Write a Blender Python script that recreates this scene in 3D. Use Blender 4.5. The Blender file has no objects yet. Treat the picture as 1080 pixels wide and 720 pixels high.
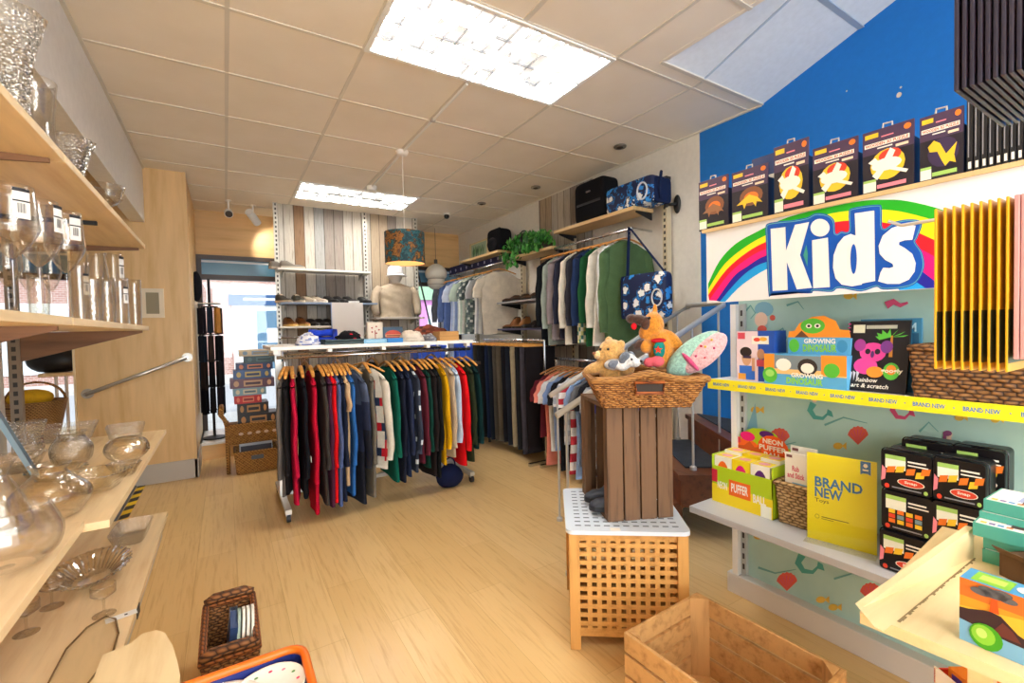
import bpy, bmesh, math, random
from mathutils import Vector, Matrix, noise
V = Vector
PI = math.pi
S = bpy.context.scene
COL = S.collection
RNG = random.Random(7)

# ---------------------------------------------------------------- camera model (photo 1080 x 720)
YAW, PIT, ROL, FOC, H = math.radians(31.9635), math.radians(1.5996), math.radians(-1.30795), 484.04, 1.29
CZ = H + 1.47                                   # ceiling height
_f = V((math.sin(YAW)*math.cos(PIT), math.cos(YAW)*math.cos(PIT), -math.sin(PIT)))
_r0 = V((math.cos(YAW), -math.sin(YAW), 0)); _u0 = _r0.cross(_f)
_r = math.cos(ROL)*_r0 + math.sin(ROL)*_u0
_u = -math.sin(ROL)*_r0 + math.cos(ROL)*_u0
EYE = V((0, 0, H))
def ray(x, y): return _f + _r*((x-540)/FOC) + _u*((360-y)/FOC)
def atx(x, y, X): d = ray(x, y); return EYE + d*(X/d.x)
def aty(x, y, Y): d = ray(x, y); return EYE + d*(Y/d.y)
def atz(x, y, Z): d = ray(x, y); return EYE + d*((Z-H)/d.z)

# ---------------------------------------------------------------- materials
def lin(h):
    h = h.lstrip('#'); o = []
    for i in (0, 2, 4):
        c = int(h[i:i+2], 16)/255
        o.append(c/12.92 if c <= .04045 else ((c+.055)/1.055)**2.4)
    return (o[0], o[1], o[2], 1)
_M = {}
def newmat(name):
    m = bpy.data.materials.new(name); m.use_nodes = True
    nt = m.node_tree; b = nt.nodes['Principled BSDF']
    return m, nt, b
def N(nt, t, **kw):
    n = nt.nodes.new(t)
    for k, v in kw.items():
        if k in n.inputs.keys() if hasattr(n.inputs, 'keys') else False: n.inputs[k].default_value = v
        else: setattr(n, k, v)
    return n
def ramp(nt, fac, stops, interp='LINEAR'):
    r = nt.nodes.new('ShaderNodeValToRGB'); r.color_ramp.interpolation = interp
    e = r.color_ramp.elements
    while len(e) > 1: e.remove(e[-1])
    for i, (p, c) in enumerate(stops):
        q = e[0] if i == 0 else e.new(p)
        if i == 0: q.position = p
        q.color = lin(c) if isinstance(c, str) else c
    nt.links.new(fac, r.inputs[0]); return r.outputs[0]
def coord(nt, scale=(1, 1, 1), rot=(0, 0, 0), loc=(0, 0, 0)):
    tc = nt.nodes.new('ShaderNodeTexCoord'); mp = nt.nodes.new('ShaderNodeMapping')
    mp.inputs['Scale'].default_value = scale; mp.inputs['Rotation'].default_value = rot; mp.inputs['Location'].default_value = loc
    nt.links.new(tc.outputs['Object'], mp.inputs[0]); return mp.outputs[0]
def bump(nt, b, fac, strength=.3, dist=.01):
    n = nt.nodes.new('ShaderNodeBump'); n.inputs['Strength'].default_value = strength; n.inputs['Distance'].default_value = dist
    nt.links.new(fac, n.inputs['Height']); nt.links.new(n.outputs[0], b.inputs['Normal'])
def tex_noise(nt, vec, scale, detail=4, rough=.5):
    n = nt.nodes.new('ShaderNodeTexNoise'); n.inputs['Scale'].default_value = scale
    n.inputs['Detail'].default_value = detail; n.inputs['Roughness'].default_value = rough
    nt.links.new(vec, n.inputs['Vector']); return n.outputs['Fac']
def plain(c, rough=.5, metal=0, spec=.5):
    k = ('p', c, rough, metal, spec)
    if k not in _M:
        m, nt, b = newmat('plain_'+c.strip('#')); b.inputs['Base Color'].default_value = lin(c)
        b.inputs['Roughness'].default_value = rough; b.inputs['Metallic'].default_value = metal
        b.inputs['Specular IOR Level'].default_value = spec; _M[k] = m
    return _M[k]
def shade(c, k):
    c = c.lstrip('#'); return '#' + ''.join('%02x' % max(0, min(255, int(int(c[i:i+2], 16)*k))) for i in (0, 2, 4))
def fabric(c, scale=260, rough=.95, var=.10, strength=.35):
    k = ('f', c, scale, var)
    if k not in _M:
        m, nt, b = newmat('fabric_'+c.strip('#')); v = coord(nt)
        n1 = tex_noise(nt, v, scale, 2); n2 = tex_noise(nt, v, 14, 4)
        mx = nt.nodes.new('ShaderNodeMath'); mx.operation = 'ADD'; nt.links.new(n1, mx.inputs[0]); nt.links.new(n2, mx.inputs[1])
        hf = nt.nodes.new('ShaderNodeMath'); hf.operation = 'MULTIPLY'; hf.inputs[1].default_value = .5; nt.links.new(mx.outputs[0], hf.inputs[0])
        nt.links.new(ramp(nt, hf.outputs[0], [(.3, shade(c, 1-var)), (.7, shade(c, 1+var))]), b.inputs['Base Color'])
        b.inputs['Roughness'].default_value = rough; b.inputs['Specular IOR Level'].default_value = .15
        bump(nt, b, n1, strength, .004); _M[k] = m
    return _M[k]
def wood(light, dark, axis='X', rough=.45, scale=1, streak=14, strength=.08):
    k = ('w', light, dark, axis, rough, scale, streak)
    if k not in _M:
        m, nt, b = newmat('wood_'+light.strip('#')); s = {'X': (.9, streak, streak), 'Y': (streak, .9, streak), 'Z': (streak, streak, .9)}[axis]
        v = coord(nt, tuple(scale*q for q in s)); n1 = tex_noise(nt, v, 3.2, 6, .6)
        nt.links.new(ramp(nt, n1, [(.28, dark), (.5, light), (.75, shade(light, 1.05))]), b.inputs['Base Color'])
        b.inputs['Roughness'].default_value = rough; bump(nt, b, n1, strength, .005); _M[k] = m
    return _M[k]
def wicker(c, c2, scale=60, rough=.7):
    k = ('wk', c, c2, scale)
    if k not in _M:
        m, nt, b = newmat('wicker_'+c.strip('#')); v = coord(nt)
        sp = nt.nodes.new('ShaderNodeSeparateXYZ'); nt.links.new(v, sp.inputs[0])
        def mth(op, a, bb=None):
            q = nt.nodes.new('ShaderNodeMath'); q.operation = op
            for i, x in enumerate((a, bb)):
                if x is None: continue
                if isinstance(x, (int, float)): q.inputs[i].default_value = x
                else: nt.links.new(x, q.inputs[i])
            return q.outputs[0]
        zr = mth('MULTIPLY', sp.outputs[2], scale*1.35); row = mth('FLOOR', zr); fz = mth('SINE', mth('MULTIPLY', mth('FRACT', zr), PI))
        uu = mth('ADD', mth('MULTIPLY', mth('ADD', sp.outputs[0], sp.outputs[1]), scale*.62), mth('MULTIPLY', row, .5))
        fu = mth('ABSOLUTE', mth('SINE', mth('MULTIPLY', uu, PI))); h = mth('MULTIPLY', mth('POWER', fz, .6), mth('POWER', fu, .5))
        n = tex_noise(nt, v, scale*.5, 3); hh = mth('ADD', mth('MULTIPLY', h, .75), mth('MULTIPLY', n, .3))
        nt.links.new(ramp(nt, hh, [(.18, shade(c2, .45)), (.45, c2), (.85, c)]), b.inputs['Base Color']); b.inputs['Roughness'].default_value = rough
        bump(nt, b, h, .7, .006); _M[k] = m
    return _M[k]
def emit(c, s):
    k = ('e', c, s)
    if k not in _M:
        m, nt, b = newmat('lamp_glow'); b.inputs['Base Color'].default_value = lin(c)
        b.inputs['Emission Color'].default_value = lin(c); b.inputs['Emission Strength'].default_value = s; _M[k] = m
    return _M[k]
def glass(tint='#fdfcfa', bumpy=0, bscale=90, refl=1.0):
    """clear thin-walled glass: see-through body, mirror-like rim reflections growing at grazing angles"""
    k = ('g', tint, bumpy, bscale, refl)
    if k not in _M:
        m = bpy.data.materials.new('clear_glass'); m.use_nodes = True; nt = m.node_tree; nt.nodes.clear()
        out = nt.nodes.new('ShaderNodeOutputMaterial'); mix = nt.nodes.new('ShaderNodeMixShader')
        tr = nt.nodes.new('ShaderNodeBsdfTransparent'); tr.inputs[0].default_value = lin(tint)
        gl = nt.nodes.new('ShaderNodeBsdfGlossy'); gl.inputs['Roughness'].default_value = .03
        fr = nt.nodes.new('ShaderNodeLayerWeight'); pw_ = nt.nodes.new('ShaderNodeMath'); pw_.operation = 'POWER'; pw_.inputs[1].default_value = 3.2
        nt.links.new(fr.outputs['Facing'], pw_.inputs[0])
        mu = nt.nodes.new('ShaderNodeMath'); mu.operation = 'MULTIPLY_ADD'; mu.inputs[1].default_value = .62*refl; mu.inputs[2].default_value = .06*refl; mu.use_clamp = True
        nt.links.new(pw_.outputs[0], mu.inputs[0]); nt.links.new(mu.outputs[0], mix.inputs[0])
        df = nt.nodes.new('ShaderNodeBsdfDiffuse'); df.inputs[0].default_value = (.95, .95, .95, 1); m2 = nt.nodes.new('ShaderNodeMixShader'); p2 = nt.nodes.new('ShaderNodeMath'); p2.operation = 'MULTIPLY'; p2.inputs[1].default_value = .16  # white diffuse at grazing edges imitates bright rim highlights
        nt.links.new(pw_.outputs[0], p2.inputs[0]); nt.links.new(p2.outputs[0], m2.inputs[0]); nt.links.new(tr.outputs[0], m2.inputs[1]); nt.links.new(df.outputs[0], m2.inputs[2])
        nt.links.new(m2.outputs[0], mix.inputs[1]); nt.links.new(gl.outputs[0], mix.inputs[2]); nt.links.new(mix.outputs[0], out.inputs[0])
        if bumpy:
            v = coord(nt); vo = nt.nodes.new('ShaderNodeTexVoronoi'); vo.inputs['Scale'].default_value = bscale
            nt.links.new(v, vo.inputs['Vector']); bn = nt.nodes.new('ShaderNodeBump'); bn.inputs['Strength'].default_value = bumpy; bn.inputs['Distance'].default_value = .004
            nt.links.new(vo.outputs['Distance'], bn.inputs['Height'])
            nt.links.new(bn.outputs[0], gl.inputs['Normal']); nt.links.new(bn.outputs[0], fr.inputs['Normal'])
        _M[k] = m
    return _M[k]
def crystal(tint='#fbf9f4', bscale=110):
    """pressed / cut glass: see-through with a faceted, strongly glinting surface"""
    return glass(tint, .9, bscale, 2.2)

# ---------------------------------------------------------------- text outlines
_T = {}
def text_shape(s, bold=0.0, shear=0.0):
    k = (s, bold, shear)
    if k not in _T:
        cu = bpy.data.curves.new('tmp', 'FONT'); cu.body = s; cu.size = 1; cu.offset = bold; cu.shear = shear; cu.resolution_u = 2
        cu.space_line = .9
        ob = bpy.data.objects.new('tmp', cu); COL.objects.link(ob)
        dg = bpy.context.evaluated_depsgraph_get(); me = bpy.data.meshes.new_from_object(ob.evaluated_get(dg))
        vs = [(v.co.x, v.co.y) for v in me.vertices]; fs = [tuple(p.vertices) for p in me.polygons]
        bpy.data.objects.remove(ob); bpy.data.curves.remove(cu); bpy.data.meshes.remove(me)
        x0 = min(v[0] for v in vs); x1 = max(v[0] for v in vs); y0 = min(v[1] for v in vs); y1 = max(v[1] for v in vs)
        _T[k] = ([(v[0]-x0, v[1]-y0) for v in vs], fs, x1-x0, y1-y0)
    return _T[k]

# ---------------------------------------------------------------- mesh builder
class MB:
    def __init__(s): s.v = []; s.f = []; s.m = []; s.mats = []; s.T = None
    def mi(s, m):
        if m not in s.mats: s.mats.append(m)
        return s.mats.index(m)
    def add(s, pts, faces, m):
        n = len(s.v); T = s.T
        s.v += [(T @ V(p)) if T else V(p) for p in pts]
        mf = m if callable(m) and not isinstance(m, bpy.types.Material) else None
        k = None if mf else s.mi(m)
        for i, f in enumerate(faces):
            s.f.append(tuple(n+q for q in f)); s.m.append(s.mi(mf(i)) if mf else k)
        return s
    def box(s, x0, x1, y0, y1, z0, z1, m):
        return s.add([(x0,y0,z0),(x1,y0,z0),(x1,y1,z0),(x0,y1,z0),(x0,y0,z1),(x1,y0,z1),(x1,y1,z1),(x0,y1,z1)],
                     [(0,3,2,1),(4,5,6,7),(0,1,5,4),(1,2,6,5),(2,3,7,6),(3,0,4,7)], m)
    def cbox(s, c, d, m, rot=None):
        x, y, z = (q/2 for q in d); pts = [V(p) for p in ((-x,-y,-z),(x,-y,-z),(x,y,-z),(-x,y,-z),(-x,-y,z),(x,-y,z),(x,y,z),(-x,y,z))]
        if rot is not None: pts = [rot @ p for p in pts]
        return s.add([p+V(c) for p in pts], [(0,3,2,1),(4,5,6,7),(0,1,5,4),(1,2,6,5),(2,3,7,6),(3,0,4,7)], m)
    def bar(s, p0, p1, w, h, m, up=(0, 0, 1)):
        p0, p1 = V(p0), V(p1); d = (p1-p0).normalized(); a = d.cross(V(up))
        if a.length < 1e-4: a = d.cross(V((1, 0, 0)))
        a.normalize(); b = a.cross(d); a *= w/2; b *= h/2
        pts = [p0-a-b, p0+a-b, p0+a+b, p0-a+b, p1-a-b, p1+a-b, p1+a+b, p1-a+b]
        return s.add(pts, [(0,3,2,1),(4,5,6,7),(0,1,5,4),(1,2,6,5),(2,3,7,6),(3,0,4,7)], m)
    def path(s, pts, r, m, n=8, closed=False, ry=None):
        pts = [V(p) for p in pts]; L = len(pts); rs = r if isinstance(r, (list, tuple)) else [r]*L
        t0 = (pts[1]-pts[0]).normalized(); a = t0.cross(V((0, 0, 1)))
        if a.length < 1e-3: a = t0.cross(V((1, 0, 0)))
        a.normalize(); out = []; last = t0
        for i, p in enumerate(pts):
            if closed: t = pts[(i+1) % L]-pts[i-1]
            else: t = pts[min(i+1, L-1)]-pts[max(i-1, 0)]
            t = t.normalized() if t.length > 1e-9 else last
            a = (a-t*a.dot(t))
            a = a.normalized() if a.length > 1e-6 else last.cross(V((0, 1, 0))).normalized()
            b = t.cross(a); last = t
            for j in range(n):
                q = 2*PI*j/n; out.append(p + a*math.cos(q)*rs[i] + b*math.sin(q)*(ry if ry else rs[i]))
        fs = [(i*n+j, i*n+(j+1) % n, ((i+1) % L)*n+(j+1) % n, ((i+1) % L)*n+j) for i in range(L if closed else L-1) for j in range(n)]
        if not closed: fs += [tuple(range(n-1, -1, -1)), tuple((L-1)*n+j for j in range(n))]
        return s.add(out, fs, m)
    def tube(s, p0, p1, r, m, n=10, r1=None): return s.path([p0, p1], [r, r if r1 is None else r1], m, n)
    def lathe(s, prof, m, c=(0, 0, 0), n=24, cap=(False, False), wob=None):
        c = V(c); out = []
        for i, (r, z) in enumerate(prof):
            for j in range(n):
                q = 2*PI*j/n; rr = r*(wob(q, i) if wob else 1); out.append(c+V((rr*math.cos(q), rr*math.sin(q), z)))
        L = len(prof); fs = [(i*n+j, i*n+(j+1) % n, (i+1)*n+(j+1) % n, (i+1)*n+j) for i in range(L-1) for j in range(n)]
        if cap[0]: fs.append(tuple(range(n-1, -1, -1)))
        if cap[1]: fs.append(tuple((L-1)*n+j for j in range(n)))
        return s.add(out, fs, m)
    def grid(s, fn, nu, nv, m, cu=False, cv=False):
        """fn(u,v) u,v in 0..1; m may be a function of (i,j)"""
        U = nu if cu else nu+1; W = nv if cv else nv+1
        pts = [fn(i/nu, j/nv) for i in range(U) for j in range(W)]
        fs = []; ij = []
        for i in range(nu):
            for j in range(nv):
                i2 = (i+1) % U; j2 = (j+1) % W
                fs.append((i*W+j, i2*W+j, i2*W+j2, i*W+j2)); ij.append((i, j))
        if callable(m) and not isinstance(m, bpy.types.Material): return s.add(pts, fs, lambda k: m(*ij[k]))
        return s.add(pts, fs, m)
    def blob(s, c, r, m, nu=14, nv=10, rot=None, fn=None):
        c = V(c); r = (r, r, r) if isinstance(r, (int, float)) else r; pts = []
        for i in range(nv+1):
            th = PI*i/nv
            for j in range(nu):
                ph = 2*PI*j/nu; p = V((r[0]*math.sin(th)*math.cos(ph), r[1]*math.sin(th)*math.sin(ph), r[2]*math.cos(th)))
                if fn: p = fn(p)
                if rot is not None: p = rot @ p
                pts.append(p+c)
        fs = [(i*nu+j, (i+1)*nu+j, (i+1)*nu+(j+1) % nu, i*nu+(j+1) % nu) for i in range(nv) for j in range(nu)]
        return s.add(pts, fs, m)
    def prism(s, pts, d, m, m_side=None):
        """closed planar outline pts (3D), extruded by vector d"""
        pts = [V(p) for p in pts]; n = len(pts); d = V(d)
        s.add(pts+[p+d for p in pts], [tuple(range(n-1, -1, -1)), tuple(range(n, 2*n))], m)
        return s.add(pts+[p+d for p in pts], [(i, (i+1) % n, n+(i+1) % n, n+i) for i in range(n)], m_side or m)
    def quad(s, a, b, c, d, m): return s.add([a, b, c, d], [(0, 1, 2, 3)], m)
    def build(s, name, parent=None, smooth=False, bev=0, sub=0, solid=0, remesh=0):
        me = bpy.data.meshes.new(name)
        if parent is not None:
            r = parent
            while r.parent: r = r.parent
            off = r.location.copy()
        else:
            xs = [p.x for p in s.v]; ys = [p.y for p in s.v]; zs = [p.z for p in s.v]
            off = V(((min(xs)+max(xs))/2, (min(ys)+max(ys))/2, min(zs)))
        me.from_pydata([tuple(p-off) for p in s.v], [], s.f)
        for m in s.mats: me.materials.append(m)
        me.polygons.foreach_set('material_index', s.m)
        if smooth: me.polygons.foreach_set('use_smooth', [True]*len(me.polygons))
        me.update()
        o = bpy.data.objects.new(name, me); COL.objects.link(o)
        if parent is not None: o.parent = parent
        else: o.location = off
        if remesh:
            k = o.modifiers.new('r', 'REMESH'); k.mode = 'VOXEL'; k.voxel_size = remesh; k.use_smooth_shade = True
            k = o.modifiers.new('s', 'SMOOTH'); k.factor = .5; k.iterations = 4
        if solid: k = o.modifiers.new('t', 'SOLIDIFY'); k.thickness = solid; k.offset = 0
        if bev: k = o.modifiers.new('b', 'BEVEL'); k.width = bev; k.segments = 2; k.limit_method = 'ANGLE'; k.angle_limit = math.radians(40)
        if sub: k = o.modifiers.new('u', 'SUBSURF'); k.levels = sub; k.render_levels = sub
        return o

class Face:
    """prints on a flat face: o lower-left corner, u/v full edge vectors; layered outwards by hair-thin steps"""
    def __init__(s, mb, o, u, v, step=.00015):
        s.mb = mb; s.o = V(o); s.u = V(u); s.v = V(v); s.n = s.u.cross(s.v).normalized(); s.k = 1; s.step = step
    def p(s, x, y): return s.o + s.u*x + s.v*y + s.n*(s.step*s.k)
    def poly(s, pts, m, up=True):
        s.mb.add([s.p(*q) for q in pts], [tuple(range(len(pts)))], m)
        if up: s.k += 1
        return s
    def rect(s, x0, y0, x1, y1, m, up=True): return s.poly([(x0, y0), (x1, y0), (x1, y1), (x0, y1)], m, up)
    def ell(s, cx, cy, rx, ry, m, n=16, a0=0, a1=2*PI, up=True):
        return s.poly([(cx+rx*math.cos(a0+(a1-a0)*i/n), cy+ry*math.sin(a0+(a1-a0)*i/n)) for i in range(n if a1-a0 > 6.2 else n+1)], m, up)
    def text(s, t, x0, y0, x1, y1, m, bold=.02, shear=0, tilt=0):
        vs, fs, w, h = text_shape(t, bold, shear)
        c, sn = math.cos(tilt), math.sin(tilt)
        pts = []
        for vx, vy in vs:
            a = x0+(x1-x0)*vx/w; b = y0+(y1-y0)*vy/h
            pts.append(s.p(a, b+tilt*(a-x0)))
        s.mb.add(pts, fs, m); s.k += 1; return s

# ---------------------------------------------------------------- object bookkeeping
LABELS = {}
def tag(o, label, cat, group=None, kind=None):
    if label: o['label'] = label
    if cat: o['category'] = cat
    if group: o['group'] = group
    if kind: o['kind'] = kind
    if label: LABELS.setdefault(label, []).append(o.name)
    return o
def thing(name, label, cat, loc=(0, 0, 0), group=None, rz=0):
    o = bpy.data.objects.new(name, None); COL.objects.link(o); o.location = V(loc); o.rotation_euler = (0, 0, rz)
    o.empty_display_size = .05
    return tag(o, label, cat, group)
def struct(o, label=None):
    o['kind'] = 'structure'
    if label: o['label'] = label
    return o
def copy_tree(o, parent=None):
    c = o.copy(); COL.objects.link(c)
    if parent is not None: c.parent = parent
    for ch in list(o.children): copy_tree(ch, c)
    return c
def rotz(a): return Matrix.Rotation(a, 4, 'Z')
def hsh(a, b=0): return noise.noise(V((a*12.9898+.37, b*7.233+.71, a*b*.31+.13)))
SKYS, SUNE, EXPO, FILL = 1.8, 1.3, 0.93, 72.0
# ================================================================= ROOM
def floor_mat():
    m, nt, b = newmat('oak_vinyl_planks'); v = coord(nt, rot=(0, 0, PI/2))
    br = nt.nodes.new('ShaderNodeTexBrick'); nt.links.new(v, br.inputs['Vector'])
    br.inputs['Scale'].default_value = 1; br.inputs['Brick Width'].default_value = 1.2; br.inputs['Row Height'].default_value = .19
    br.inputs['Mortar Size'].default_value = .0012; br.offset = .37
    br.inputs['Color1'].default_value = lin('#e0bf86'); br.inputs['Color2'].default_value = lin('#d6b277'); br.inputs['Mortar'].default_value = lin('#c39f66')
    v2 = coord(nt, (16, .8, 16)); n1 = tex_noise(nt, v2, 4, 7, .65)
    c2 = ramp(nt, n1, [(.25, '#c9a267'), (.5, '#ffffff'), (.8, '#fff6e0')])
    mx = nt.nodes.new('ShaderNodeMix'); mx.data_type = 'RGBA'; mx.blend_type = 'MULTIPLY'; mx.inputs[0].default_value = .55
    nt.links.new(br.outputs['Color'], mx.inputs[6]); nt.links.new(c2, mx.inputs[7]); nt.links.new(mx.outputs[2], b.inputs['Base Color'])
    b.inputs['Roughness'].default_value = .33; b.inputs['Specular IOR Level'].default_value = .45; bump(nt, b, n1, .04, .003)
    return m
def planks_mat(axis='x'):
    """distressed upright boards papered on a wall: each board its own washed grey, cream or tan"""
    m, nt, b = newmat('washed_boards_'+axis); tc = nt.nodes.new('ShaderNodeTexCoord'); sp = nt.nodes.new('ShaderNodeSeparateXYZ')
    nt.links.new(tc.outputs['Object'], sp.inputs[0])
    mu = nt.nodes.new('ShaderNodeMath'); mu.operation = 'MULTIPLY'; mu.inputs[1].default_value = 9.2; nt.links.new(sp.outputs[0 if axis == 'x' else 1], mu.inputs[0])
    fl = nt.nodes.new('ShaderNodeMath'); fl.operation = 'FLOOR'; nt.links.new(mu.outputs[0], fl.inputs[0])
    fr = nt.nodes.new('ShaderNodeMath'); fr.operation = 'FRACT'; nt.links.new(mu.outputs[0], fr.inputs[0])
    wn = nt.nodes.new('ShaderNodeTexWhiteNoise'); wn.noise_dimensions = '1D'; nt.links.new(fl.outputs[0], wn.inputs['W'])
    c = ramp(nt, wn.outputs['Value'], [(0, '#8b8178'), (.14, '#b5ada1'), (.28, '#9c9b97'), (.42, '#8a6b4e'), (.54, '#beb6a8'), (.66, '#858c8b'), (.78, '#a8957c'), (.9, '#c6bfb2')], 'CONSTANT')
    v = coord(nt, (22, 22, 1.6)); n1 = tex_noise(nt, v, 3, 7, .7)
    c2 = ramp(nt, n1, [(.3, '#7b6b5b'), (.5, '#ffffff'), (.7, '#ffffff')])
    mx = nt.nodes.new('ShaderNodeMix'); mx.data_type = 'RGBA'; mx.blend_type = 'MULTIPLY'; mx.inputs[0].default_value = .55
    nt.links.new(c, mx.inputs[6]); nt.links.new(c2, mx.inputs[7])
    gap = ramp(nt, fr.outputs[0], [(0, '#3a2c20'), (.07, '#ffffff'), (.95, '#ffffff'), (1, '#4a3a2c')])
    m2 = nt.nodes.new('ShaderNodeMix'); m2.data_type = 'RGBA'; m2.blend_type = 'MULTIPLY'; m2.inputs[0].default_value = .9
    nt.links.new(mx.outputs[2], m2.inputs[6]); nt.links.new(gap, m2.inputs[7]); nt.links.new(m2.outputs[2], b.inputs['Base Color'])
    b.inputs['Roughness'].default_value = .75; bump(nt, b, n1, .15, .004)
    return m
def paint(c, rough=.7):
    k = ('paint', c)
    if k not in _M:
        m, nt, b = newmat('wall_paint'); v = coord(nt); n = tex_noise(nt, v, 30, 3)
        nt.links.new(ramp(nt, n, [(.3, shade(c, .97)), (.7, c)]), b.inputs['Base Color']); b.inputs['Roughness'].default_value = rough; bump(nt, b, n, .05, .003); _M[k] = m
    return _M[k]
def tile_mat():
    m, nt, b = newmat('ceiling_tile'); v = coord(nt); n = tex_noise(nt, v, 160, 2, .7); n2 = tex_noise(nt, v, 3, 3)
    nt.links.new(ramp(nt, n2, [(.3, '#ebe1d0'), (.7, '#f1e8d9')]), b.inputs['Base Color']); b.inputs['Roughness'].default_value = .9; bump(nt, b, n, .12, .003)
    return m
CREAM = paint('#e6e1d6'); WHITE = plain('#ecebe6', .45); BLUE = paint('#0f74c8'); TILE = tile_mat()
BEECH = wood('#dcb882', '#cda468', 'Z', .5, .5, 9)           # wall panelling
BEECH_H = wood('#dcb47c', '#cba066', 'X', .5, .5, 9)
OAK = wood('#f0d5a6', '#e0bd86', 'Y', .42, .6, 10)           # shop shelving boards
BROWN = plain('#3f2c22', .4)
STEEL = plain('#b9bbbd', .3, .9); CHROME = plain('#d5d8dc', .18, 1); BLACK = plain('#131316', .5); DKGREY = plain('#2b2c30', .55)

RX, LX, BY, FY = 3.12, -1.08, 6.5, -2.4         # right wall, left wall, shopfront, wall behind the camera
mb = MB(); mb.box(-3.2, RX+.1, FY-.1, BY, -.12, 0, floor_mat()); struct(mb.build('floor'))
# flat ceiling with an opening above the stairs, the stair soffit climbing from it
K = atz(707, 62, CZ); KX, KY = K.x, 1.75
mb = MB(); mb.box(-3.2, KX, FY-.1, BY+.1, CZ, CZ+.08, TILE); mb.box(KX, RX+.1, KY, BY+.1, CZ, CZ+.08, TILE)
struct(mb.build('ceiling'))
SL = atx(945, 0, RX); slope = (SL.z-CZ)/(KY-SL.y)
SOFF = paint('#e2e7ec'); y1 = FY; z1 = CZ+slope*(KY-y1)
mb = MB(); mb.prism([(KX, KY, CZ), (KX, y1, z1), (KX, y1, z1+.1), (KX, KY, CZ+.1)], (RX+.1-KX, 0, 0), SOFF)
mb.prism([(KX-.01, KY, CZ-.002), (KX-.01, y1, CZ-.002), (KX-.01, y1, z1+.1)], (-.02, 0, 0), TILE)
for yy in (1.18, .55): mb.bar((KX, yy, CZ+slope*(KY-yy)-.004), (RX, yy, CZ+slope*(KY-yy)-.004), .03, .006, plain('#aebccb', .5))
xm = KX+.35
mb.bar((xm, KY, CZ-.004), (xm, -.5, CZ+slope*(KY+.5)-.004), .012, .006, plain('#aebccb', .5))
struct(mb.build('ceiling_stair_soffit'))
# suspension grid
GR = plain('#d8d0c1', .5); mb = MB()
xs = [.057, .661, 1.265, 1.868, 2.508]
for x in xs:
    if x == 1.265: mb.box(x-.012, x+.012, -.5, 1.84, CZ-.004, CZ+.01, GR); mb.box(x-.012, x+.012, 2.46, 4.84, CZ-.004, CZ+.01, GR); continue
    mb.box(x-.010, x+.010, FY if x < KX else KY, BY, CZ-.004, CZ+.01, GR)
for i in range(-8, 8):
    y = 2.448+.6*i
    if FY < y < BY: mb.box(-.56, RX if y > KY else KX, y-.010, y+.010, CZ-.0045, CZ+.0095, GR)
mb.box(KX-.02, RX, KY-.012, KY+.012, CZ-.006, CZ+.01, GR)
mb.box(-.56, -.545, FY, 5.08, CZ-.012, CZ, GR); mb.box(RX-.015, RX, KY, BY, CZ-.012, CZ, GR)
struct(mb.build('trim_1'))
# walls
mb = MB(); mb.box(RX, RX+.1, 2.23, BY+.1, 0, CZ, CREAM); mb.box(RX, RX+.1, FY-.1, 2.23, 0, 4.6, BLUE)
struct(mb.build('wall_right'))
mb = MB(); mb.box(LX-.1, LX, FY-.1, 3.75, 0, CZ, CREAM); mb.box(LX-.1, LX, 3.75, 5.08, 2.0, CZ, CREAM); struct(mb.build('wall_left'))
mb = MB(); mb.box(-3.3, -3.2, 3.65, BY+.1, 0, CZ, CREAM); mb.box(-3.2, LX-.1, 3.65, 3.75, 0, CZ, CREAM); struct(mb.build('wall_front'))
mb = MB(); mb.box(-.66, -.56, FY, 5.08, 2.285, CZ, paint('#e9e6e0')); struct(mb.build('ceiling_bulkhead'))
mb = MB(); mb.box(-1.05, -.26, 5.08, 5.14, 0, CZ, BEECH); mb.box(-.32, -.26, 5.14, BY, 0, CZ, BEECH)
mb.box(-1.062, -1.05, 5.06, 5.16, 0, CZ, plain('#f0dcb4', .4)); mb.box(-.275, -.255, 5.065, 5.095, 0, CZ, plain('#d9b57e', .4)); struct(mb.build('wall_partition'))  # pale end strip: light on the left edge put into its colour
mb = MB(); mb.box(-1.05, -.255, 5.065, 5.08, 0, .17, plain('#b9b4ac', .4)); mb.box(-.26, -.245, 5.065, BY, 0, .17, plain('#b9b4ac', .4)); struct(mb.build('baseboard_left'))
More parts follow.
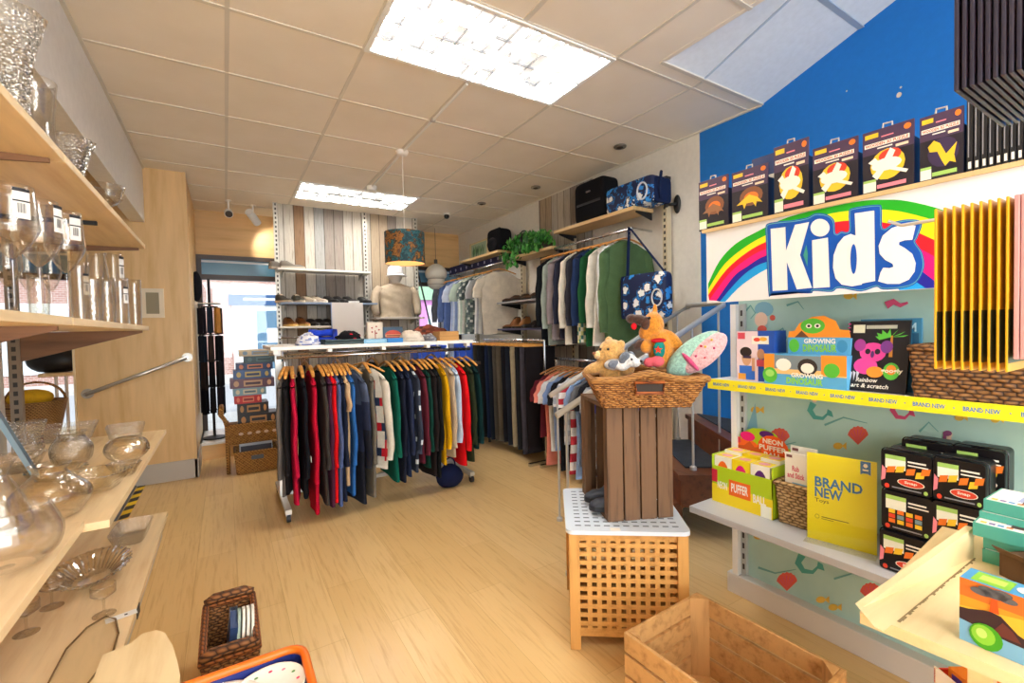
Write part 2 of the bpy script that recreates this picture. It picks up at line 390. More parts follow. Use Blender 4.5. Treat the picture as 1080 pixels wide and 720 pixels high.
# shopfront
mb = MB(); mb.box(-.32, 3.12, BY, BY+.1, 2.24, CZ, BEECH_H); mb.box(-3.2, -.32, BY, BY+.1, 2.24, CZ, BEECH_H)
mb.box(.62, 2.1, BY, BY+.1, 0, 2.24, BEECH_H); mb.box(-3.2, 3.12, BY, BY+.1, -.1, .1, BEECH_H); struct(mb.build('wall_back'))
GLZ = glass('#f6fafc', refl=.7); SKY_FILM = plain('#5a8aa8', .15); WF = plain('#3a2a22', .4)  # blue-grey transom film, the reflected sky put into its opaque colour
def shop_window(name, x0, x1, z0=.1, z1=2.24, tz=1.95):
    mb = MB(); w = .05
    for a, b in ((x0, x0+w), (x1-w, x1)): mb.box(a, b, BY-.02, BY+.06, z0, z1, WF)
    mb.box(x0+w, x1-w, BY-.02, BY+.06, z1-.05, z1, WF); mb.box(x0+w, x1-w, BY-.02, BY+.06, z0, z0+.05, plain('#7b8088', .4)); mb.box(x0+w, x1-w, BY-.02, BY+.06, tz, tz+.06, WF)
    fr = struct(mb.build(name))
    mb = MB(); mb.box(x0+w, x1-w, BY+.015, BY+.021, z0+.05, tz, GLZ); mb.build('window_pane', fr)
    mb = MB(); mb.box(x0+w, x1-w, BY+.012, BY+.024, tz+.06, z1-.05, SKY_FILM); mb.box(x0+w, x1-w, BY+.005, BY+.012, z1-.085, z1-.06, plain('#c8d3d8', .4)); mb.build('transom_pane', fr)
shop_window('window_1', -.26, .62); shop_window('window_2', 2.1, 3.12); shop_window('window_3', -3.0, -1.1, tz=1.9)
# raised window bed
mb = MB(); mb.box(-.26, RX, 5.72, BY, .0, .15, BEECH_H); mb.box(-.26, RX, 5.71, BY, .15, .17, plain('#f2f1ee', .35)); struct(mb.build('window_bed'))
mb = MB(); mb.box(-3.2, -1.1, 4.95, BY, 0, .32, WHITE); struct(mb.build('window_bed_left'))
# washed-board partition in front of the shopfront
PY = 5.8
mb = MB(); mb.box(.55, 2.17, PY, PY+.06, 0, CZ, planks_mat('x')); struct(mb.build('wall_boards'))
mb = MB(); mb.box(RX-.012, RX, 3.42, 4.33, 0, CZ, planks_mat('y')); struct(mb.build('wall_boards_right'))
def slotted_post(mb, x, y, z0, z1, w=.04, d=.03, m=None, face=(0, -1)):
    m = m or plain('#c9c4b8', .35, .4); mb.box(x-w/2, x+w/2, y-d/2, y+d/2, z0, z1, m); n = int((z1-z0)/.05); dk = plain('#3a3530', .6)
    for i in range(n):
        z = z0+.025+i*.05
        if face == (0, -1): mb.box(x-w*.18, x+w*.18, y-d/2-.001, y-d/2+.002, z, z+.026, dk)
        else: mb.box(x-w/2-.001, x-w/2+.002, y-d*.2, y+d*.2, z, z+.026, dk)
for i, x in enumerate((.52, 1.50, 2.15)):
    mb = MB(); slotted_post(mb, x, PY-.02, 0, CZ-.002, .045); struct(mb.build('trim_%d' % (i+2)))
# wall baseboard right
mb = MB(); mb.box(RX-.015, RX, 2.3, BY, 0, .1, WHITE); struct(mb.build('baseboard_right'))
# chips in the blue paint
mb = MB()
for (x, y, r) in ((948, 100, .012), (893, 96, .004), (950, 92, .005)):
    c = atx(x, y, RX-.0015); mb.add([c+V((0, r*math.cos(q*PI/4)*(1+.3*hsh(q, 1)), r*1.2*math.sin(q*PI/4))) for q in range(8)], [tuple(range(7, -1, -1))], plain('#d9c7ae', .7))
struct(mb.build('trim_paint_chips'))

# ---- luminaires
def diffuser_mat():
    m, nt, b = newmat('prismatic_diffuser'); v = coord(nt, rot=(0, 0, 0))
    vo = nt.nodes.new('ShaderNodeTexVoronoi'); vo.distance = 'MANHATTAN'; vo.inputs['Scale'].default_value = 17; nt.links.new(v, vo.inputs['Vector'])
    vo.inputs['Randomness'].default_value = .55
    sp = nt.nodes.new('ShaderNodeSeparateColor'); nt.links.new(vo.outputs['Color'], sp.inputs[0])
    n = tex_noise(nt, v, 9, 2); ad = nt.nodes.new('ShaderNodeMath'); nt.links.new(sp.outputs[0], ad.inputs[0]); nt.links.new(vo.outputs['Distance'], ad.inputs[1])
    st = ramp(nt, sp.outputs[0], [(0, (.012, .0125, .013, 1)), (.45, (.023, .024, .025, 1)), (.52, (.5, .5, .5, 1)), (1, (1, 1, 1, 1))])
    mu = nt.nodes.new('ShaderNodeMath'); mu.operation = 'MULTIPLY'; mu.inputs[1].default_value = LAMP; nt.links.new(st, mu.inputs[0])
    b.inputs['Base Color'].default_value = lin('#dfe3e6'); b.inputs['Emission Color'].default_value = lin('#fffaf4'); nt.links.new(mu.outputs[0], b.inputs['Emission Strength'])
    return m
LAMP = 27.0
DIFF = diffuser_mat()
def luminaire(x0, x1, y0, y1, label, cells=(16, 4), strip=False):
    t = thing('ceiling_light', label, 'ceiling light', ((x0+x1)/2, (y0+y1)/2, CZ-.03), 'recessed fluorescent ceiling lights')
    wm = plain('#f4f3ef', .35); mb = MB(); w = .022
    for a in ((x0, x1, y0, y0+w), (x0, x1, y1-w, y1), (x0, x0+w, y0+w, y1-w), (x1-w, x1, y0+w, y1-w)): mb.box(*a, CZ-.014, CZ-.001, wm)
    fr_ = mb.build('frame', t)
    mb = MB(); mb.box(x0+w, x1-w, y0+w, y1-w, CZ-.004, CZ-.002, DIFF); mb.build('diffuser', t)
    mb = MB(); g = plain('#c9ccd0', .25, .6)
    for i in range(1, cells[0]): x = x0+w+(x1-x0-2*w)*i/cells[0]; mb.box(x-.0012, x+.0012, y0+w, y1-w, CZ-.016, CZ-.004, g)
    for i in range(1, cells[1]):
        y = y0+w+(y1-y0-2*w)*i/cells[1]; k = .014 if (strip and i == cells[1]//2) else .0018
        mb.box(x0+w, x1-w, y-k, y+k, CZ-.0165, CZ-.0045, plain('#8d8a84', .5) if k > .01 else g)
    mb.build('louvre', fr_)
    return t
luminaire(.661, 1.868, 1.848, 2.448, 'large prismatic ceiling light panel nearest the blue wall, above the open floor')
luminaire(.661, 1.868, 4.848, 5.448, 'ceiling light panel with a dark centre bar, beside the washed-board partition', (12, 4), True)
luminaire(.661, 1.868, -1.152, -.552, 'added unseen ceiling light panel behind the viewpoint, out of the frame')  # extra unseen panel, added to brighten the kids wall and ceiling
# ================================================================= LEFT: GLASSWARE SHELVING
SY0, SYM, SY1 = .35, 1.98, 3.70
Z1, Z2, Z3N, Z3F, Z4 = 1.872, 1.358, .705, .69, .14
t = thing('shelving_unit', 'tall beech shop shelving unit filled with glassware along the bulkhead', 'shelves', (-.7, 2.0, 0))
def board(x0, x1, y0, y1, ztop, th=.026):
    mb = MB(); mb.box(x0, x1, y0, y1, ztop-th, ztop, OAK); mb.build('shelf_board', t, bev=.002)
EDGE = wood('#e9cf9d', '#d9b67b', 'Y', .45, .6, 10)
for a, b in ((SY0, SYM-.004), (SYM+.004, SY1)):
    board(-1.0, -.41, a, b, Z1); board(-1.0, -.41, a, b, Z2)
board(-1.0, -.405, SY0, SYM-.004, Z3N); board(-1.0, -.345, SYM+.004, SY1, Z3F); board(-1.0, -.36, SY0, SY1+.05, Z4)
mb = MB(); mb.box(-1.0, -.39, SY0, SY1, 0, Z4-.026, plain('#d8cbb4', .5)); mb.build('plinth', t)
for y in (SY0, SYM, SY1-.02):
    mb = MB(); slotted_post(mb, -1.01, y, 0, CZ-.01, .05, .035, plain('#8f7f6d', .4, .3)); mb.build('post', t)
for a, b in ((SY0+.02, SYM-.02), (SYM+.02, SY1-.03)):
    for z0, z1 in ((.16, .62), (.64, 1.0), (1.02, 1.33), (1.38, 1.84)):
        if a > 1.9 and z0 > .3: continue
        mb = MB(); mb.box(-1.03, -1.012, a, b, z0, z1, wood('#b98d62', '#9a7049', 'Y', .5, .6, 8)); mb.build('back_panel', t)
GUS = wood('#8a6446', '#6d4b33', 'X', .5, .6, 8)
for z in (Z1, Z2):
    for y in (SYM-.03, SY1-.03):
        mb = MB(); d = .06 if z == Z1 else .17
        mb.prism([(-1.0, y, z-.027), (-.44, y, z-.027), (-.44, y, z-.04), (-1.0, y, z-.027-d)], (0, .012, 0), GUS); mb.build('gusset_bracket', t)
for y in (1.0, 2.9):
    mb = MB(); mb.box(-.96, -.5, y, y+.02, Z1-.045, Z1-.027, BLACK); mb.build('shelf_clip', t)
mb = MB(); q = atx(146, 663, -.36); mb.box(-.359, -.356, q.y-.035, q.y+.035, Z4-.045, Z4-.005, plain('#1b1b1d', .4)); mb.build('ticket_holder', t)

CL = glass(refl=1.25); CL2 = glass('#fbf8f2', .3, 70, 1.5); CUT = crystal(); CUTW = crystal('#faf6ea', 70)
TAGW = plain('#f6f4ee', .5); TAGK = plain('#26262a', .5)
def profile_solid(outer, th=.0016):
    return outer + [(max(r-th, .0005), z+(.001 if i == len(outer)-1 else 0)) for i, (r, z) in list(enumerate(outer))[::-1] if r > th*1.5 and z > outer[-1][1]*.0]
def spline(pts, n=5):
    out = []
    for i in range(len(pts)-1):
        p0 = pts[max(i-1, 0)]; p1 = pts[i]; p2 = pts[i+1]; p3 = pts[min(i+2, len(pts)-1)]
        for k in range(n):
            u = k/n; out.append(tuple(.5*((2*p1[d])+(-p0[d]+p2[d])*u+(2*p0[d]-5*p1[d]+4*p2[d]-p3[d])*u*u+(-p0[d]+3*p1[d]-3*p2[d]+p3[d])*u**3) for d in range(len(p1))))
    return out+[tuple(pts[-1])]
def price_label(parent, c, r, z0, z1, ang, w=.62):
    mb = MB(); c = V(c); rr = r+.0012
    def at(a, z): return c+V((rr*math.cos(a), rr*math.sin(a), z))
    def patch(a0, a1, za, zb, m, k=0):
        n = 4; mb.add([c+V(((rr+k)*math.cos(a0+(a1-a0)*i/n), (rr+k)*math.sin(a0+(a1-a0)*i/n), z)) for z in (za, zb) for i in range(n+1)], [(i, i+1, n+2+i, n+1+i) for i in range(n)], m)
    a0, a1 = ang-w/2, ang+w/2; patch(a0, a1, z0, z1, TAGW)
    patch(a0, a1, z1-(z1-z0)*.12, z1, TAGK, .0004); patch(a0, a1, z1-(z1-z0)*.45, z1-(z1-z0)*.4, TAGK, .0004)
    for i in range(9):
        b0 = a0+w*(.25+.055*i); patch(b0, b0+w*(.022+.014*(i % 3 == 0)), z0+(z1-z0)*.18, z0+(z1-z0)*.5, TAGK, .0004)
    mb.build('price_label', parent)
def stemware(name, label, cat, x, y, z, h, r, stem=.42, mat=None, tag_=None, group=None, rim=.86):
    t = thing(name, label, cat, (x, y, z), group); m = mat or CL; bt = h*stem
    foot = [(.001, 0), (r*.85, .001), (r*.85, .003), (r*.3, .008), (.0055, .018), (.0045, bt*.6), (.0055, bt*.92)]
    bowl = spline([(.006, bt*.95), (r*.55, bt+h*.06), (r*.98, bt+(h-bt)*.36), (r*.99, bt+(h-bt)*.5), (r*rim, h)], 5)
    mb = MB(); mb.lathe(profile_solid(bowl), m, (x, y, z), 28); bw_ = mb.build('bowl', t, smooth=True)
    mb = MB(); mb.lathe(spline(foot, 3), m, (x, y, z), 20); mb.build('stem', t, smooth=True)
    if tag_: price_label(bw_, (x, y, z), r*.985, bt+(h-bt)*.5, bt+(h-bt)*.93, tag_)
    return t
def vessel(name, label, cat, x, y, z, prof, mat=None, tag_=None, n=28, wob=None, group=None, th=.003):
    mb = MB(); pr = profile_solid(spline(prof, 4), th); mb.lathe(pr, mat or CL, (0, 0, 0), n, wob=wob)
    mb.v = [p+V((x, y, z)) for p in mb.v]
    o = mb.build(name, smooth=True); tag(o, label, cat, group)
    if tag_:
        r, za, zb, a = tag_; pl = MB(); c = V((x, y, z))
        o2 = thing_child_label(o, c, r, za, zb, a)
    return o
def thing_child_label(o, c, r, za, zb, a):
    price_label(o, c, r, za, zb, a, .7)
# --- middle shelf: stemware and tumblers
def put(px, ytop, X, zs): q = atx(px, ytop, X); return q.y, q.z-zs
for px, yt, X, r, tg, lab in ((9, 196, -.475, .056, -.9, 'large wine glass with a barcode label, at the left edge of the photo'),
                              (38, 212, -.475, .057, -.35, 'large wine glass with its barcode label turned aside, on the middle glass shelf'),
                              (67, 224, -.475, .055, -.8, 'large wine glass with a square black-framed barcode label facing out')):
    y, h = put(px, yt, X, Z2); stemware('wine_glass', lab, 'wine glass', X, y, Z2+.0005, h, r, .46, None, tg, 'large wine glasses on the middle shelf')
for px, yt, X, r, lab in ((6, 255, -.62, .038, 'small wine glass behind the first large labelled wine glass'),
                          (27, 258, -.68, .038, 'small wine glass standing behind the second large wine glass'),
                          (52, 262, -.66, .037, 'small wine glass standing behind the third large wine glass')):
    y, h = put(px, yt, X, Z2); stemware('wine_glass', lab, 'wine glass', X, y, Z2+.0005, h, r, .45, None, None, 'small wine glasses in the second row')
for px, yt, X, r, lab in ((101, 266, -.57, .05, 'brandy balloon glass nearest the wine glasses'), (119, 267, -.53, .05, 'brandy balloon glass with a small label, nearest the shelf end')):
    y, h = put(px, yt, X, Z2); stemware('brandy_glass', lab, 'brandy glass', X, y, Z2+.0005, h, r, .3, None, -.6 if px > 110 else None, 'brandy glasses on the middle shelf', .72)
for px, yt, X, r, lab, tg in ((83, 276, -.53, .034, 'straight tumbler with a white price label, beside the third large wine glass', True), (97, 292, -.44, .034, 'low tumbler on the shelf edge below the brandy balloons', False),
                              (112, 294, -.455, .034, 'straight tumbler in front of the labelled brandy balloon', False),
                              (126, 293, -.45, .035, 'tall straight tumbler with a square label, second from the shelf end', True), (141, 295, -.445, .034, 'tall straight tumbler at the very end of the middle shelf', False),
                              (40, 290, -.56, .03, 'narrow tumbler between the two largest wine glasses', False)):
    y, h = put(px, yt, X, Z2)
    vessel('tumbler', lab, 'tumbler', X, y, Z2+.0005, [(.001, 0), (r*.85, 0), (r*.87, .006), (r*.95, h*.5), (r, h)], CL2 if not tg else CL, (r*.97, h*.45, h*.8, -.7) if tg else None, group='tumblers on the middle shelf')
# --- top shelf
y, h = put(33, 84, -.5, Z1); vessel('glass_tankard', 'clear glass tankard on the edge of the top shelf', 'tankard', -.5, y, Z1+.0005, [(.001, 0), (.05, 0), (.058, .012), (.05, h*.45), (.06, h)])
y, h = put(70, 147, -.5, Z1); vessel('cut_glass_bowl', 'small cut glass bowl with a lacy rim, second item along the top shelf', 'bowl', -.5, y, Z1+.0005, [(.001, 0), (.03, 0), (.035, .01), (.06, h*.6), (.085, h)], CUT, wob=lambda q, i: 1+.05*math.cos(12*q))
y, h = put(113, 196, -.5, Z1); stemware('glass_compote', 'stemmed glass compote with a scalloped rim near the end of the top shelf', 'glass dish', -.5, y, Z1+.0005, h, .06, .5, CL2, rim=1.25)
y, h = put(6, 12, -.5, Z1); vessel('glass_vase', 'tall cut glass vase at the top left corner of the photo', 'vase', -.5, y, Z1+.0005, [(.001, 0), (.05, 0), (.04, .05), (.05, h*.6), (.085, h)], CUT, wob=lambda q, i: 1+.04*math.cos(10*q))
# --- lower shelf, far half
def rectdish(name, label, cx, cy, z, lx, ly, h, rz=0, m=CUT, flare=1.25, tilt=0):
    mb = MB(); mb.T = Matrix.Translation((cx, cy, z)) @ rotz(rz) @ Matrix.Rotation(tilt, 4, 'X')
    prof = [(.72, .0), (.78, .004), (1.0*.9, h*.6), (1.0, h)]
    def ring(s, zz, n=40, ins=0): 
        out = []
        for j in range(n):
            q = 2*PI*j/n; c, sn = math.cos(q), math.sin(q); e = .35
            out.append(((lx/2*s-ins)*math.copysign(abs(c)**e, c)*(1+.015*math.cos(20*q)), (ly/2*s-ins)*math.copysign(abs(sn)**e, sn)*(1+.015*math.cos(20*q)), zz))
        return out
    rings = [ring(s, zz) for s, zz in prof]+[ring(s, zz+.001, ins=.005) for s, zz in prof[::-1]]
    n = 40; pts = [p for r in rings for p in r]; L = len(rings)
    mb.add(pts, [(i*n+j, i*n+(j+1) % n, (i+1)*n+(j+1) % n, (i+1)*n+j) for i in range(L-1) for j in range(n)]+[tuple(range(n-1, -1, -1)), tuple((L-1)*n+j for j in range(n))], m)
    o = mb.build(name, smooth=False); tag(o, label, 'glass dish'); return o
def at3(px, py, z=Z3F): return atz(px, py, z)
p = at3(36, 478); vessel('cut_glass_vase', 'cut glass vase at the back left of the lower shelf, under the opening', 'vase', p.x-.02, p.y, Z3F+.001, [(.001, 0), (.05, 0), (.06, .03), (.055, .1), (.075, .17)], CUT, wob=lambda q, i: 1+.05*math.cos(14*q))
p = at3(88, 462); rectdish('rectangular_dish', 'large rectangular cut glass dish at the back of the lower shelf', p.x-.08, p.y+.0, Z3F+.001, .30, .2, .09, .1)
p = at3(82, 487); vessel('cut_glass_jar', 'round cut glass jar standing in the middle of the lower shelf', 'jar', p.x-.02, p.y, Z3F+.001, [(.001, 0), (.055, 0), (.075, .03), (.078, .08), (.05, .13), (.06, .15)], CUT, wob=lambda q, i: 1+.03*math.cos(16*q))
p = at3(140, 462); rectdish('square_dish', 'square pressed glass dish at the far end of the lower shelf', p.x-.03, p.y+.0, Z3F+.001, .18, .16, .085, .1)
p = at3(140, 486); vessel('glass_globe', 'gold-tinted round glass bowl by the front edge of the lower shelf', 'bowl', p.x-.02, p.y, Z3F+.001, [(.001, 0), (.04, .002), (.085, .05), (.075, .1), (.045, .118)], crystal('#fdfaf2', 40), wob=lambda q, i: 1+.02*math.cos(9*q))
p = at3(66, 545); vessel('glass_jug', 'round clear glass jug behind the largest bowl', 'jug', p.x-.03, p.y+.02, Z3F+.001, [(.001, 0), (.06, 0), (.1, .05), (.1, .09), (.045, .15), (.055, .18)], CL2)
p = at3(112, 516); vessel('cut_glass_bowl', 'wide cut glass bowl beside the front edge of the lower shelf', 'bowl', p.x-.03, p.y, Z3F+.001, [(.001, 0), (.05, 0), (.08, .03), (.11, .075)], CUTW, wob=lambda q, i: 1+.05*math.cos(12*q))
p = at3(132, 500); vessel('cut_glass_bowl', 'small cut glass sugar bowl between the gold-tinted bowl and the wide bowl', 'bowl', p.x-.0, p.y-.02, Z3F+.001, [(.001, 0), (.03, 0), (.045, .03), (.06, .055)], CUT, wob=lambda q, i: 1+.06*math.cos(10*q))
p = at3(60, 505); vessel('cut_glass_dish', 'shallow cut glass dish between the jar and the round jug', 'glass dish', p.x, p.y, Z3F+.001, [(.001, 0), (.05, 0), (.08, .02), (.1, .045)], CUTW, wob=lambda q, i: 1+.06*math.cos(16*q))
p = at3(20, 500); rectdish('oblong_dish', 'oblong cut glass dish against the back of the lower shelf', p.x-.05, p.y+.1, Z3F+.001, .2, .28, .06, 0)
# --- lower shelf, near half: carafe, big bowl, book
p = atz(18, 560, Z3N); vessel('glass_carafe', 'clear glass carafe with a flared lip at the left edge of the photo', 'carafe', p.x-.035, p.y+.02, Z3N+.001, [(.001, 0), (.055, 0), (.068, .03), (.05, .1), (.022, .165), (.022, .19), (.034, .215)])
p = atz(30, 590, Z3N); vessel('glass_bowl', 'very large round clear glass bowl on the near lower shelf', 'bowl', p.x-.035, p.y-.02, Z3N+.001, [(.001, 0), (.06, 0), (.1, .03), (.112, .08), (.095, .13), (.088, .15)], CL, th=.005)
t = thing('book', 'blue spiral-bound book leaning at the left edge among the glass', 'book', (-.56, 1.9, Z3N))
a = atz(42, 499, Z3N); a.z += .001; vd_ = V((a.x, a.y, 0)).normalized(); u = -vd_*.15; top = atx(-14, 410, a.x-.10); w = top-a
nn = u.cross(w).normalized()*.016
mb = MB(); mb.prism([a, a+u, a+u+w, a+w], nn, plain('#3f6f8c', .4), plain('#8fa9b8', .6)); f = Face(mb, a+nn, u, w)
f.rect(.08, .1, .92, .9, plain('#2b3f50', .4)); f.rect(.2, .55, .8, .62, plain('#4fb0d0', .4)); mb.build('cover', t)
mb = MB()
for i in range(22):
    c = a+w*(.03+.043*i)+nn*.5; mb.path([c-u.normalized()*(.006*math.cos(q)+.002)+nn.normalized()*.012*math.sin(q) for q in [k*PI/4 for k in range(9)]], .0013, plain('#e9e6df', .3), 5)
mb.build('spiral_binding', t)
# --- bottom shelf
zb = Z4+.001
p = atz(140, 575, Z4); rectdish('rectangular_dish', 'rectangular cut glass dish at the far end of the bottom shelf', p.x-.02, p.y+.12, zb, .17, .3, .07, -.05)
p = atz(105, 610, Z4); mb = MB(); mb.T = Matrix.Translation((p.x-.03, p.y+.02, zb)) @ Matrix.Diagonal((.8, 1.25, 1, 1))
mb.lathe(profile_solid(spline([(.001, 0), (.08, 0), (.1, .012), (.15, .05), (.185, .06)], 4), .004), glass('#faf7f0', refl=2.4), n=96, wob=lambda q, i: 1+.03*math.cos(32*q))
tag(mb.build('oval_dish', smooth=False), 'oval ribbed glass dish with a fluted rim on the bottom shelf', 'glass dish')
for px, py, lab in ((110, 648, 'coupe glass at the front edge of the bottom shelf, next to a white card'), (55, 640, 'coupe glass in the middle of the bottom shelf, below the shelf edge'), (28, 668, 'coupe glass at the left end of the bottom shelf, half under the shelf above')):
    p = atz(px, py, Z4); stemware('coupe_glass', lab, 'coupe glass', p.x, p.y, zb, .125, .042, .55, CL2, None, 'coupe glasses on the bottom shelf', 1.02)
t = thing('glass_tray', 'clear long glass tray with a brown outline lying across the bottom shelf', 'tray', (-.5, 1.95, Z4))
c0 = [atz(x, y, Z4) for x, y in ((122, 655), (125, 670), (120, 688), (88, 730), (45, 735), (70, 687), (92, 664), (112, 652))]
mb = MB(); mb.prism([p+V((0, 0, .001)) for p in c0], (0, 0, .008), glass('#fdfcf8', refl=.35)); mb.build('plate', t)
mb = MB(); mb.path([p+V((0, 0, .01)) for p in c0], .0035, plain('#7a6240', .25), 6, True); mb.build('rim', t)
p = atz(128, 650, Z4); mb = MB(); mb.T = Matrix.Translation(p+V((0, 0, .001))) @ rotz(.25); mb.box(-.05, .05, -.02, .02, 0, .002, TAGW); mb.box(.01, .02, -.006, .004, .002, .0024, TAGK)
tag(mb.build('price_card'), 'white price card lying at the bottom shelf edge beside the glass tray', 'price card')
# rounded low stool top beside the shelf
mb = MB(); zt = .34; pts = [atz(x, y, zt) for x, y in ((138, 678), (150, 668), (165, 664), (174, 667), (182, 680), (187, 697), (190, 712))]
pts += [V((pts[-1].x+.005, 1.35, zt)), V((-.345, 1.35, zt)), V((-.345, pts[0].y-.02, zt))]
tt = thing('display_stool', 'low pale wooden display stool with a rounded top beside the bottom shelf', 'stool', (-.25, 1.6, 0))
mb.prism(pts[::-1], (0, 0, -.025), wood('#ead3a4', '#dcbf8a', 'Y', .45, .6, 8)); mb.build('top', tt)
for x, y in ((-.32, 1.4), (-.2, 1.4), (-.32, 1.78), (-.21, 1.7)): mb = MB(); mb.tube((x, y, 0), (x, y, zt-.025), .014, wood('#ead3a4', '#dcbf8a', 'Z')); mb.build('leg', tt)
# hazard tape and ramp edge on the floor
mb = MB(); a = atz(150, 508, 0); b = atz(133, 545, 0); b.x = a.x
mb.box(a.x-.10, a.x-.02, 2.6, a.y, .0005, .012, plain('#5b5f66', .5))
yk = plain('#f0c91c', .5); kk = plain('#17171a', .5); n = 26; L = a.y-2.6
for i in range(n): 
    y0 = 2.6+L*i/n; y1 = y0+L/n; mb.add([(a.x-.015, y0, .002), (a.x+.04, y0+.035, .002), (a.x+.04, y1+.035, .002), (a.x-.015, y1, .002)], [(0, 1, 2, 3)], yk if i % 2 else kk)
struct(mb.build('floor_hazard_tape'))
# handrail on the partition and the wall vent
tt = thing('grab_rail', 'round brushed steel grab rail sloping along the beech partition', 'handrail', (-.65, 5.0, .8))
a = aty(90, 416, 5.0); b = aty(197, 377, 5.0); sm = plain('#cfcac2', .25, .7)
mb = MB(); mb.tube(a, b, .017, sm, 14); mb.build('rail', tt, smooth=True)
for q in (a, b):
    mb = MB(); mb.tube((q.x, 5.079, q.z), (q.x, 5.06, q.z), .04, plain('#a9a49b', .3, .7), 20); mb.build('wall_flange', tt)
    mb = MB(); mb.tube((q.x, 5.07, q.z), (q.x, 5.0, q.z), .017, sm, 12); mb.build('bracket', tt)
a = aty(148, 304, 5.08); b = aty(174, 335, 5.08); tt = thing('wall_vent', 'square cream framed vent panel on the beech partition', 'vent', ((a.x+b.x)/2, 5.06, b.z))
mb = MB(); w = .035
for q in ((a.x, b.x, a.z-w, a.z), (a.x, b.x, b.z, b.z+w), (a.x, a.x+w, b.z+w, a.z-w), (b.x-w, b.x, b.z+w, a.z-w)): mb.box(q[0], q[1], 5.062, 5.0795, q[2], q[3], plain('#e6d8bd', .5))
mb.build('frame', tt); mb = MB(); mb.box(a.x+w, b.x-w, 5.07, 5.079, b.z+w, a.z-w, plain('#8f8468', .5)); mb.build('panel', tt)
# window display seen through the opening under the bulkhead
tt = thing('display_table', 'plain wood display board on white legs in the left shop window', 'table', (-1.55, 5.6, .32))
a = aty(42, 394, 5.5); b = aty(84, 390, 5.5); zt = a.z
mb = MB(); mb.box(a.x, -1.1, 5.45, 5.85, zt-.03, zt, OAK); mb.build('top', tt)
for x in (a.x+.1, -1.2):
    for y in (5.5, 5.8): mb = MB(); mb.tube((x, y, .32), (x, y, zt-.03), .012, plain('#e8e8ea', .4)); mb.build('leg', tt)
tt = thing('handbag', 'black handbag standing on the board in the left shop window', 'handbag', (-1.3, 5.6, zt))
mb = MB(); mb.blob((-1.28, 5.6, zt+.105), (.2, .09, .12), plain('#17161a', .4), fn=lambda p: V((p.x, p.y, max(p.z, -.104)))); mb.build('body', tt, smooth=True)
mb = MB(); mb.path([V((-1.28+.13*math.cos(q), 5.6, zt+.18+.1*math.sin(q))) for q in [k*PI/8 for k in range(9)]], .008, plain('#17161a', .4), 6); mb.build('handle', tt)
c = aty(38, 425, 5.2); tt = thing('wicker_basket', 'conical wicker basket with a yellow cloth in the left shop window', 'basket', (c.x, 5.2, .32))
mb = MB(); mb.lathe([(.001, .001), (.1, .001), (.19, c.z+.02-.32), (.17, c.z+.02-.32), (.09, .03)], wicker('#b98a4e', '#8c5f2c'), (c.x, 5.2, .32), 20); mb.build('body', tt, smooth=True)
mb = MB(); mb.path([V((c.x+.18*math.cos(q), 5.2, c.z+.01+.16*math.sin(q))) for q in [k*PI/10 for k in range(11)]], .01, wicker('#b98a4e', '#8c5f2c'), 6); mb.build('handle', tt)
mb = MB(); mb.blob((c.x-.03, 5.2, c.z+.045), (.14, .13, .07), fabric('#f2b92c')); tag(mb.build('yellow_cloth', smooth=True), 'bright yellow cloth heaped in the conical wicker basket', 'cloth')
# ================================================================= GARMENTS
ORANGEWOOD = wood('#d99a4a', '#b8752c', 'X', .4, 2, 8)
def hanger(loc, rz, label, group, w=.205, y=0, mat=None):
    t = thing('clothes_hanger', label, 'clothes hanger', (loc[0], loc[1], loc[2]-.13), group)
    T = Matrix.Translation(loc) @ rotz(rz)
    mb = MB(); mb.T = T
    mb.path([(-w, 0, -.128), (-w*.75, 0, -.108), (-w*.4, 0, -.083), (0, 0, -.066), (w*.4, 0, -.083), (w*.75, 0, -.108), (w, 0, -.128)], [.009, .013, .014, .015, .014, .013, .009], mat or ORANGEWOOD, 6, ry=.0065)
    mb.build('shoulder_bar', t, smooth=True)
    mb = MB(); mb.T = T; mb.path([(0, 0, -.066), (0, 0, -.03), (.010, 0, -.018)]+[(.0165*math.cos(q), 0, .0165*math.sin(q)) for q in (-.6, 0, .6, 1.2, 1.8, 2.4, 3.0)], .0018, CHROME, 5); mb.build('hook', t)
    return t
def pfun(kind, cols):
    """surface pattern of a garment: material chosen by height step i and turn j"""
    ms = [fabric(c) for c in cols]
    if kind == 'stripe': return lambda i, j: ms[(i//2) % len(ms)]
    if kind == 'thin': return lambda i, j: ms[j % len(ms)]
    if kind == 'block': return lambda i, j: ms[min(len(ms)-1, i*len(ms)//24)]
    if kind == 'plaid': return lambda i, j: ms[(i//2+j//2) % len(ms)] if (i+j) % 3 else ms[-1]
    if kind == 'hem': return lambda i, j: ms[0] if i < 20 else ms[1+(i+j) % (len(ms)-1)]
    if kind == 'argyle':
        def g(i, j):
            a, b = (i % 8)-3.5, ((j+2) % 4)-1.5
            if i > 22 or i < 4: return ms[0]
            return ms[1+((i//6+j//3) % 2)] if abs((i % 6)-2.5)/3.2+abs((j % 3)-1)/1.6 < .85 else ms[0]
        return g
    if kind == 'marks': return lambda i, j: ms[1] if (i % 5 == 2 and j % 24 in (10, 11, 12, 13, 22, 23, 0, 1)) else ms[0]
    return ms[0]
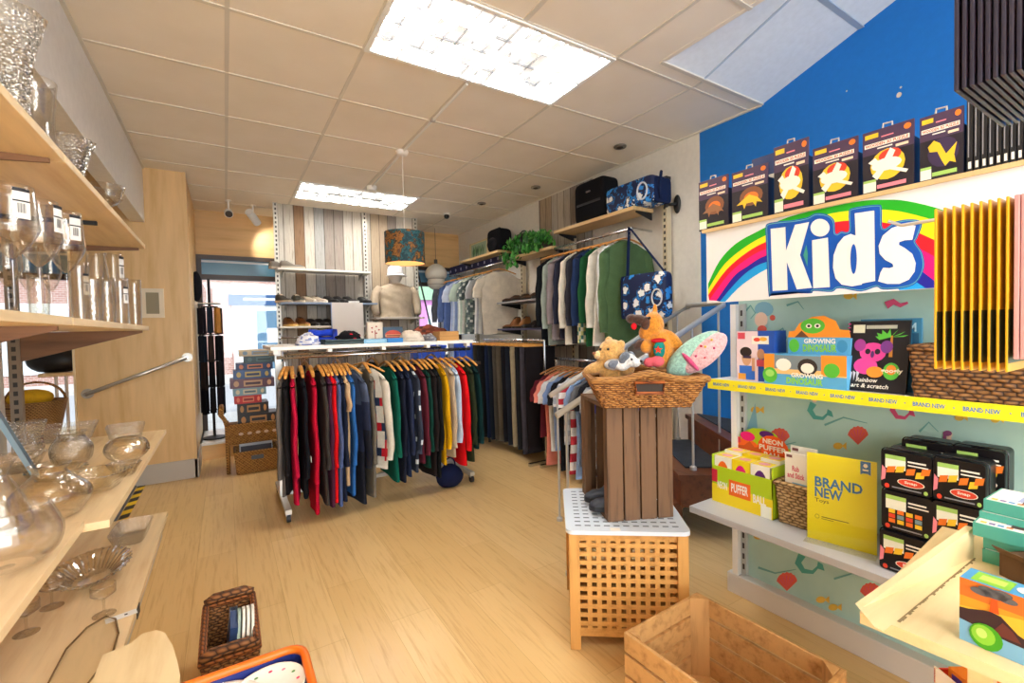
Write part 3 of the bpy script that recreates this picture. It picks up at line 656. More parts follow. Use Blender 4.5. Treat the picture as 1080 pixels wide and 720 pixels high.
def garment(name, label, cat, loc, rz, cols, L=.68, W=.215, sl=.56, pat=None, collar='crew', th=.019, group=None, seed=0, sleeve_col=None, tagp=False, sw=.056):
    R = random.Random(seed*31+5); x, y, z = loc; z -= .028; loc = (x, y, z)
    t = thing(name, label, cat, (x, y, z-.075-L), group); T = Matrix.Translation(loc) @ rotz(rz)
    ph = R.uniform(0, 6.28); fk = R.uniform(16, 26); amp = R.uniform(.004, .007)
    zs = [-.082, -.095, -.115, -.138, -.165]+[-.2-(L-.125)*k/20 for k in range(21)]
    def hw(zz):
        k = [( -.08, .10), (-.095, .13), (-.115, .17), (-.138, W*.95), (-.165, W), (-.3, W*.99), (-.08-L*.75, W*.98), (-.08-L, W*1.0)]
        for (a, p), (b, q) in zip(k, k[1:]):
            if zz <= a and zz >= b: return p+(q-p)*(a-zz)/(a-b)
        return k[-1][1]
    nz = len(zs)-1; nj = 24
    def fn(u, v):
        i = round(u*nz); zz = zs[i]; a = hw(zz); q = 2*PI*v; c, s = math.cos(q), math.sin(q)
        px = a*math.copysign(abs(c)**.75, c); fall = min(1, max(0, (-zz-.12)/.35))
        py = th*math.copysign(abs(s)**.6, s)*(.75+.25*fall) + amp*fall*math.sin(fk*px+ph+2*zz) + .004*fall*math.sin(9*zz+ph)
        return (px*(1-.05*fall*math.sin(7*zz+ph)), py, zz+ (.006*math.sin(fk*.6*px+ph) if i == nz else 0))
    m = pfun(pat, cols) if pat else fabric(cols[0])
    mb = MB(); mb.T = T; mb.grid(fn, nz, nj, m, cv=True)
    n0 = len(mb.v)-nj; mb.f.append(tuple(n0+k for k in range(nj))); mb.m.append(mb.m[-1]); mb.build('body', t, smooth=True)
    sm = fabric(sleeve_col or cols[0])
    if sl:
        for s in (-1, 1):
            long = sl > .35; yo = R.uniform(-.004, .004); flare = R.uniform(.03, .06) if long else .075
            def sf(u, v):
                q = 2*PI*v; zc = -.142-sl*u; cx = s*(W*.9+flare*min(1, u*1.6)**.8); rx = (sw-.014*u)*(1 if u > .02 else .75) if long else .058
                if long and u > .93: rx *= .86
                return (cx+rx*math.cos(q)+.004*math.sin(18*u+ph), yo+(th*.85)*math.sin(q)+.004*math.sin(11*u+ph), zc+s*.0*math.cos(q) - (s*math.cos(q)*.022 if u < .05 else 0))
            def smf(i, j):
                if pat in ('stripe', 'block', 'marks', 'plaid') and not sleeve_col: return m(min(23, int(i*24/16*min(1, sl/.56))+3), j*2)
                return sm
            mb = MB(); mb.T = T; mb.grid(sf, 16, 12, smf, cv=True); k = len(mb.v)-12
            mb.f.append(tuple(k+q for q in range(12))); mb.m.append(mb.m[-1]); mb.f.append(tuple(n for n in range(11, -1, -1))); mb.m.append(mb.m[0]); mb.build('sleeve', t, smooth=True)
    if collar:
        mb = MB(); mb.T = T; cm = fabric(cols[-1] if pat == 'collar' else (sleeve_col or cols[0]))
        if collar == 'crew': mb.path([(.082*math.cos(q), th*.8*math.sin(q), -.084-.018*abs(math.sin(q))) for q in [k*2*PI/16 for k in range(16)]], .009, cm, 6, True)
        elif collar == 'v':
            for s in (-1, 1): mb.path([(s*.08, 0, -.08), (s*.06, -th-.004, -.12), (s*.03, -th-.006, -.19), (0, -th-.006, -.25)], .010, cm, 6)
            for s in (-1, 1): mb.path([(s*.08, 0, -.08), (s*.06, th+.004, -.12), (s*.03, th+.006, -.19), (0, th+.006, -.25)], .010, cm, 6)
        elif collar == 'shirt':
            for s in (-1, 1): mb.prism([(0, s*(th+.002), -.085), (.085, s*th*.5, -.068), (.095, s*(th+.004), -.115), (.03, s*(th+.006), -.135)], (0, s*.003, 0), cm); mb.prism([(0, s*(th+.002), -.085), (-.085, s*th*.5, -.068), (-.095, s*(th+.004), -.115), (-.03, s*(th+.006), -.135)], (0, s*.003, 0), cm)
            mb.box(-.012, .012, -th-.010, -th-.007, -.08-L*.9, -.13, cm)
        elif collar == 'hood': mb.blob((0, th*.6, -.125), (.12, .035, .075), cm)
        mb.build({'crew': 'neckband', 'v': 'neckband', 'shirt': 'collar', 'hood': 'hood'}[collar], t, smooth=collar != 'shirt')
    if tagp:
        mb = MB(); mb.T = T; mb.cbox((-W-.055, -th-.006, -.63), (.05, .002, .035), TAGW); mb.build('paper_tag', t)
    return t
def trousers(label, loc, rz, col, L=1.02, W=.17, th=.02, group=None, seed=0, name='trousers'):
    R = random.Random(seed*17+3); x, y, z = loc; t = thing(name, label, 'trousers', (x, y, z-.06-L), group); T = Matrix.Translation(loc) @ rotz(rz)
    ph = R.uniform(0, 6); m = fabric(col, 300)
    mb = MB(); mb.T = T; mb.grid(lambda u, v: (W*math.copysign(abs(math.cos(2*PI*v))**.6, math.cos(2*PI*v)), th*.8*math.sin(2*PI*v), -.06-.045*u), 1, 18, m, cv=True); mb.build('waistband', t, smooth=True)
    for s in (-1, 1):
        def fn(u, v):
            q = 2*PI*v; zz = -.1-(L-.04)*u; w = (W*.56)*(1-.12*u); cx = s*W*.46*(1-.05*u)
            return (cx+w*math.copysign(abs(math.cos(q))**.7, math.cos(q)), th*math.sin(q)+s*.003+.004*math.sin(8*zz+ph+s), zz)
        mb = MB(); mb.T = T; mb.grid(fn, 14, 14, m, cv=True); k = len(mb.v)-14; mb.f.append(tuple(k+q for q in range(14))); mb.m.append(0); mb.build('leg', t, smooth=True)
    return t
def rail_labels(items, where):
    out = []; prev = None
    for it in items:
        d = it['d']; out.append(f"{d} on the {where}, " + (f"right of the {prev}" if prev else "at its left end")); prev = it['s']
    return out

# ================================================================= MIDDLE RACK
RK = dict(x0=.31, x1=1.74, yf=3.5, yb=4.12, zr=1.128, zs=1.205)
t = thing('clothes_rack', 'white double-rail clothes rack with a shelf on top, in the middle of the shop', 'clothes rack', (1.05, 3.8, 0))
cm = plain('#d9d8d3', .3, .6); pw = plain('#efece4', .4)
for y, nm in ((RK['yf'], 'rail'), (RK['yb'], 'rail')): mb = MB(); mb.tube((RK['x0']-.02, y, RK['zr']), (RK['x1']+.02, y, RK['zr']), .0125, CHROME, 12); mb.build(nm, t, smooth=True)
for x in (RK['x0']+.015, RK['x1']-.015):
    mb = MB(); mb.tube((x, RK['yf'], RK['zr']+.055), (x, RK['yb'], RK['zr']+.055), .011, cm); mb.build('cross_bar', t)
    for y in (RK['yf'], RK['yb']): mb = MB(); mb.tube((x, y, RK['zr']-.01), (x, y, RK['zs']-.03), .009, cm); mb.build('rail_bracket', t)
    ym = (RK['yf']+RK['yb'])/2
    mb = MB(); mb.bar((x, ym, .08), (x, ym, RK['zs']-.03), .04, .04, cm, up=(1, 0, 0)); mb.build('post', t)
    mb = MB(); mb.bar((x, RK['yf']-.06, .075), (x, RK['yb']+.06, .075), .04, .03, cm); ft_ = mb.build('foot', t)
    for y in (RK['yf']-.04, RK['yb']+.04):
        mb = MB(); mb.tube((x-.012, y, .03), (x+.012, y, .03), .028, DKGREY, 14); mb.box(x-.016, x+.016, y-.012, y+.012, .045, .065, STEEL); mb.build('castor', ft_)
mb = MB(); mb.bar((RK['x0'], ym, .1), (RK['x1'], ym, .1), .03, .03, cm); mb.build('stretcher', t)
mb = MB(); mb.box(RK['x0']-.06, RK['x1']+.01, RK['yf']-.09, RK['yb']+.06, RK['zs']-.026, RK['zs'], pw); sh_ = mb.build('shelf', t, bev=.003)
for x in (RK['x0']-.03, .62, 1.0, 1.35, RK['x1']-.04): mb = MB(); mb.box(x-.014, x+.014, RK['yf']-.093, RK['yf']-.03, RK['zs']-.05, RK['zs']-.027, pw); mb.build('shelf_clip', sh_)
G = [ # px, colours, length, kind, extra, description, short name
 (293, ['#5d5650'], .80, dict(rz=74, sl=.6, collar='shirt', W=.2, name='coat', cat='coat'), 'grey wool coat', 'grey wool coat'),
 (302, ['#1a1718'], .78, dict(rz=80, sl=.58, collar='crew', name='jacket', cat='jacket'), 'short black jacket', 'short black jacket'),
 (310, ['#b01236'], .86, dict(rz=85, sl=.6), 'narrow crimson jumper', 'narrow crimson jumper'),
 (321, ['#15161b'], .83, dict(rz=87, sl=.62, tagp=True, name='cardigan', cat='cardigan'), 'black cardigan with paper tag', 'tagged black cardigan'),
 (332, ['#b40f2e'], .96, dict(sl=.66), 'long crimson jumper', 'long crimson jumper'),
 (343, ['#3b3733'], .90, dict(), 'charcoal jumper', 'charcoal jumper'),
 (348, ['#4a2238'], .93, dict(), 'plum jumper', 'plum jumper'),
 (352, ['#d3131c'], .90, dict(), 'bright red jumper', 'bright red jumper'),
 (357, ['#4f5d86'], .94, dict(), 'slate blue jumper', 'slate blue jumper'),
 (362, ['#1b2236'], .90, dict(), 'navy jumper', 'first navy jumper'),
 (366, ['#c9a983'], .80, dict(sl=.2, name='top', cat='top'), 'beige short sleeved top', 'beige top'),
 (371, ['#2c62a4'], .88, dict(), 'cornflower blue jumper', 'cornflower blue jumper'),
 (383, ['#4c566c', '#2b3146', '#20222b'], .95, dict(rz=106, pat='block', sl=.62, W=.225, th=.02), 'banded navy and grey jumper', 'banded navy jumper'),
 (392, ['#6b6459'], .92, dict(sl=.6), 'grey brown jumper', 'grey brown jumper'),
 (408, ['#d8d0c0', '#b5222c', '#27324a'], .74, dict(rz=121, pat='argyle', collar='v', sl=.6, sw=.042), 'cream and red argyle jumper', 'argyle jumper'),
 (418, ['#0f5c4c'], .84, dict(), 'bottle green jumper', 'bottle green jumper'),
 (425, ['#1b1f2f'], .86, dict(), 'midnight blue jumper', 'midnight blue jumper'),
 (432, ['#262e47'], .82, dict(), 'ink blue cable jumper', 'ink blue jumper'),
 (439, ['#363c4c', '#cfd6dc'], .80, dict(pat='marks'), 'pale dashed grey jumper', 'dashed grey jumper'),
 (447, ['#5e2230'], .74, dict(sl=.6), 'maroon jumper', 'maroon jumper'),
 (452, ['#123a31'], .78, dict(), 'forest green jumper', 'forest green jumper'),
 (457, ['#241d1d'], .86, dict(), 'brown black jumper', 'brown black jumper'),
 (463, ['#191a1c'], .88, dict(), 'plain black jumper', 'plain black jumper'),
 (470, ['#d9a40f'], .78, dict(), 'mustard yellow jumper', 'mustard yellow jumper'),
 (477, ['#bfae95'], .74, dict(), 'oatmeal jumper', 'oatmeal jumper'),
 (483, ['#b9cbe0'], .62, dict(sl=.55, name='shirt', cat='shirt'), 'pale blue shirt', 'pale blue shirt'),
 (490, ['#d8141c'], .82, dict(sl=.62), 'scarlet jumper', 'scarlet jumper'),
 (497, ['#2e3522'], .80, dict(), 'dark olive jumper', 'dark olive jumper'),
 (504, ['#0f2f30'], .70, dict(sl=.58, W=.22), 'dark teal jumper', 'dark teal jumper')]
labs = rail_labels([dict(d=g[4], s=g[5]) for g in G], 'middle rack')
for i, (g, lab) in enumerate(zip(G, labs)):
    px, cols, L, o, d, s = g; o = dict(o); X = aty(px, 440, 3.3).x; rz = math.radians(o.pop('rz', 90+4*hsh(i, 3))); nm = o.pop('name', 'jumper'); ct = o.pop('cat', 'jumper')
    X = max(RK['x0']+.03, X+.21*math.cos(rz)); o.setdefault('sl', .58)
    garment(nm, lab, ct, (X, RK['yf'], RK['zr']), rz, cols, L=L, group='knitwear on the middle rack', seed=i, **o)
    hanger((X, RK['yf'], RK['zr']), rz, f"wooden hanger inside the {s} on the middle rack", 'wooden hangers on the middle rack')
# a few pieces showing on the far rail
B = [(.55, '#2f3c5c', 'dark blue jumper'), (.8, '#8a2a35', 'wine red jumper'), (1.1, '#2e2a2a', 'sooty black jumper'), (1.35, '#c8a466', 'camel jumper'), (1.66, '#1f2b55', 'royal navy jumper')]
for i, (X, c, d) in enumerate(B):
    garment('jumper', f"{d} on the far rail of the middle rack, mostly behind the front row", 'jumper', (X, RK['yb'], RK['zr']), PI/2, [c], L=.9, sl=.62, seed=90+i, group='knitwear on the far rail')
    hanger((X, RK['yb'], RK['zr']), PI/2, f"wooden hanger inside the {d} on the far rail", 'wooden hangers on the far rail')
p = atz(478, 515, 0); t = thing('carrier_bag', 'dark blue bag slumped on the floor under the right end of the middle rack', 'bag', (p.x, p.y+.06, 0))
mb = MB(); mb.blob((p.x, p.y+.06, .09), (.12, .08, .1), fabric('#1a2140'), fn=lambda q: V((q.x*(1-.25*max(0, q.z)/.1), q.y, max(q.z, -.089)))); mb.build('body', t, smooth=True)
mb = MB(); mb.path([V((p.x+.05*math.cos(q), p.y+.06, .17+.07*math.sin(q))) for q in [k*PI/8 for k in range(9)]], .006, fabric('#1a2140'), 6); mb.build('handle', t)

# ---- things on the rack's shelf
ZS = RK['zs']+.0008
def shelfx(px, Y): return aty(px, 360, Y).x
def fold(label, cat, name, px0, px1, Y, h, col, d=.22, layers=3, rz=0, z=ZS):
    x0, x1 = shelfx(px0, Y), shelfx(px1, Y); mb = MB(); k = h/layers; cols = col if isinstance(col, list) else [col]*layers
    mb.T = Matrix.Translation(((x0+x1)/2, Y+d/2, z)) @ rotz(rz); w = (x1-x0)/2
    for i in range(layers):
        def fn(u, v):
            q = 2*PI*v; c, s = math.cos(q), math.sin(q); a = .5*k
            return (w*(2*u-1)*(1-.02*i), (d/2)*math.copysign(abs(c)**.35, c), i*k+a+a*.97*math.copysign(abs(s)**.6, s)+.1*k*math.sin(7*u+i+3*v)*(1 if i else 0))
        f = fabric(cols[i]); mb.grid(fn, 10, 16, f, cv=True)
        n = len(mb.v); mb.f += [tuple(n-16+q for q in range(16)), tuple(n-176+q for q in range(15, -1, -1))]; mb.m += [mb.mi(f)]*2
    o = mb.build(name, smooth=True); tag(o, label, cat); return o
def lump(label, cat, name, px0, px1, Y, h, cols, seed, d=.2, z=ZS):
    x0, x1 = shelfx(px0, Y), shelfx(px1, Y); mb = MB(); ms = [fabric(c) for c in cols]
    def fn(u, v):
        th = PI*u/2*.999+.001; q = 2*PI*v; p = V((math.sin(th)*math.cos(q), math.sin(th)*math.sin(q), math.cos(th)))
        k = 1+.22*noise.noise(p*2.2+V((seed, 0, 0)))+.08*noise.noise(p*6+V((0, seed, 0))); return ((x0+x1)/2+(x1-x0)/2*p.x*k, Y+d/2+d/2*p.y*k, z+max(0, h*p.z*k)) if u < .999 else ((x0+x1)/2+(x1-x0)/2*p.x, Y+d/2+d/2*p.y, z)
    mb.grid(fn, 12, 22, lambda i, j: ms[int(abs(noise.noise(V((i*.5, j*.42, seed))))*3.3) % len(ms)], cv=True)
    mb.f.append(tuple(len(mb.v)-1-q for q in range(22))); mb.m.append(0); o = mb.build(name, smooth=True); tag(o, label, cat); return o
lump('white and blue patterned cloth bundled at the left end of the rack shelf', 'cloth', 'patterned_cloth', 314, 340, 3.46, .085, ['#e3e3ea', '#8b98c8', '#d9d6dd'], 1.3)
fold('royal blue towel rolled and folded on the rack shelf', 'towel', 'folded_towel', 331, 357, 3.66, .11, '#2846c4', layers=2, rz=-.35)
fold('flat grey green folded jumper under the red and black one', 'jumper', 'folded_jumper', 343, 385, 3.42, .036, ['#5b6a6c', '#4c5c5f'], layers=2, d=.22)
lump('red and black patterned jumper heaped on the rack shelf', 'jumper', 'heaped_jumper', 358, 384, 3.43, .06, ['#17161a', '#17161a', '#c0182c'], 4.1, z=ZS+.0365)
def carton(label, cat, name, px0, px1, Y, h, d, m, art=None, z=ZS, rz=0):
    x0, x1 = shelfx(px0, Y), shelfx(px1, Y); mb = MB(); mb.box(x0, x1, Y, Y+d, z, z+h, m)
    if art: art(Face(mb, (x0, Y, z), (x1-x0, 0, 0), (0, 0, h)))
    o = mb.build(name); tag(o, label, cat); return o
carton('flat pale blue box at the middle of the rack shelf edge', 'box', 'flat_box', 384, 408, 3.42, .03, .16, plain('#7fb7d8', .5), lambda f: f.rect(.1, .3, .9, .7, plain('#a5d0e6', .5)))
carton('flat bright blue box next to the pale blue one on the rack shelf', 'box', 'flat_box', 409, 425, 3.42, .034, .16, plain('#2f82c8', .5))
def art1(f): 
    f.rect(.06, .05, .94, .95, plain('#e2cfb8', .5)); r = plain('#a8322a', .5)
    for q in range(5): a = q*2*PI/5; f.ell(.5+.25*math.cos(a), .62+.17*math.sin(a), .06, .04, r, 10, up=False)
    f.rect(.47, .2, .53, .6, r); f.ell(.5, .2, .3, .1, r, 14, PI, 2*PI)
carton('upright cream game box printed with small red figures', 'game box', 'game_box', 388, 404, 3.62, .16, .045, plain('#d8c3a8', .5), art1)
def art2(f): f.rect(.04, .06, .96, .94, plain('#41586a', .5)); f.ell(.5, .45, .42, .34, plain('#c4452e', .5)); f.rect(.1, .35, .9, .5, plain('#d9b183', .5)); f.rect(.15, .39, .85, .46, plain('#8a2c22', .5))
carton('upright blue game box with a red oval emblem on the rack shelf', 'game box', 'game_box', 404.5, 425, 3.62, .12, .05, plain('#3c5264', .5), art2)
lump('cream knitted bundle right of the game boxes on the rack shelf', 'cloth', 'knitted_bundle', 425, 452, 3.44, .085, ['#d9cdbb', '#c9bca9'], 2.2)
lump('grey patterned cloth between the cream bundle and the cardboard box', 'cloth', 'small_cloth', 451, 464, 3.44, .06, ['#77767c', '#a4a2a4', '#4b4b55'], 7.7)
lump('rust brown scarf heaped behind the cream bundle', 'scarf', 'heaped_scarf', 436, 478, 3.72, .125, ['#6a3a2a', '#8c4a35', '#4e3630'], 5.5)
carton('plain cardboard box at the right end of the rack shelf', 'box', 'cardboard_box', 464, 484, 3.44, .075, .14, wood('#c08f52', '#a97a42', 'X', .7, 1, 3), lambda f: f.rect(0, .46, 1, .52, plain('#a97a42', .6)))

# ================================================================= BOARD WALL SHELVES AND SHOES
def wall_shelf(label, x0, x1, y0, y1, z, m, n=2, th=.022):
    t = thing('wall_shelf', label, 'shelf', ((x0+x1)/2, (y0+y1)/2, z-th)); mb = MB(); mb.box(x0, x1, y0, y1, z-th, z, m); mb.build('board', t, bev=.002)
    for x in (x0+.06, x1-.08): mb = MB(); mb.prism([(x, y1, z-th), (x, y0+.04, z-th), (x, y1, z-th-.06)], (.008, 0, 0), plain('#b9b3a8', .4)); mb.build('bracket', t)
    return t
YF, YB = 5.52, 5.778
wall_shelf('white wall shelf, topmost on the washed-board partition', .50, 1.49, YF, YB, 2.005, plain('#e5e1d6', .4))
wall_shelf('blue grey wall shelf holding slippers and black shoes, middle on the board partition', .52, 1.56, YF, YB, 1.635, plain('#7d8ca3', .5))
wall_shelf('cream wall shelf with brown boots, lowest on the board partition', .50, 1.44, YF, YB, 1.372, plain('#dcd6c8', .4))
wall_shelf('grey wall shelf carrying the shop mannequin', 1.52, 2.13, YF-.06, YB, 1.462, plain('#bdb6ab', .4))
t = thing('hanging_rail', 'short chrome rail below the lowest shoe shelf on the board partition', 'rail', (.9, 5.5, 1.245)); mb = MB(); mb.tube((.5, 5.53, 1.25), (1.45, 5.53, 1.25), .012, CHROME); mb.build('rail', t)
for x in (.5, 1.45): mb = MB(); mb.tube((x, 5.53, 1.25), (x, 5.778, 1.25), .009, CHROME); mb.build('bracket', t)
x0, x1 = aty(350, 330, 5.48).x, aty(383, 330, 5.48).x; z0, z1 = aty(366, 366, 5.48).z, aty(366, 319, 5.48).z
mb = MB(); mb.box(x0, x1, 5.475, 5.487, z0, z1, plain('#d6cdc4', .6)); mb.box(x0-.008, x0, 5.474, 5.488, z0, z1, plain('#8ca0c8', .5)); tag(mb.build('blank_sign'), 'blank pale board hung in front of the lower shoe shelves', 'board')
def shoe(label, x, y, z, rz, up, sole='#2a2522', boot=0.0, group=None, Ln=.26, lining='#3a2f28', name='shoe'):
    t = thing(name, label, 'boot' if boot > .05 else 'shoe', (x, y, z), group); T = Matrix.Translation((x, y, z)) @ rotz(rz); m = plain(up, .55) if not isinstance(up, bpy.types.Material) else up; lm = plain(lining, .8)
    def w(u): return .041*(.62+.5*math.sin(PI*min(1, .15+u*.9))**.8) if u < .97 else .02
    def h(u): return .085+boot if u < .3 else (.085+boot-(.04+boot)*min(1, (u-.3)/.28) if u < .58 else .045-.02*max(0, (u-.8)/.2))
    def fn(u, v):
        q = PI*v; a = w(u)*(1 if 0 < u < 1 else .35); hh = h(u)*(1 if 0 < u < 1 else .6)
        return (Ln*(u-.5), a*math.cos(q), .02+(hh-.02)*max(0, math.sin(q))**.55)
    mb = MB(); mb.T = T; mb.grid(fn, 16, 12, lambda i, j: lm if (i < 6 and 4 <= j <= 7 and i > 0) else m)
    n = len(mb.v); mb.f += [tuple(n-13+q for q in range(13)), tuple(n-17*13+q for q in range(12, -1, -1))]; mb.m += [mb.mi(m)]*2; mb.build('upper', t, smooth=True)
    mb = MB(); mb.T = T; us = [k/14 for k in range(15)]; out = [(Ln*(u-.5), w(u)*1.08*(1 if 0 < u < 1 else .4), 0) for u in us]+[(Ln*(u-.5), -w(u)*1.08*(1 if 0 < u < 1 else .4), 0) for u in us[::-1]]
    mb.prism(out[::-1], (0, 0, .022), plain(sole, .6)); mb.build('sole', t); return t
def sx(px, Y=5.62): return aty(px, 310, Y).x
shoe('grey canvas slip-on on the top shelf, its heel at the shelf end', sx(299), 5.68, 2.006, .1, '#6e665b', '#a89c88'); shoe('grey canvas slip-on lying in front of its pair on the top shelf', sx(309), 5.585, 2.006, -.1, '#756c60', '#b3a894')
for i, (px, c, so, d) in enumerate(((300, '#4a443b', '#c9b494', 'dark slipper with a fleecy cuff at the left end of the middle shoe shelf'), (315, '#3d4038', '#cbb99c', 'dark slipper with a fleecy cuff, second on the middle shoe shelf'), (326.5, '#b8a891', '#ddd2c0', 'cream trainer just right of the dark slippers'),
          (337, '#c2b49e', '#ddd2c0', 'cream trainer next to the black shoes on the middle shelf'), (350, '#1e1b1b', '#141212', 'black lace-up shoe just right of the cream trainers'), (359.5, '#222022', '#141212', 'black lace-up shoe second from the cream trainers'), (370.5, '#2b2b2b', '#e2e0da', 'black shoe with a white tag on the middle shelf'), (385, '#2a2c2e', '#1a1818', 'dark trainer at the right end of the middle shoe shelf'))):
    shoe(d, sx(px), 5.64, 1.636, -PI/2+.5+.3*hsh(i, 2), c, so, .012 if i < 2 else 0, 'shoes on the middle wall shelf', .24, '#d9c6a8' if i < 2 else '#3a2f28')
for i, (px, c, so, d) in enumerate(((306, '#7d4a1c', '#e6bb6a', 'brown boot with a pale sole at the left of the lowest shelf'), (319, '#7a4519', '#e6bb6a', 'brown boot with a pale sole, second on the lowest shelf'), (330, '#241a17', '#15100e', 'black shoe beside the brown boots'), (339, '#201816', '#15100e', 'black shoe in the middle of the lowest shelf'), (347.5, '#1d1615', '#15100e', 'black shoe partly behind the blank board'))):
    shoe(d, sx(px), 5.64, 1.373, -PI/2+.35, c, so, .02 if i < 2 else 0, 'shoes on the lowest wall shelf', .24)
# mannequin
mx = aty(417, 300, 5.6).x; mz = 1.463
t = thing('mannequin', 'headed shop mannequin torso wearing a beige sweatshirt, on the grey wall shelf', 'mannequin', (mx, 5.6, mz)); SK = plain('#d8d0c4', .5); SW = fabric('#b5a58e', 200)
mb = MB(); mb.T = Matrix.Translation((mx, 5.6, mz))
mb.lathe(spline([(.05, .36), (.052, .42), (.06, .45), (.085, .49), (.088, .54), (.07, .6), (.001, .625)], 4), SK, n=20); mb.build('head', t, smooth=True)
def tor(u, v):
    q = 2*PI*v; z = .42*u; k = [(0, .20, .1), (.12, .19, .1), (.3, .2, .105), (.75, .225, .105), (.9, .19, .085), (.97, .1, .06), (1, .06, .05)]
    for (a, w0, d0), (b, w1, d1) in zip(k, k[1:]):
        if u <= b+1e-9: f = (u-a)/(b-a); w = w0+(w1-w0)*f; d = d0+(d1-d0)*f; break
    return (w*math.cos(q), d*math.sin(q)+.006*math.sin(10*q+9*u)*(u < .9)+.004*math.sin(22*u+5*math.cos(q))*(u < .8), z)
mb = MB(); mb.T = Matrix.Translation((mx, 5.6, mz)); mb.grid(tor, 24, 28, SW, cv=True); mb.f.append(tuple(range(27, -1, -1))); mb.m.append(0); mb.build('sweatshirt', t, smooth=True)
for s in (-1, 1):
    mb = MB(); mb.T = Matrix.Translation((mx, 5.6, mz)); mb.path([(s*.185, 0, .355), (s*.235, 0, .3), (s*.262, -.01, .2), (s*.27, -.03, .1), (s*.26, -.06, .045)], [.055, .06, .055, .05, .042], SW, 12); mb.build('sleeve', t, smooth=True)
mb = MB(); mb.T = Matrix.Translation((mx, 5.6, mz)); mb.path([(.075*math.cos(q), .06*math.sin(q)-.005, .405) for q in [k*PI/8 for k in range(16)]], .013, SW, 6, True); mb.build('neckband', t, smooth=True)
t = thing('cap', 'white baseball cap on the mannequin head', 'cap', (mx, 5.6, mz+.53)); wc = fabric('#efecee', 300, var=.05)
mb = MB(); mb.T = Matrix.Translation((mx, 5.6, mz)); mb.lathe(spline([(.094, .53), (.097, .56), (.085, .61), (.05, .64), (.001, .65)], 4), wc, n=24); mb.build('crown', t, smooth=True)
mb = MB(); mb.T = Matrix.Translation((mx, 5.6, mz)); mb.grid(lambda u, v: ((.092+.075*v*max(0, math.sin(PI*u))**.6)*math.cos(PI+PI*u)*(1), (.092+.085*v*max(0, math.sin(PI*u))**.5)*math.sin(PI+PI*u), .535-.03*v), 16, 4, wc); mb.build('brim', t, smooth=True, solid=.004)

# ================================================================= PENDANT, CONDUIT, SMALL CEILING FITTINGS
def floral():
    m, nt, b = newmat('floral_print'); v = coord(nt); n = tex_noise(nt, v, 13, 5, .7)
    nt.links.new(ramp(nt, n, [(.3, '#10343c'), (.45, '#1d5a60'), (.5, '#38281a'), (.56, '#8a5a22'), (.63, '#5a3414'), (.7, '#15454b')], 'CONSTANT'), b.inputs['Base Color']); b.inputs['Roughness'].default_value = .8; return m
r0 = atz(424, 159, CZ); sx0, sy0 = r0.x, r0.y
zt = aty(427, 245.5, sy0).z; zb_ = aty(427, 275, sy0-.15).z; rr = (aty(447, 262, sy0).x-aty(407, 262, sy0).x)/2
t = thing('pendant_lamp', 'drum pendant lamp in dark teal and brown floral fabric', 'lamp', (sx0, sy0, zb_))
mb = MB(); mb.lathe([(rr, zb_), (rr, zt), (rr-.004, zt), (rr-.004, zb_)], floral(), (sx0, sy0, 0), 36); mb.build('shade', t, smooth=False)
mb = MB(); mb.lathe([(rr-.005, zb_+.002), (rr-.005, zt-.002)], plain('#f0c79a', .7), (sx0, sy0, 0), 36); mb.build('lining', t, smooth=True)
mb = MB(); mb.tube((sx0, sy0, zt-.08), (sx0, sy0, CZ-.03), .003, plain('#e9e4da', .5)); mb.build('flex', t)
mb = MB(); mb.blob((sx0, sy0, zt-.15), (.03, .03, .045), emit('#ffd9a0', 14)); mb.tube((sx0, sy0, zt-.11), (sx0, sy0, zt-.06), .016, WHITE); mb.build('bulb', t, smooth=True)
mb = MB(); [mb.tube((sx0, sy0, zt-.01), (sx0+rr*math.cos(q), sy0+rr*math.sin(q), zt-.01), .002, STEEL) for q in (0, 2.09, 4.19)]; mb.build('spider', t)
mb = MB(); mb.lathe([(.001, CZ-.035), (.04, CZ-.035), (.05, CZ-.012), (.05, CZ-.001)], WHITE, (sx0, sy0, 0), 20); mb.build('ceiling_rose', t, smooth=True)
t = thing('cable_conduit', 'white cable conduit running along the ceiling to the pendant lamp', 'conduit', (1.27, 3.5, CZ-.02))
mb = MB(); mb.tube((1.268, 2.47, CZ-.013), (sx0, sy0-.05, CZ-.013), .009, WHITE); mb.tube((sx0, sy0+.05, CZ-.013), (1.3, 4.66, CZ-.013), .009, WHITE); mb.build('tube', t)
mb = MB(); mb.lathe([(.001, CZ-.05), (.045, CZ-.05), (.05, CZ-.02), (.05, CZ-.001)], WHITE, (1.305, 4.7, 0), 18); mb.build('junction_box', t)
mb = MB(); mb.cbox((1.268, 3.0, CZ-.018), (.03, .02, .022), plain('#a9a092', .4)); mb.build('clip', t)
for px, py, lab in ((654, 154, 'dark eyeball downlight nearest the blue wall'), (565, 197, 'dark eyeball downlight above the ivy plant'), (508, 214, 'dark eyeball downlight above the far shirt rail')):
    p = atz(px, py, CZ); t = thing('downlight', lab, 'downlight', (p.x, p.y, CZ-.02), 'eyeball downlights along the right wall')
    mb = MB(); mb.lathe([(.032, CZ-.001), (.052, CZ-.001), (.05, CZ-.012), (.034, CZ-.016), (.032, CZ-.004)], plain('#8f887c', .3, .8), (p.x, p.y, 0), 24); mb.build('bezel', t, smooth=True)
    mb = MB(); mb.blob((p.x, p.y, CZ-.006), (.031, .031, .02), plain('#4a443d', .3, .6)); mb.build('eyeball', t, smooth=True)
p = atz(471, 225, CZ); t = thing('dome_camera', 'small black dome camera on the ceiling before the right shop window', 'camera', (p.x, p.y, CZ-.07))
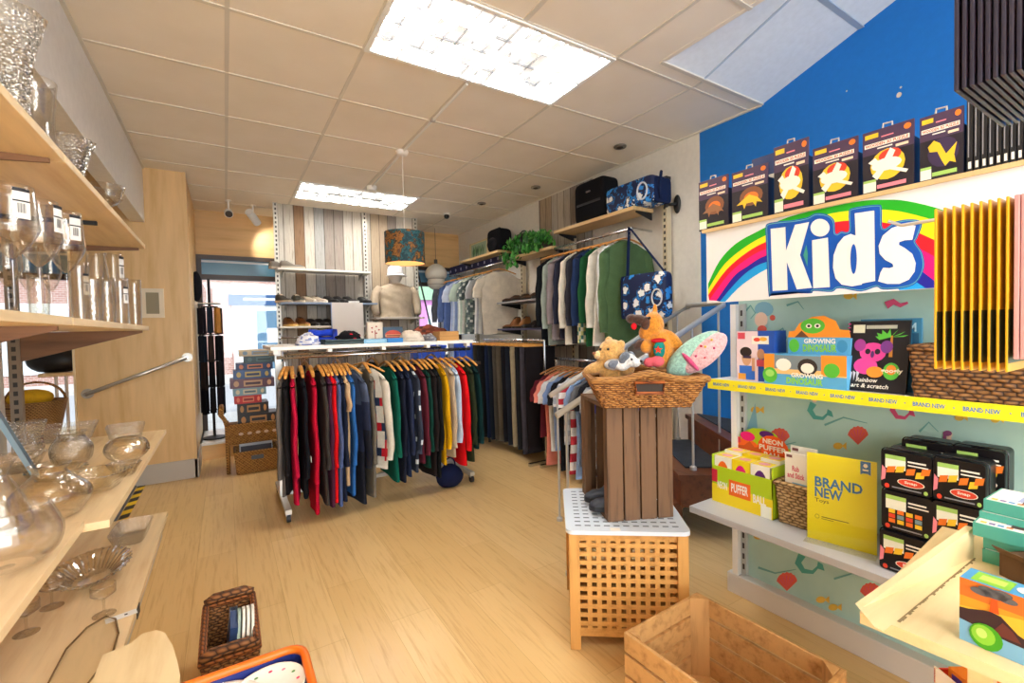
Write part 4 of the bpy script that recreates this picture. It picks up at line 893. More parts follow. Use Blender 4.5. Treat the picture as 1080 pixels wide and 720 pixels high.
mb = MB(); mb.tube((p.x, p.y, CZ-.02), (p.x, p.y, CZ-.001), .04, WHITE, 18); mb.build('base', t); mb = MB(); mb.blob((p.x, p.y, CZ-.035), (.035, .035, .035), plain('#15151a', .1)); mb.build('dome', t, smooth=True)
def spot(label, x, y, tgt, white, L=.12):
    t = thing('spotlight', label, 'spotlight', (x, y, CZ-.2)); mb = MB(); mb.tube((x, y, CZ-.001), (x, y, CZ-.1), .009, WHITE); mb.lathe([(.03, CZ-.012), (.03, CZ-.001)], WHITE, (x, y, 0), 16, (True, True)); mb.build('stem', t)
    d = (V(tgt)-V((x, y, CZ-.14))).normalized(); c = V((x, y, CZ-.14)); mb = MB(); mb.tube(c-d*L/2, c+d*L/2, .042, white, 18); mb.build('lamp_head', t)
    mb = MB(); mb.tube(c+d*(L/2), c+d*(L/2+.003), .036, emit('#fff2d8', 12) if L > .13 else plain('#3a2c22', .3), 18); mb.build('lens', t); return c, d
a = aty(241, 222, 5.9); spot('small white spotlight turned to show its dark lens, nearest the beech partition', a.x, 5.9, (a.x+.05, 4.5, 2.0), WHITE, .1)
a = aty(267, 228, 6.0); SPC, SPD = spot('long white spotlight throwing a glow on the beech header above the left window', a.x, 6.0, (a.x+.28, 6.5, 2.35), WHITE, .2)

# ================================================================= WICKER SEAT, GAMES, BASKET, ACCESSORY STAND
WK = wicker('#c8964f', '#8f5e26'); WKD = wicker('#a06a34', '#5a3414')
def woven_wall(mb, p0, p1, z0, z1, m, taper0=V((0, 0, 0)), rows=10, cols=16, amp=.006, th=.004):
    """one basketwork side as an over-under surface between two posts"""
    p0, p1 = V(p0), V(p1); n = (p1-p0).cross(V((0, 0, 1))).normalized()
    nu, nv = cols*3, rows*2
    def fn(u, v):
        b = p0.lerp(p1, u); r = min(rows-1, int(v*rows*.9999)); s = math.sin(PI*(u*cols)+PI*r); return b+V((0, 0, z0+(z1-z0)*v))+taper0*v+n*(amp*s*abs(math.sin(PI*(v*rows)))+.001)
    mb.grid(fn, nu, nv*2, m)
ys = 5.0
L0 = aty(238, 450, ys).x; x1 = .44; zt = aty(262, 447, ys).z; zleg = 0
t = thing('wicker_bench', 'honey coloured wicker bench with curved ends, stacked with board games', 'bench', ((L0+x1)/2, ys+.16, 0))
mb = MB(); woven_wall(mb, (L0+.02, ys, 0), (x1, ys, 0), zt-.17, zt, WK, rows=9, cols=18); fp_ = mb.build('front_panel', t, smooth=True, solid=.008)
mb = MB(); mb.box(L0+.02, x1, ys+.01, ys+.32, zt-.05, zt-.015, WK); mb.build('seat', t)
mb = MB(); mb.path([(L0+.01, ys, zt), (x1, ys, zt)], .013, WK, 8); mb.path([(L0+.01, ys, zt-.17), (x1, ys, zt-.17)], .01, WK, 8); mb.build('rim', t, smooth=True)
for x, sg in ((L0+.01, -1), (x1, 1)):
    mb = MB(); mb.path([(x, ys, zt), (x+sg*.015, ys, zt+.06), (x+sg*.045, ys, zt+.11), (x+sg*.04, ys, zt+.15)], [.018, .018, .02, .022], WK, 8); mb.path([(x+sg*.04, ys, zt+.15), (x+sg*.04, ys+.32, zt+.15)], .022, WK, 8); mb.build('arm', t, smooth=True)
    for y in (ys, ys+.32): mb = MB(); mb.tube((x, y, 0), (x, y, zt), .016, WK, 8, .018); mb.build('leg', t, smooth=True)
for i in range(5): 
    mb = MB(); c = V((L0+.12+.07*i, ys-.011, zt-.085)); mb.blob(c, (.02, .004, .014), plain('#e3cdb8', .6), 8, 6); mb.build('flower_motif', fp_)
zz = zt-.0145
GB = [(250, 292, 9.5, '#1c1816', '#c08b4e', 'black game box with a tan panel at the bottom of the pile'), (250, 283, 9.5, '#1f1a16', '#b58246', 'black game box with a tan panel, second from the bottom'), (247, 276, 7, '#c21f24', '#e07a5a', 'red game box low in the pile on the wicker bench'),
      (246, 281, 6.5, '#7fa3b4', '#d2c9ae', 'pale blue game box just above the red one'), (243, 290, 8, '#6b4a5c', '#c7a07f', 'plum game box in the middle of the pile'), (247, 287, 7.5, '#3d5f95', '#c9b36c', 'mid blue game box above the plum one'), (250, 289, 6, '#243a66', '#c97b52', 'dark blue game box near the top of the pile'),
      (259, 300, 6, '#2b4a50', '#45676c', 'long dark green game box under the topmost one'), (254, 297, 5.5, '#c9b58f', '#7f95a5', 'cream game box topmost on the pile')]
for i, (a, b, hp, c, c2, lab) in enumerate(GB):
    x0, x1_ = aty(a, 420, ys+.03).x, aty(b, 420, ys+.03).x; h = hp*.0108; y0 = ys+.03+.012*hsh(i, 8); mb = MB(); mb.box(x0, x1_, y0, y0+.25, zz, zz+h, plain(c, .4)); f = Face(mb, (x0, y0, zz), (x1_-x0, 0, 0), (0, 0, h))
    f.rect(.3, .18, .72, .82, plain(c2, .4)); f.rect(.34, .35, .68, .62, plain(shade(c, .7), .4)); f.ell(.14, .5, .06, .32, plain(c2, .4)); f.ell(.88, .5, .05, .3, plain(shade(c2, 1.1), .4))
    f2 = Face(mb, (x0, y0+.25, zz), (0, -.25, 0), (0, 0, h)); f2.rect(.15, .2, .85, .8, plain(c2, .4))
    tag(mb.build('game_box'), lab, 'game box', 'board games piled on the wicker bench'); zz += h+.0008
# basket under the bench
bx0, bx1, by0, by1, bh = aty(248, 490, 4.9).x, .40, 4.9, 5.2, .2
def basket(name, label, x0, x1, y0, y1, z, h, m, flare=.03, rows=9, cols=14, handles=True, rim=None, cat='basket'):
    t = thing(name, label, cat, ((x0+x1)/2, (y0+y1)/2, z)); c = V(((x0+x1)/2, (y0+y1)/2, 0)); f = flare
    pts = [(x0, y0), (x1, y0), (x1, y1), (x0, y1)]; mb = MB()
    for i in range(4):
        a, b = V((*pts[i], 0)), V((*pts[(i+1) % 4], 0)); A = a+(c-a).normalized()*f; B = b+(c-b).normalized()*f; n = 1
        nn = (b-a).cross(V((0, 0, 1))).normalized(); nu, nv = cols*3, rows*3
        def fn(u, v, a=a, b=b, A=A, B=B, nn=nn):
            p = A.lerp(B, u).lerp(a.lerp(b, u), v); r = min(rows-1, int(v*rows*.9999)); return p+V((0, 0, z+h*v+.001))+nn*(.005*math.sin(PI*u*cols+PI*r)*abs(math.sin(PI*v*rows)))
        mb.grid(fn, nu, nv, m)
    A = [V((*p, 0)) for p in pts]; A = [a+(c-a).normalized()*f for a in A]; mb.add([(a.x, a.y, z+.003) for a in A], [(0, 1, 2, 3)], m); mb.build('weave', t, smooth=True, solid=.006)
    mb = MB(); r = [(p[0], p[1], z+h) for p in pts]; mb.path([V(r[i]).lerp(V(r[(i+1) % 4]), k/6) for i in range(4) for k in range(6)], .012, rim or m, 8, True); mb.build('rim', t, smooth=True)
    return t
t = basket('wicker_basket', 'square honey wicker basket of paper on the floor under the wicker bench', bx0, bx1, by0, by1, 0, bh, WK, .02)
mb = MB(); mb.box((bx0+bx1)/2-.05, (bx0+bx1)/2+.05, by0-.012, by0+.004, bh-.07, bh-.035, plain('#57606c', .5)); mb.build('handle_slot', t)
mb = MB(); mb.T = Matrix.Translation(((bx0+bx1)/2, 5.06, .02)) @ Matrix.Rotation(-.25, 4, 'X'); mb.box(-.14, .14, -.01, .01, 0, .23, plain('#eceef2', .5)); mb.box(-.13, .13, -.05, -.012, 0, .2, plain('#3b3340', .5)); tag(mb.build('paper_folder'), 'white folder standing in the square wicker basket', 'folder')
# accessory stand
ax, ay = -.135, 5.95
t = thing('display_stand', 'black revolving accessory stand hung with dark small goods by the left window', 'display stand', (ax, ay, .17))
mb = MB(); mb.lathe([(.001, .172), (.11, .172), (.11, .187), (.02, .2)], BLACK, (ax, ay, 0), 20); mb.build('base', t); mb = MB(); mb.tube((ax, ay, .19), (ax, ay, 1.9), .014, BLACK); mb.build('pole', t)
TI = [(1.60, 8), (1.30, 8), (1.02, 8), (.74, 8)]
for zt_, n in TI:
    mb = MB(); mb.path([V((ax+.075*math.cos(q), ay+.075*math.sin(q), zt_)) for q in [k*2*PI/18 for k in range(18)]], .006, BLACK, 6, True)
    for k in range(4): mb.tube((ax, ay, zt_), (ax+.075*math.cos(k*PI/2), ay+.075*math.sin(k*PI/2), zt_), .004, BLACK, 6)
    mb.build('hook_ring', t)
mb = MB(); mb.box(ax-.1, ax+.1, ay-.1, ay+.1, 1.63, 1.64, plain('#d5d0c5', .5)); mb.build('top_tray', t)
dk = ['#17171b', '#231f28', '#1c2430', '#2b2220', '#101014']; fr = ['nearest the partition', 'front left', 'front', 'front right', 'nearest the window', 'rear right', 'rear', 'rear left']
for ti, (zt_, n) in enumerate(TI):
    for k in range(8):
        q = PI+k*2*PI/8; c = dk[(k+ti) % 5] if not (ti == 0 and k == 3) else '#b07a3c'; x, y = ax+.079*math.cos(q), ay+.079*math.sin(q); hh = .27+.05*abs(hsh(k, ti))
        mb = MB(); mb.T = Matrix.Translation((x, y, zt_-hh-.012)) @ rotz(q); mb.prism([(0, -.028, .03), (0, -.032, 0+.01), (0, 0, 0), (0, .032, .01), (0, .028, .03), (0, .024, hh), (0, -.024, hh)], (.035, 0, 0), fabric(c)); mb.tube((.01, 0, hh), (-.004, 0, hh+.016), .003, STEEL, 6)
        tag(mb.build('hanging_accessory', bev=.010), f"small dark accessory hanging on the accessory stand, {['top', 'second', 'third', 'bottom'][ti]} ring, {fr[k]}", 'accessory', 'small goods on the accessory stand')
q = aty(207, 300, 5.85); mb = MB(); mb.blob((q.x, 5.85, q.z-.02), (.05, .05, .16), fabric('#15151a')); tag(mb.build('dark_hat', smooth=True), 'tall black knitted hat on a hook above the accessory stand', 'hat')
# lantern and cords in the right window
c = aty(460, 292, 6.2); t = thing('paper_lantern', 'white ribbed lantern with a dark top hanging in the right shop window', 'lantern', (c.x, 6.2, c.z-.16))
mb = MB(); mb.lathe(spline([(.06, -.18), (.11, -.14), (.13, -.08), (.115, -.03), (.15, 0), (.155, .07), (.11, .14), (.045, .185)], 4), plain('#ded6c6', .6), (c.x, 6.2, c.z), 24); mb.build('body', t, smooth=True)
mb = MB(); mb.tube((c.x, 6.2, c.z+.18), (c.x, 6.2, c.z+.25), .025, plain('#4a4238', .5)); mb.build('neck', t); mb = MB(); mb.tube((c.x, 6.2, c.z+.25), (c.x, 6.2, CZ-.001), .003, DKGREY); mb.build('cord', t)
for z_ in (-.03, -.11): mb = MB(); mb.path([V((c.x+.128*math.cos(k*PI/10), 6.2+.128*math.sin(k*PI/10), c.z+z_)) for k in range(20)], .004, plain('#8d8270', .5), 5, True); mb.build('band', t)
a = aty(438, 275, 6.35); b = aty(455, 347, 6.35); mb = MB(); mb.tube(a, b, .012, plain('#1d1d22', .5)); mb.tube(b, b+(b-a)*-.15, .016, plain('#1c7f86', .5)); tag(mb.build('display_strut'), 'slim dark strut with a teal foot slanting across the right shop window', 'strut')
# ================================================================= RIGHT WALL
RB = wood('#d9b984', '#c7a066', 'Y', .45, .6, 10); POSTM = plain('#cdbf9f', .4)
RP = RX-.03
def rpost(y, z0=0, z1=2.46, m=POSTM):
    mb = MB(); slotted_post(mb, RP-.025, y, z0, z1, .05, .045, m, (-1, 0)); mb.box(RP-.055, RP+.0, y-.027, y+.027, z1, z1+.025, DKGREY); struct(mb.build('trim_post'))
YP = atx(703, 260, RP-.03).y
for y in (YP, 3.68, 4.62, 5.85): rpost(y, 0, 2.46 if y < 3 else 2.2)
def rshelf(label, y0, y1, z, x0=2.8, th=.03, m=RB):
    t = thing('wall_shelf', label, 'shelf', ((x0+RP-.055)/2, (y0+y1)/2, z-th)); mb = MB(); mb.box(x0, RP-.055, y0, y1, z-th, z, m); mb.build('board', t, bev=.002)
    for y in (y0+.015, y1-.03):
        mb = MB(); mb.prism([(RP-.055, y, z-th), (x0+.05, y, z-th), (x0+.05, y, z-th-.012), (RP-.055, y, z-th-.06)], (0, .01, 0), BLACK); mb.build('bracket', t)
    return t
A = atx(668, 220, 2.8); Bq = atx(584, 246, 2.8); SZ3 = A.z+.025
rshelf('beech wall shelf holding the black bag and the blue floral bag', A.y, Bq.y, SZ3)
A2 = atx(582, 261, 2.8); B2 = atx(538, 275, 2.8); SZ2 = A2.z+.02; rshelf('beech wall shelf under the trailing ivy', A2.y, B2.y+.05, SZ2)
A1 = atx(525, 264, 2.8); B1 = atx(485, 279, 2.8); SZ1 = A1.z+.01; rshelf('beech wall shelf with the small picture, furthest along the right wall', A1.y, B1.y, SZ1)
def wall_rail(label, y0, y1, z, x=2.8):
    t = thing('hanging_rail', label, 'rail', (x, (y0+y1)/2, z-.02)); mb = MB(); mb.tube((x, y0, z), (x, y1, z), .0125, CHROME, 12); mb.build('rail', t, smooth=True)
    for y in (y0+.01, y1-.01): mb = MB(); mb.tube((x, y, z), (RP-.055, y, z), .010, CHROME); mb.build('arm', t)
RA = atx(667, 241, 2.8); RBq = atx(585, 262, 2.8); RZ = (RA.z+RBq.z)/2
wall_rail('chrome wall rail of coats and jumpers under the bag shelf', RA.y, RBq.y, RZ)
GG = [ # px of near edge, cols, L, opts, desc, short    far -> near
 (573, ['#1c1e24'], .86, dict(sl=.6), 'black jumper', 'black jumper'),
 (581, ['#98a39b'], .84, dict(sl=.62), 'sage green jumper', 'sage jumper'),
 (592, ['#8f8488'], .80, dict(), 'mauve grey cardigan', 'mauve cardigan'),
 (600, ['#2a2c3c'], .78, dict(), 'navy knit', 'navy knit'),
 (607, ['#ddd6c6'], .84, dict(sl=.62), 'cream jumper', 'cream jumper'),
 (615, ['#33323a', '#e9e6e2'], .82, dict(pat=None, collar='shirt', sl=.6), 'white collared charcoal jumper', 'charcoal jumper'),
 (623, ['#26365a', '#c6c486', '#4a7c76', '#e4e0d0'], .82, dict(pat='hem', sl=.6), 'navy jumper with a plaid hem', 'plaid hemmed jumper'),
 (629, ['#1f5131'], .84, dict(), 'bright forest green jumper', 'forest jumper'),
 (637, ['#d5d0c4'], .84, dict(sl=.62), 'stone white jumper', 'stone jumper'),
 (664, ['#e4e6ea'], .70, dict(collar='shirt', W=.2, name='shirt', cat='shirt'), 'white shirt', 'white shirt'),
 (650, ['#4b6340'], .82, dict(sl=.66, collar='hood', th=.024, W=.23, name='hoodie', cat='hoodie'), 'olive green hoodie', 'olive hoodie')]
labs = rail_labels([dict(d=g[4], s=g[5]) for g in GG], 'upper wall rail')
n = len(GG)
for i, (g, lab) in enumerate(zip(GG, labs)):
    px, cols, L, o, d, s = g; o = dict(o); y = RBq.y-.05-(RBq.y-RA.y-.12)*i/(n-1); nm = o.pop('name', 'jumper'); ct = o.pop('cat', 'jumper'); o.setdefault('sl', .58)
    rz = math.radians(4*hsh(i, 9)-(8 if nm == 'hoodie' else 0)); garment(nm, lab, ct, (2.8, y, RZ), rz, cols, L=L, group='clothes on the upper right wall rail', seed=40+i, **o)
    hanger((2.8, y, RZ), rz, f"wooden hanger inside the {s} on the upper wall rail", 'wooden hangers on the upper wall rail', mat=wood('#c98a45', '#a86c2c', 'X', .4, 2, 8))
# far shirt rail
FA, FB = atx(530, 272, 2.8), atx(474, 295, 2.8); FZ = (FA.z+FB.z)/2
wall_rail('chrome wall rail of shirts at the far end of the right wall', FA.y, FB.y, FZ)
FS = [(['#6d7178', '#c9ccd2'], 'thin', 'grey striped shirt', 'grey striped shirt', .5), (['#5d74a8'], None, 'mid blue shirt', 'mid blue shirt', .5), (['#c7d2e6', '#8fa3cf'], 'thin', 'pale blue striped shirt', 'pale blue striped shirt', .24), (['#b9cbbb', '#e3e4da'], 'thin', 'mint striped shirt', 'mint striped shirt', .24),
      (['#7f8f86', '#d5d8d0', '#5d6a6a'], 'plaid', 'green grey checked shirt', 'checked shirt', .24), (['#a9acae', '#dcdcd8'], 'thin', 'silver striped shirt', 'silver striped shirt', .24), (['#cfc6b4'], None, 'cream linen short sleeved shirt', 'cream linen shirt', .24)]
labs = rail_labels([dict(d=g[2], s=g[3]) for g in FS], 'far shirt rail')
for i, (g, lab) in enumerate(zip(FS, labs)):
    y = FB.y-.04-(FB.y-FA.y-.12)*i/(len(FS)-1); rz = -.12 if i < 6 else -.28
    garment('shirt', lab, 'shirt', (2.8, y, FZ), rz, g[0], L=.74, W=.22, sl=g[4], pat=g[1], collar='shirt', group='shirts on the far rail', seed=60+i)
    hanger((2.8, y, FZ), rz, f"wooden hanger inside the {g[3]} on the far shirt rail", 'wooden hangers on the far shirt rail')
# navy pelmet with pale spots behind the far rail
mb = MB(); a = atx(474, 287, 2.96); b = atx(528, 268, 2.96); mb.box(2.955, 2.97, b.y, a.y, b.z-.11, b.z+.02, plain('#1f2250', .6)); tt = plain('#c9cbe4', .6)
for i in range(9): yy = b.y+.06+(a.y-b.y-.12)*i/8; mb.add([(2.9545, yy+.022*math.cos(q*PI/5), b.z-.045+.022*math.sin(q*PI/5)) for q in range(10)], [tuple(range(9, -1, -1))], tt)
tag(mb.build('shelf_banner'), 'navy banner with pale spots behind the far shirt rail', 'banner')
# low rails: trousers, tees, plaid shirts
TZ = 1.17; TX = 2.5
def floor_rail(label, x, y0, y1, z):
    t = thing('floor_rail', label, 'clothes rail', (x, (y0+y1)/2, 0)); mb = MB(); mb.tube((x, y0, z), (x, y1, z), .0125, CHROME, 12); mb.build('rail', t, smooth=True)
    for y in (y0+.01, y1-.01):
        mb = MB(); mb.tube((x, y, .02), (x, y, z), .0125, CHROME); mb.build('upright', t); mb = MB(); mb.bar((x-.2, y, .015), (x+.35, y, .015), .03, .03, CHROME); mb.build('foot', t)
floor_rail('low chrome floor rail of dark trousers', TX+.06, 3.52, 4.72, TZ)
TR = [('#39352f', 'dark olive trousers'), ('#26282c', 'slate black trousers'), ('#17181b', 'jet black trousers'), ('#1d2942', 'dark denim jeans'), ('#1e2530', 'ink navy trousers'), ('#4c463f', 'taupe grey trousers'), ('#5a5347', 'mushroom grey trousers'), ('#1c1c22', 'black dress trousers'), ('#20242f', 'midnight trousers'), ('#a3977c', 'stone beige chinos'), ('#232326', 'charcoal trousers'), ('#45424b', 'ash grey trousers'), ('#1e1a1d', 'black cord trousers')]
labs = rail_labels([dict(d=g[1], s=g[1]) for g in TR], 'low trouser rail')
for i, ((c, d), lab) in enumerate(zip(TR, labs)):
    y = 4.66-(4.66-3.6)*i/(len(TR)-1); trousers(lab, (TX+.06, y, TZ), .06*hsh(i, 4)-.08, c, L=1.0+.05*hsh(i, 6), group='trousers on the low rail', seed=i)
    t = thing('trouser_hanger', f"wooden clip hanger holding the {d}", 'clothes hanger', (TX+.06, y, TZ-.07), 'wooden trouser hangers on the low rail'); T = Matrix.Translation((TX+.06, y, TZ)) @ rotz(-.08)
    mb = MB(); mb.T = T; mb.cbox((0, 0, -.045), (.36, .02, .022), ORANGEWOOD); mb.build('clip_bar', t, bev=.003)
    mb = MB(); mb.T = T; mb.path([(0, 0, -.04), (0, 0, -.02)]+[(.0165*math.cos(q), 0, .0165*math.sin(q)) for q in (-1.2, -.5, .2, .9, 1.6, 2.3, 3.0)], .0018, CHROME, 5); mb.build('hook', t)
TEZ = 1.0; TEX = 2.62
floor_rail('low chrome floor rail of short sleeved tops', TEX, 2.55, 3.44, TEZ)
TE = [(['#5b1e2a'], None, 'burgundy top', 'burgundy top', .6), (['#e08878'], None, 'salmon pink tee', 'salmon tee', .84), (['#d8d8d8'], None, 'pale grey tee', 'pale grey tee', .7), (['#7f97c4'], None, 'sky blue tee', 'sky blue tee', .68), (['#1b1b20'], None, 'black tee', 'black tee', .84), (['#a9b6c9', '#d5dae2'], 'stripe', 'pale blue striped tee', 'blue striped tee', .6), (['#c23a48', '#eceaea'], 'stripe', 'red and white striped tee', 'red striped tee', .84), (['#8ba5d0'], None, 'cornflower tee', 'cornflower tee', .86), (['#6a6d74'], None, 'mid grey tee', 'mid grey tee', .74), (['#222229'], None, 'soot black tee', 'soot tee', .8), (['#b3b6ba', '#8d9096'], 'stripe', 'grey marled tee', 'marled tee', .72), (['#2b4fae', '#c33040'], 'block', 'blue and red football top', 'blue and red top', .74)]
labs = rail_labels([dict(d=g[2], s=g[3]) for g in TE], 'low tee rail')
for i, (g, lab) in enumerate(zip(TE, labs)):
    y = 3.38-(3.38-2.62)*i/(len(TE)-1); garment('t_shirt', lab, 't-shirt', (TEX, y, TEZ), -.1+.06*hsh(i, 5), g[0], L=g[4], W=.21, sl=.2, pat=g[1], group='tops on the low tee rail', seed=70+i)
    hanger((TEX, y, TEZ), -.1, f"wooden hanger inside the {g[3]} on the low rail", 'wooden hangers on the low tee rail', mat=wood('#a8713a', '#7d4d22', 'X', .4, 2, 8))
floor_rail('low chrome floor rail of plaid shirts beyond the trousers', 2.62, 4.95, 5.6, 1.13)
for i, (c, pt, d) in enumerate(((['#4f6a8c', '#d3d6dc'], 'thin', 'blue pinstriped shirt'), (['#5a2530', '#2b3050', '#cbb7a0'], 'plaid', 'burgundy plaid shirt'), (['#1c1d22'], None, 'plain black shirt'), (['#6a5a4c', '#b3a58e', '#3a2f2a'], 'plaid', 'brown plaid shirt'))):
    y = 5.5-.15*i; garment('shirt', f"{d} on the low rail beyond the trousers", 'shirt', (2.62, y, 1.13), -.3, c, L=.76, sl=.56, pat=pt, collar='shirt', group='shirts on the low rail', seed=84+i)
    hanger((2.62, y, 1.13), -.3, f"wooden hanger inside the {d} on the low rail", 'wooden hangers on the low shirt rail')
# plastic crates on the low rail end
for x0, x1_, y, z, d in ((440, 470, 4.6, .93, 'blue plastic tub behind the right end of the middle rack'), (481, 505, 4.75, .93, 'bright blue plastic tub between the middle rack and the trousers')):
    a, b = aty(x0, 375, y), aty(x1_, 375, y); t = thing('plastic_tub', d, 'tub', ((a.x+b.x)/2, y+.1, z)); bm = plain('#3a62d8', .35); mb = MB()
    mb.box(a.x, b.x, y, y+.006, z, z+.2, bm); mb.box(a.x, b.x, y+.2, y+.206, z, z+.2, bm); mb.box(a.x, a.x+.006, y, y+.2, z, z+.2, bm); mb.box(b.x-.006, b.x, y, y+.2, z, z+.2, bm); mb.box(a.x, b.x, y, y+.2, z, z+.006, bm); mb.build('body', t)
    mb = MB(); mb.box(a.x-.01, b.x+.01, y-.012, y+.0, z+.17, z+.2, bm); mb.build('rim', t)
tt = thing('side_table', 'narrow dark table carrying the blue plastic tubs behind the middle rack', 'table', (2.1, 4.72, 0)); a = aty(438, 375, 4.6).x; b = aty(507, 375, 4.75).x
mb = MB(); mb.box(a-.02, b+.02, 4.55, 5.0, .90, .929, plain('#4a3d33', .5)); mb.build('top', tt)
for x in (a, b):
    for y in (4.58, 4.97): mb = MB(); mb.tube((x, y, 0), (x, y, .9), .015, plain('#4a3d33', .5)); mb.build('leg', tt)
# shoe shelves
SA, SB = atx(577, 305, 2.72), atx(524, 322, 2.72)
for z, py, lab in ((atx(550, 316, 2.72).z, 0, 'grey wall shelf of brown sandals under the ivy shelf'), (atx(550, 346, 2.72).z, 1, 'dark grey wall shelf of tan and black boots, under the sandals')):
    rshelf(lab, SA.y, SB.y, z, 2.72, .02, plain('#9a9a9e' if not py else '#4a4868', .4))
    cs = ['#4a2d1c', '#3d2418', '#5a3a22', '#2e1f18', '#6a4426'] if not py else ['#8a5526', '#9a6430', '#2a211d', '#241c1a', '#33261f']
    for k in range(5):
        pos = ['far left', 'second', 'middle', 'fourth', 'nearest the camera']
        shoe(f"{'brown sandal' if not py else ('tan boot' if k < 2 else 'dark boot')} on the {'upper' if not py else 'lower'} right wall shoe shelf, {pos[k]} in its row", 2.86, SB.y-.1-(SB.y-SA.y-.2)*k/4, z+.001, PI+.15*hsh(k, py), cs[k], '#1d1512', .05 if (py and k < 2) else .0, 'shoes on the right wall shelves', .25)
# ---- bags, plant, picture on the shelves
def floral_bag():
    m, nt, b = newmat('blue_blossom_print'); v = coord(nt); vo = nt.nodes.new('ShaderNodeTexVoronoi'); vo.inputs['Scale'].default_value = 13; nt.links.new(v, vo.inputs['Vector'])
    n = tex_noise(nt, v, 46, 2, .6); ad = nt.nodes.new('ShaderNodeMath'); ad.operation = 'MULTIPLY_ADD'; ad.inputs[1].default_value = .75; nt.links.new(n, ad.inputs[0]); nt.links.new(vo.outputs['Distance'], ad.inputs[2])
    r1 = ramp(nt, ad.outputs[0], [(0, '#f2f2f0'), (.74, '#f2f2f0'), (.76, '#12204a'), (.86, '#12204a'), (.88, '#1f7fd0'), (1, '#12204a')], 'CONSTANT')
    sp = nt.nodes.new('ShaderNodeSeparateColor'); nt.links.new(vo.outputs['Color'], sp.inputs[0])
    r2 = ramp(nt, ad.outputs[0], [(0, '#2b8fe0'), (.7, '#2b8fe0'), (.72, '#12204a'), (1, '#12204a')], 'CONSTANT')
    gt = nt.nodes.new('ShaderNodeMath'); gt.operation = 'GREATER_THAN'; gt.inputs[1].default_value = .62; nt.links.new(sp.outputs[0], gt.inputs[0])
    mx = nt.nodes.new('ShaderNodeMix'); mx.data_type = 'RGBA'; nt.links.new(gt.outputs[0], mx.inputs[0]); nt.links.new(r1, mx.inputs[6]); nt.links.new(r2, mx.inputs[7]); nt.links.new(mx.outputs[2], b.inputs['Base Color']); b.inputs['Roughness'].default_value = .7; return m
FLO = floral_bag(); NAVY = fabric('#1b2748')
def rbox(s, x0, x1, y0, y1, z0, z1, m, r=.35, n=6):
    def fn(u, v):
        a = PI*(u-.5); q = 2*PI*v; f = lambda t: math.copysign(abs(t)**r, t)
        return ((x0+x1)/2+(x1-x0)/2*f(math.cos(a))*f(math.cos(q)), (y0+y1)/2+(y1-y0)/2*f(math.cos(a))*f(math.sin(q)), (z0+z1)/2+(z1-z0)/2*f(math.sin(a)))
    s.grid(fn, 20, 32, m, cv=True)
z0 = SZ3+.001; ya = atx(643, 215, 2.9).y; yb = atx(610, 215, 2.9).y; top = atx(620, 194, 2.92).z
t = thing('shoulder_bag', 'plain black shoulder bag on the beech shelf beside the floral bag', 'bag', (2.93, (ya+yb)/2, z0))
mb = MB(); rbox(mb, 2.84, 3.03, ya, yb, z0, top, fabric('#141418'), .25); mb.build('body', t, smooth=True)
mb = MB(); mb.box(2.832, 2.845, ya+.05, yb-.05, z0+(top-z0)*.42, z0+(top-z0)*.47, plain('#26262b', .4)); mb.box(2.828, 2.84, (ya+yb)/2-.03, (ya+yb)/2+.02, z0+(top-z0)*.7, z0+(top-z0)*.73, plain('#7d7d84', .3, .6)); mb.build('zip', t)
yc = atx(695, 205, 2.9).y; yd = ya-.012; t2 = atx(690, 182, 2.9).z
t = thing('floral_bag', 'navy bag with white and blue blossom print on the beech shelf', 'bag', (2.93, (yc+yd)/2, z0))
mb = MB(); rbox(mb, 2.83, 3.03, yc, yd, z0, t2-.02, FLO, .22); mb.build('body', t, smooth=True)
mb = MB(); rbox(mb, 2.85, 3.04, yc-.01, yc+.03, z0, t2-.04, NAVY, .3); mb.build('end_panel', t, smooth=True)
mb = MB(); mb.path([V((2.822, yc+.1+.05*math.cos(q), z0+.1+.065*math.sin(q))) for q in [k*2*PI/20 for k in range(20)]], .007, plain('#d8dce2', .4), 6, True); mb.build('ring_emblem', t, smooth=True)
mb = MB(); mb.path([(2.93, yc, z0+.24), (2.9, yc-.02, z0+.2), (2.88, yc-.025, z0+.1), (2.9, yc-.02, z0+.02)], .012, NAVY, 6); mb.build('strap', t, smooth=True)
# hanging tote at the near end of the rail
ty = RA.y-.03; c = atx(683, 312, 2.72); t = thing('tote_bag', 'navy tote with white blossom print hanging by its strap from the near rail end', 'bag', (2.72, c.y, c.z-.15))
z1 = atx(683, 288, 2.72).z; ya, yb = atx(706, 310, 2.72).y, atx(660, 310, 2.72).y
mb = MB(); rbox(mb, 2.675, 2.765, ya, yb, c.z-.17, z1, FLO, .22); mb.build('body', t, smooth=True)
mb = MB(); rbox(mb, 2.68, 2.77, yb-.03, yb+.02, c.z-.17, z1-.0, NAVY, .25); mb.build('gusset', t, smooth=True)
mb = MB(); mb.path([V((2.668, ya+.07+.045*math.cos(q), c.z-.02+.06*math.sin(q))) for q in [k*2*PI/20 for k in range(20)]], .006, plain('#d8dce2', .4), 6, True); mb.build('ring_emblem', t, smooth=True)
for yy in (ya+.02, yb-.02):
    mb = MB(); mb.bar((2.72, yy, z1-.03), (2.8-.02, RA.y+.015, RZ+.01), .03, .004, NAVY, up=(0, 1, 0)); mb.build('strap', t)
mb = MB(); mb.path([V(( 2.775, RA.y+.005+.022*a_, RZ-.04+.016*b_)) for a_, b_ in ((-1, -1), (1, -1), (1, 1), (-1, 1))], .003, STEEL, 5, True); mb.build('buckle', t)
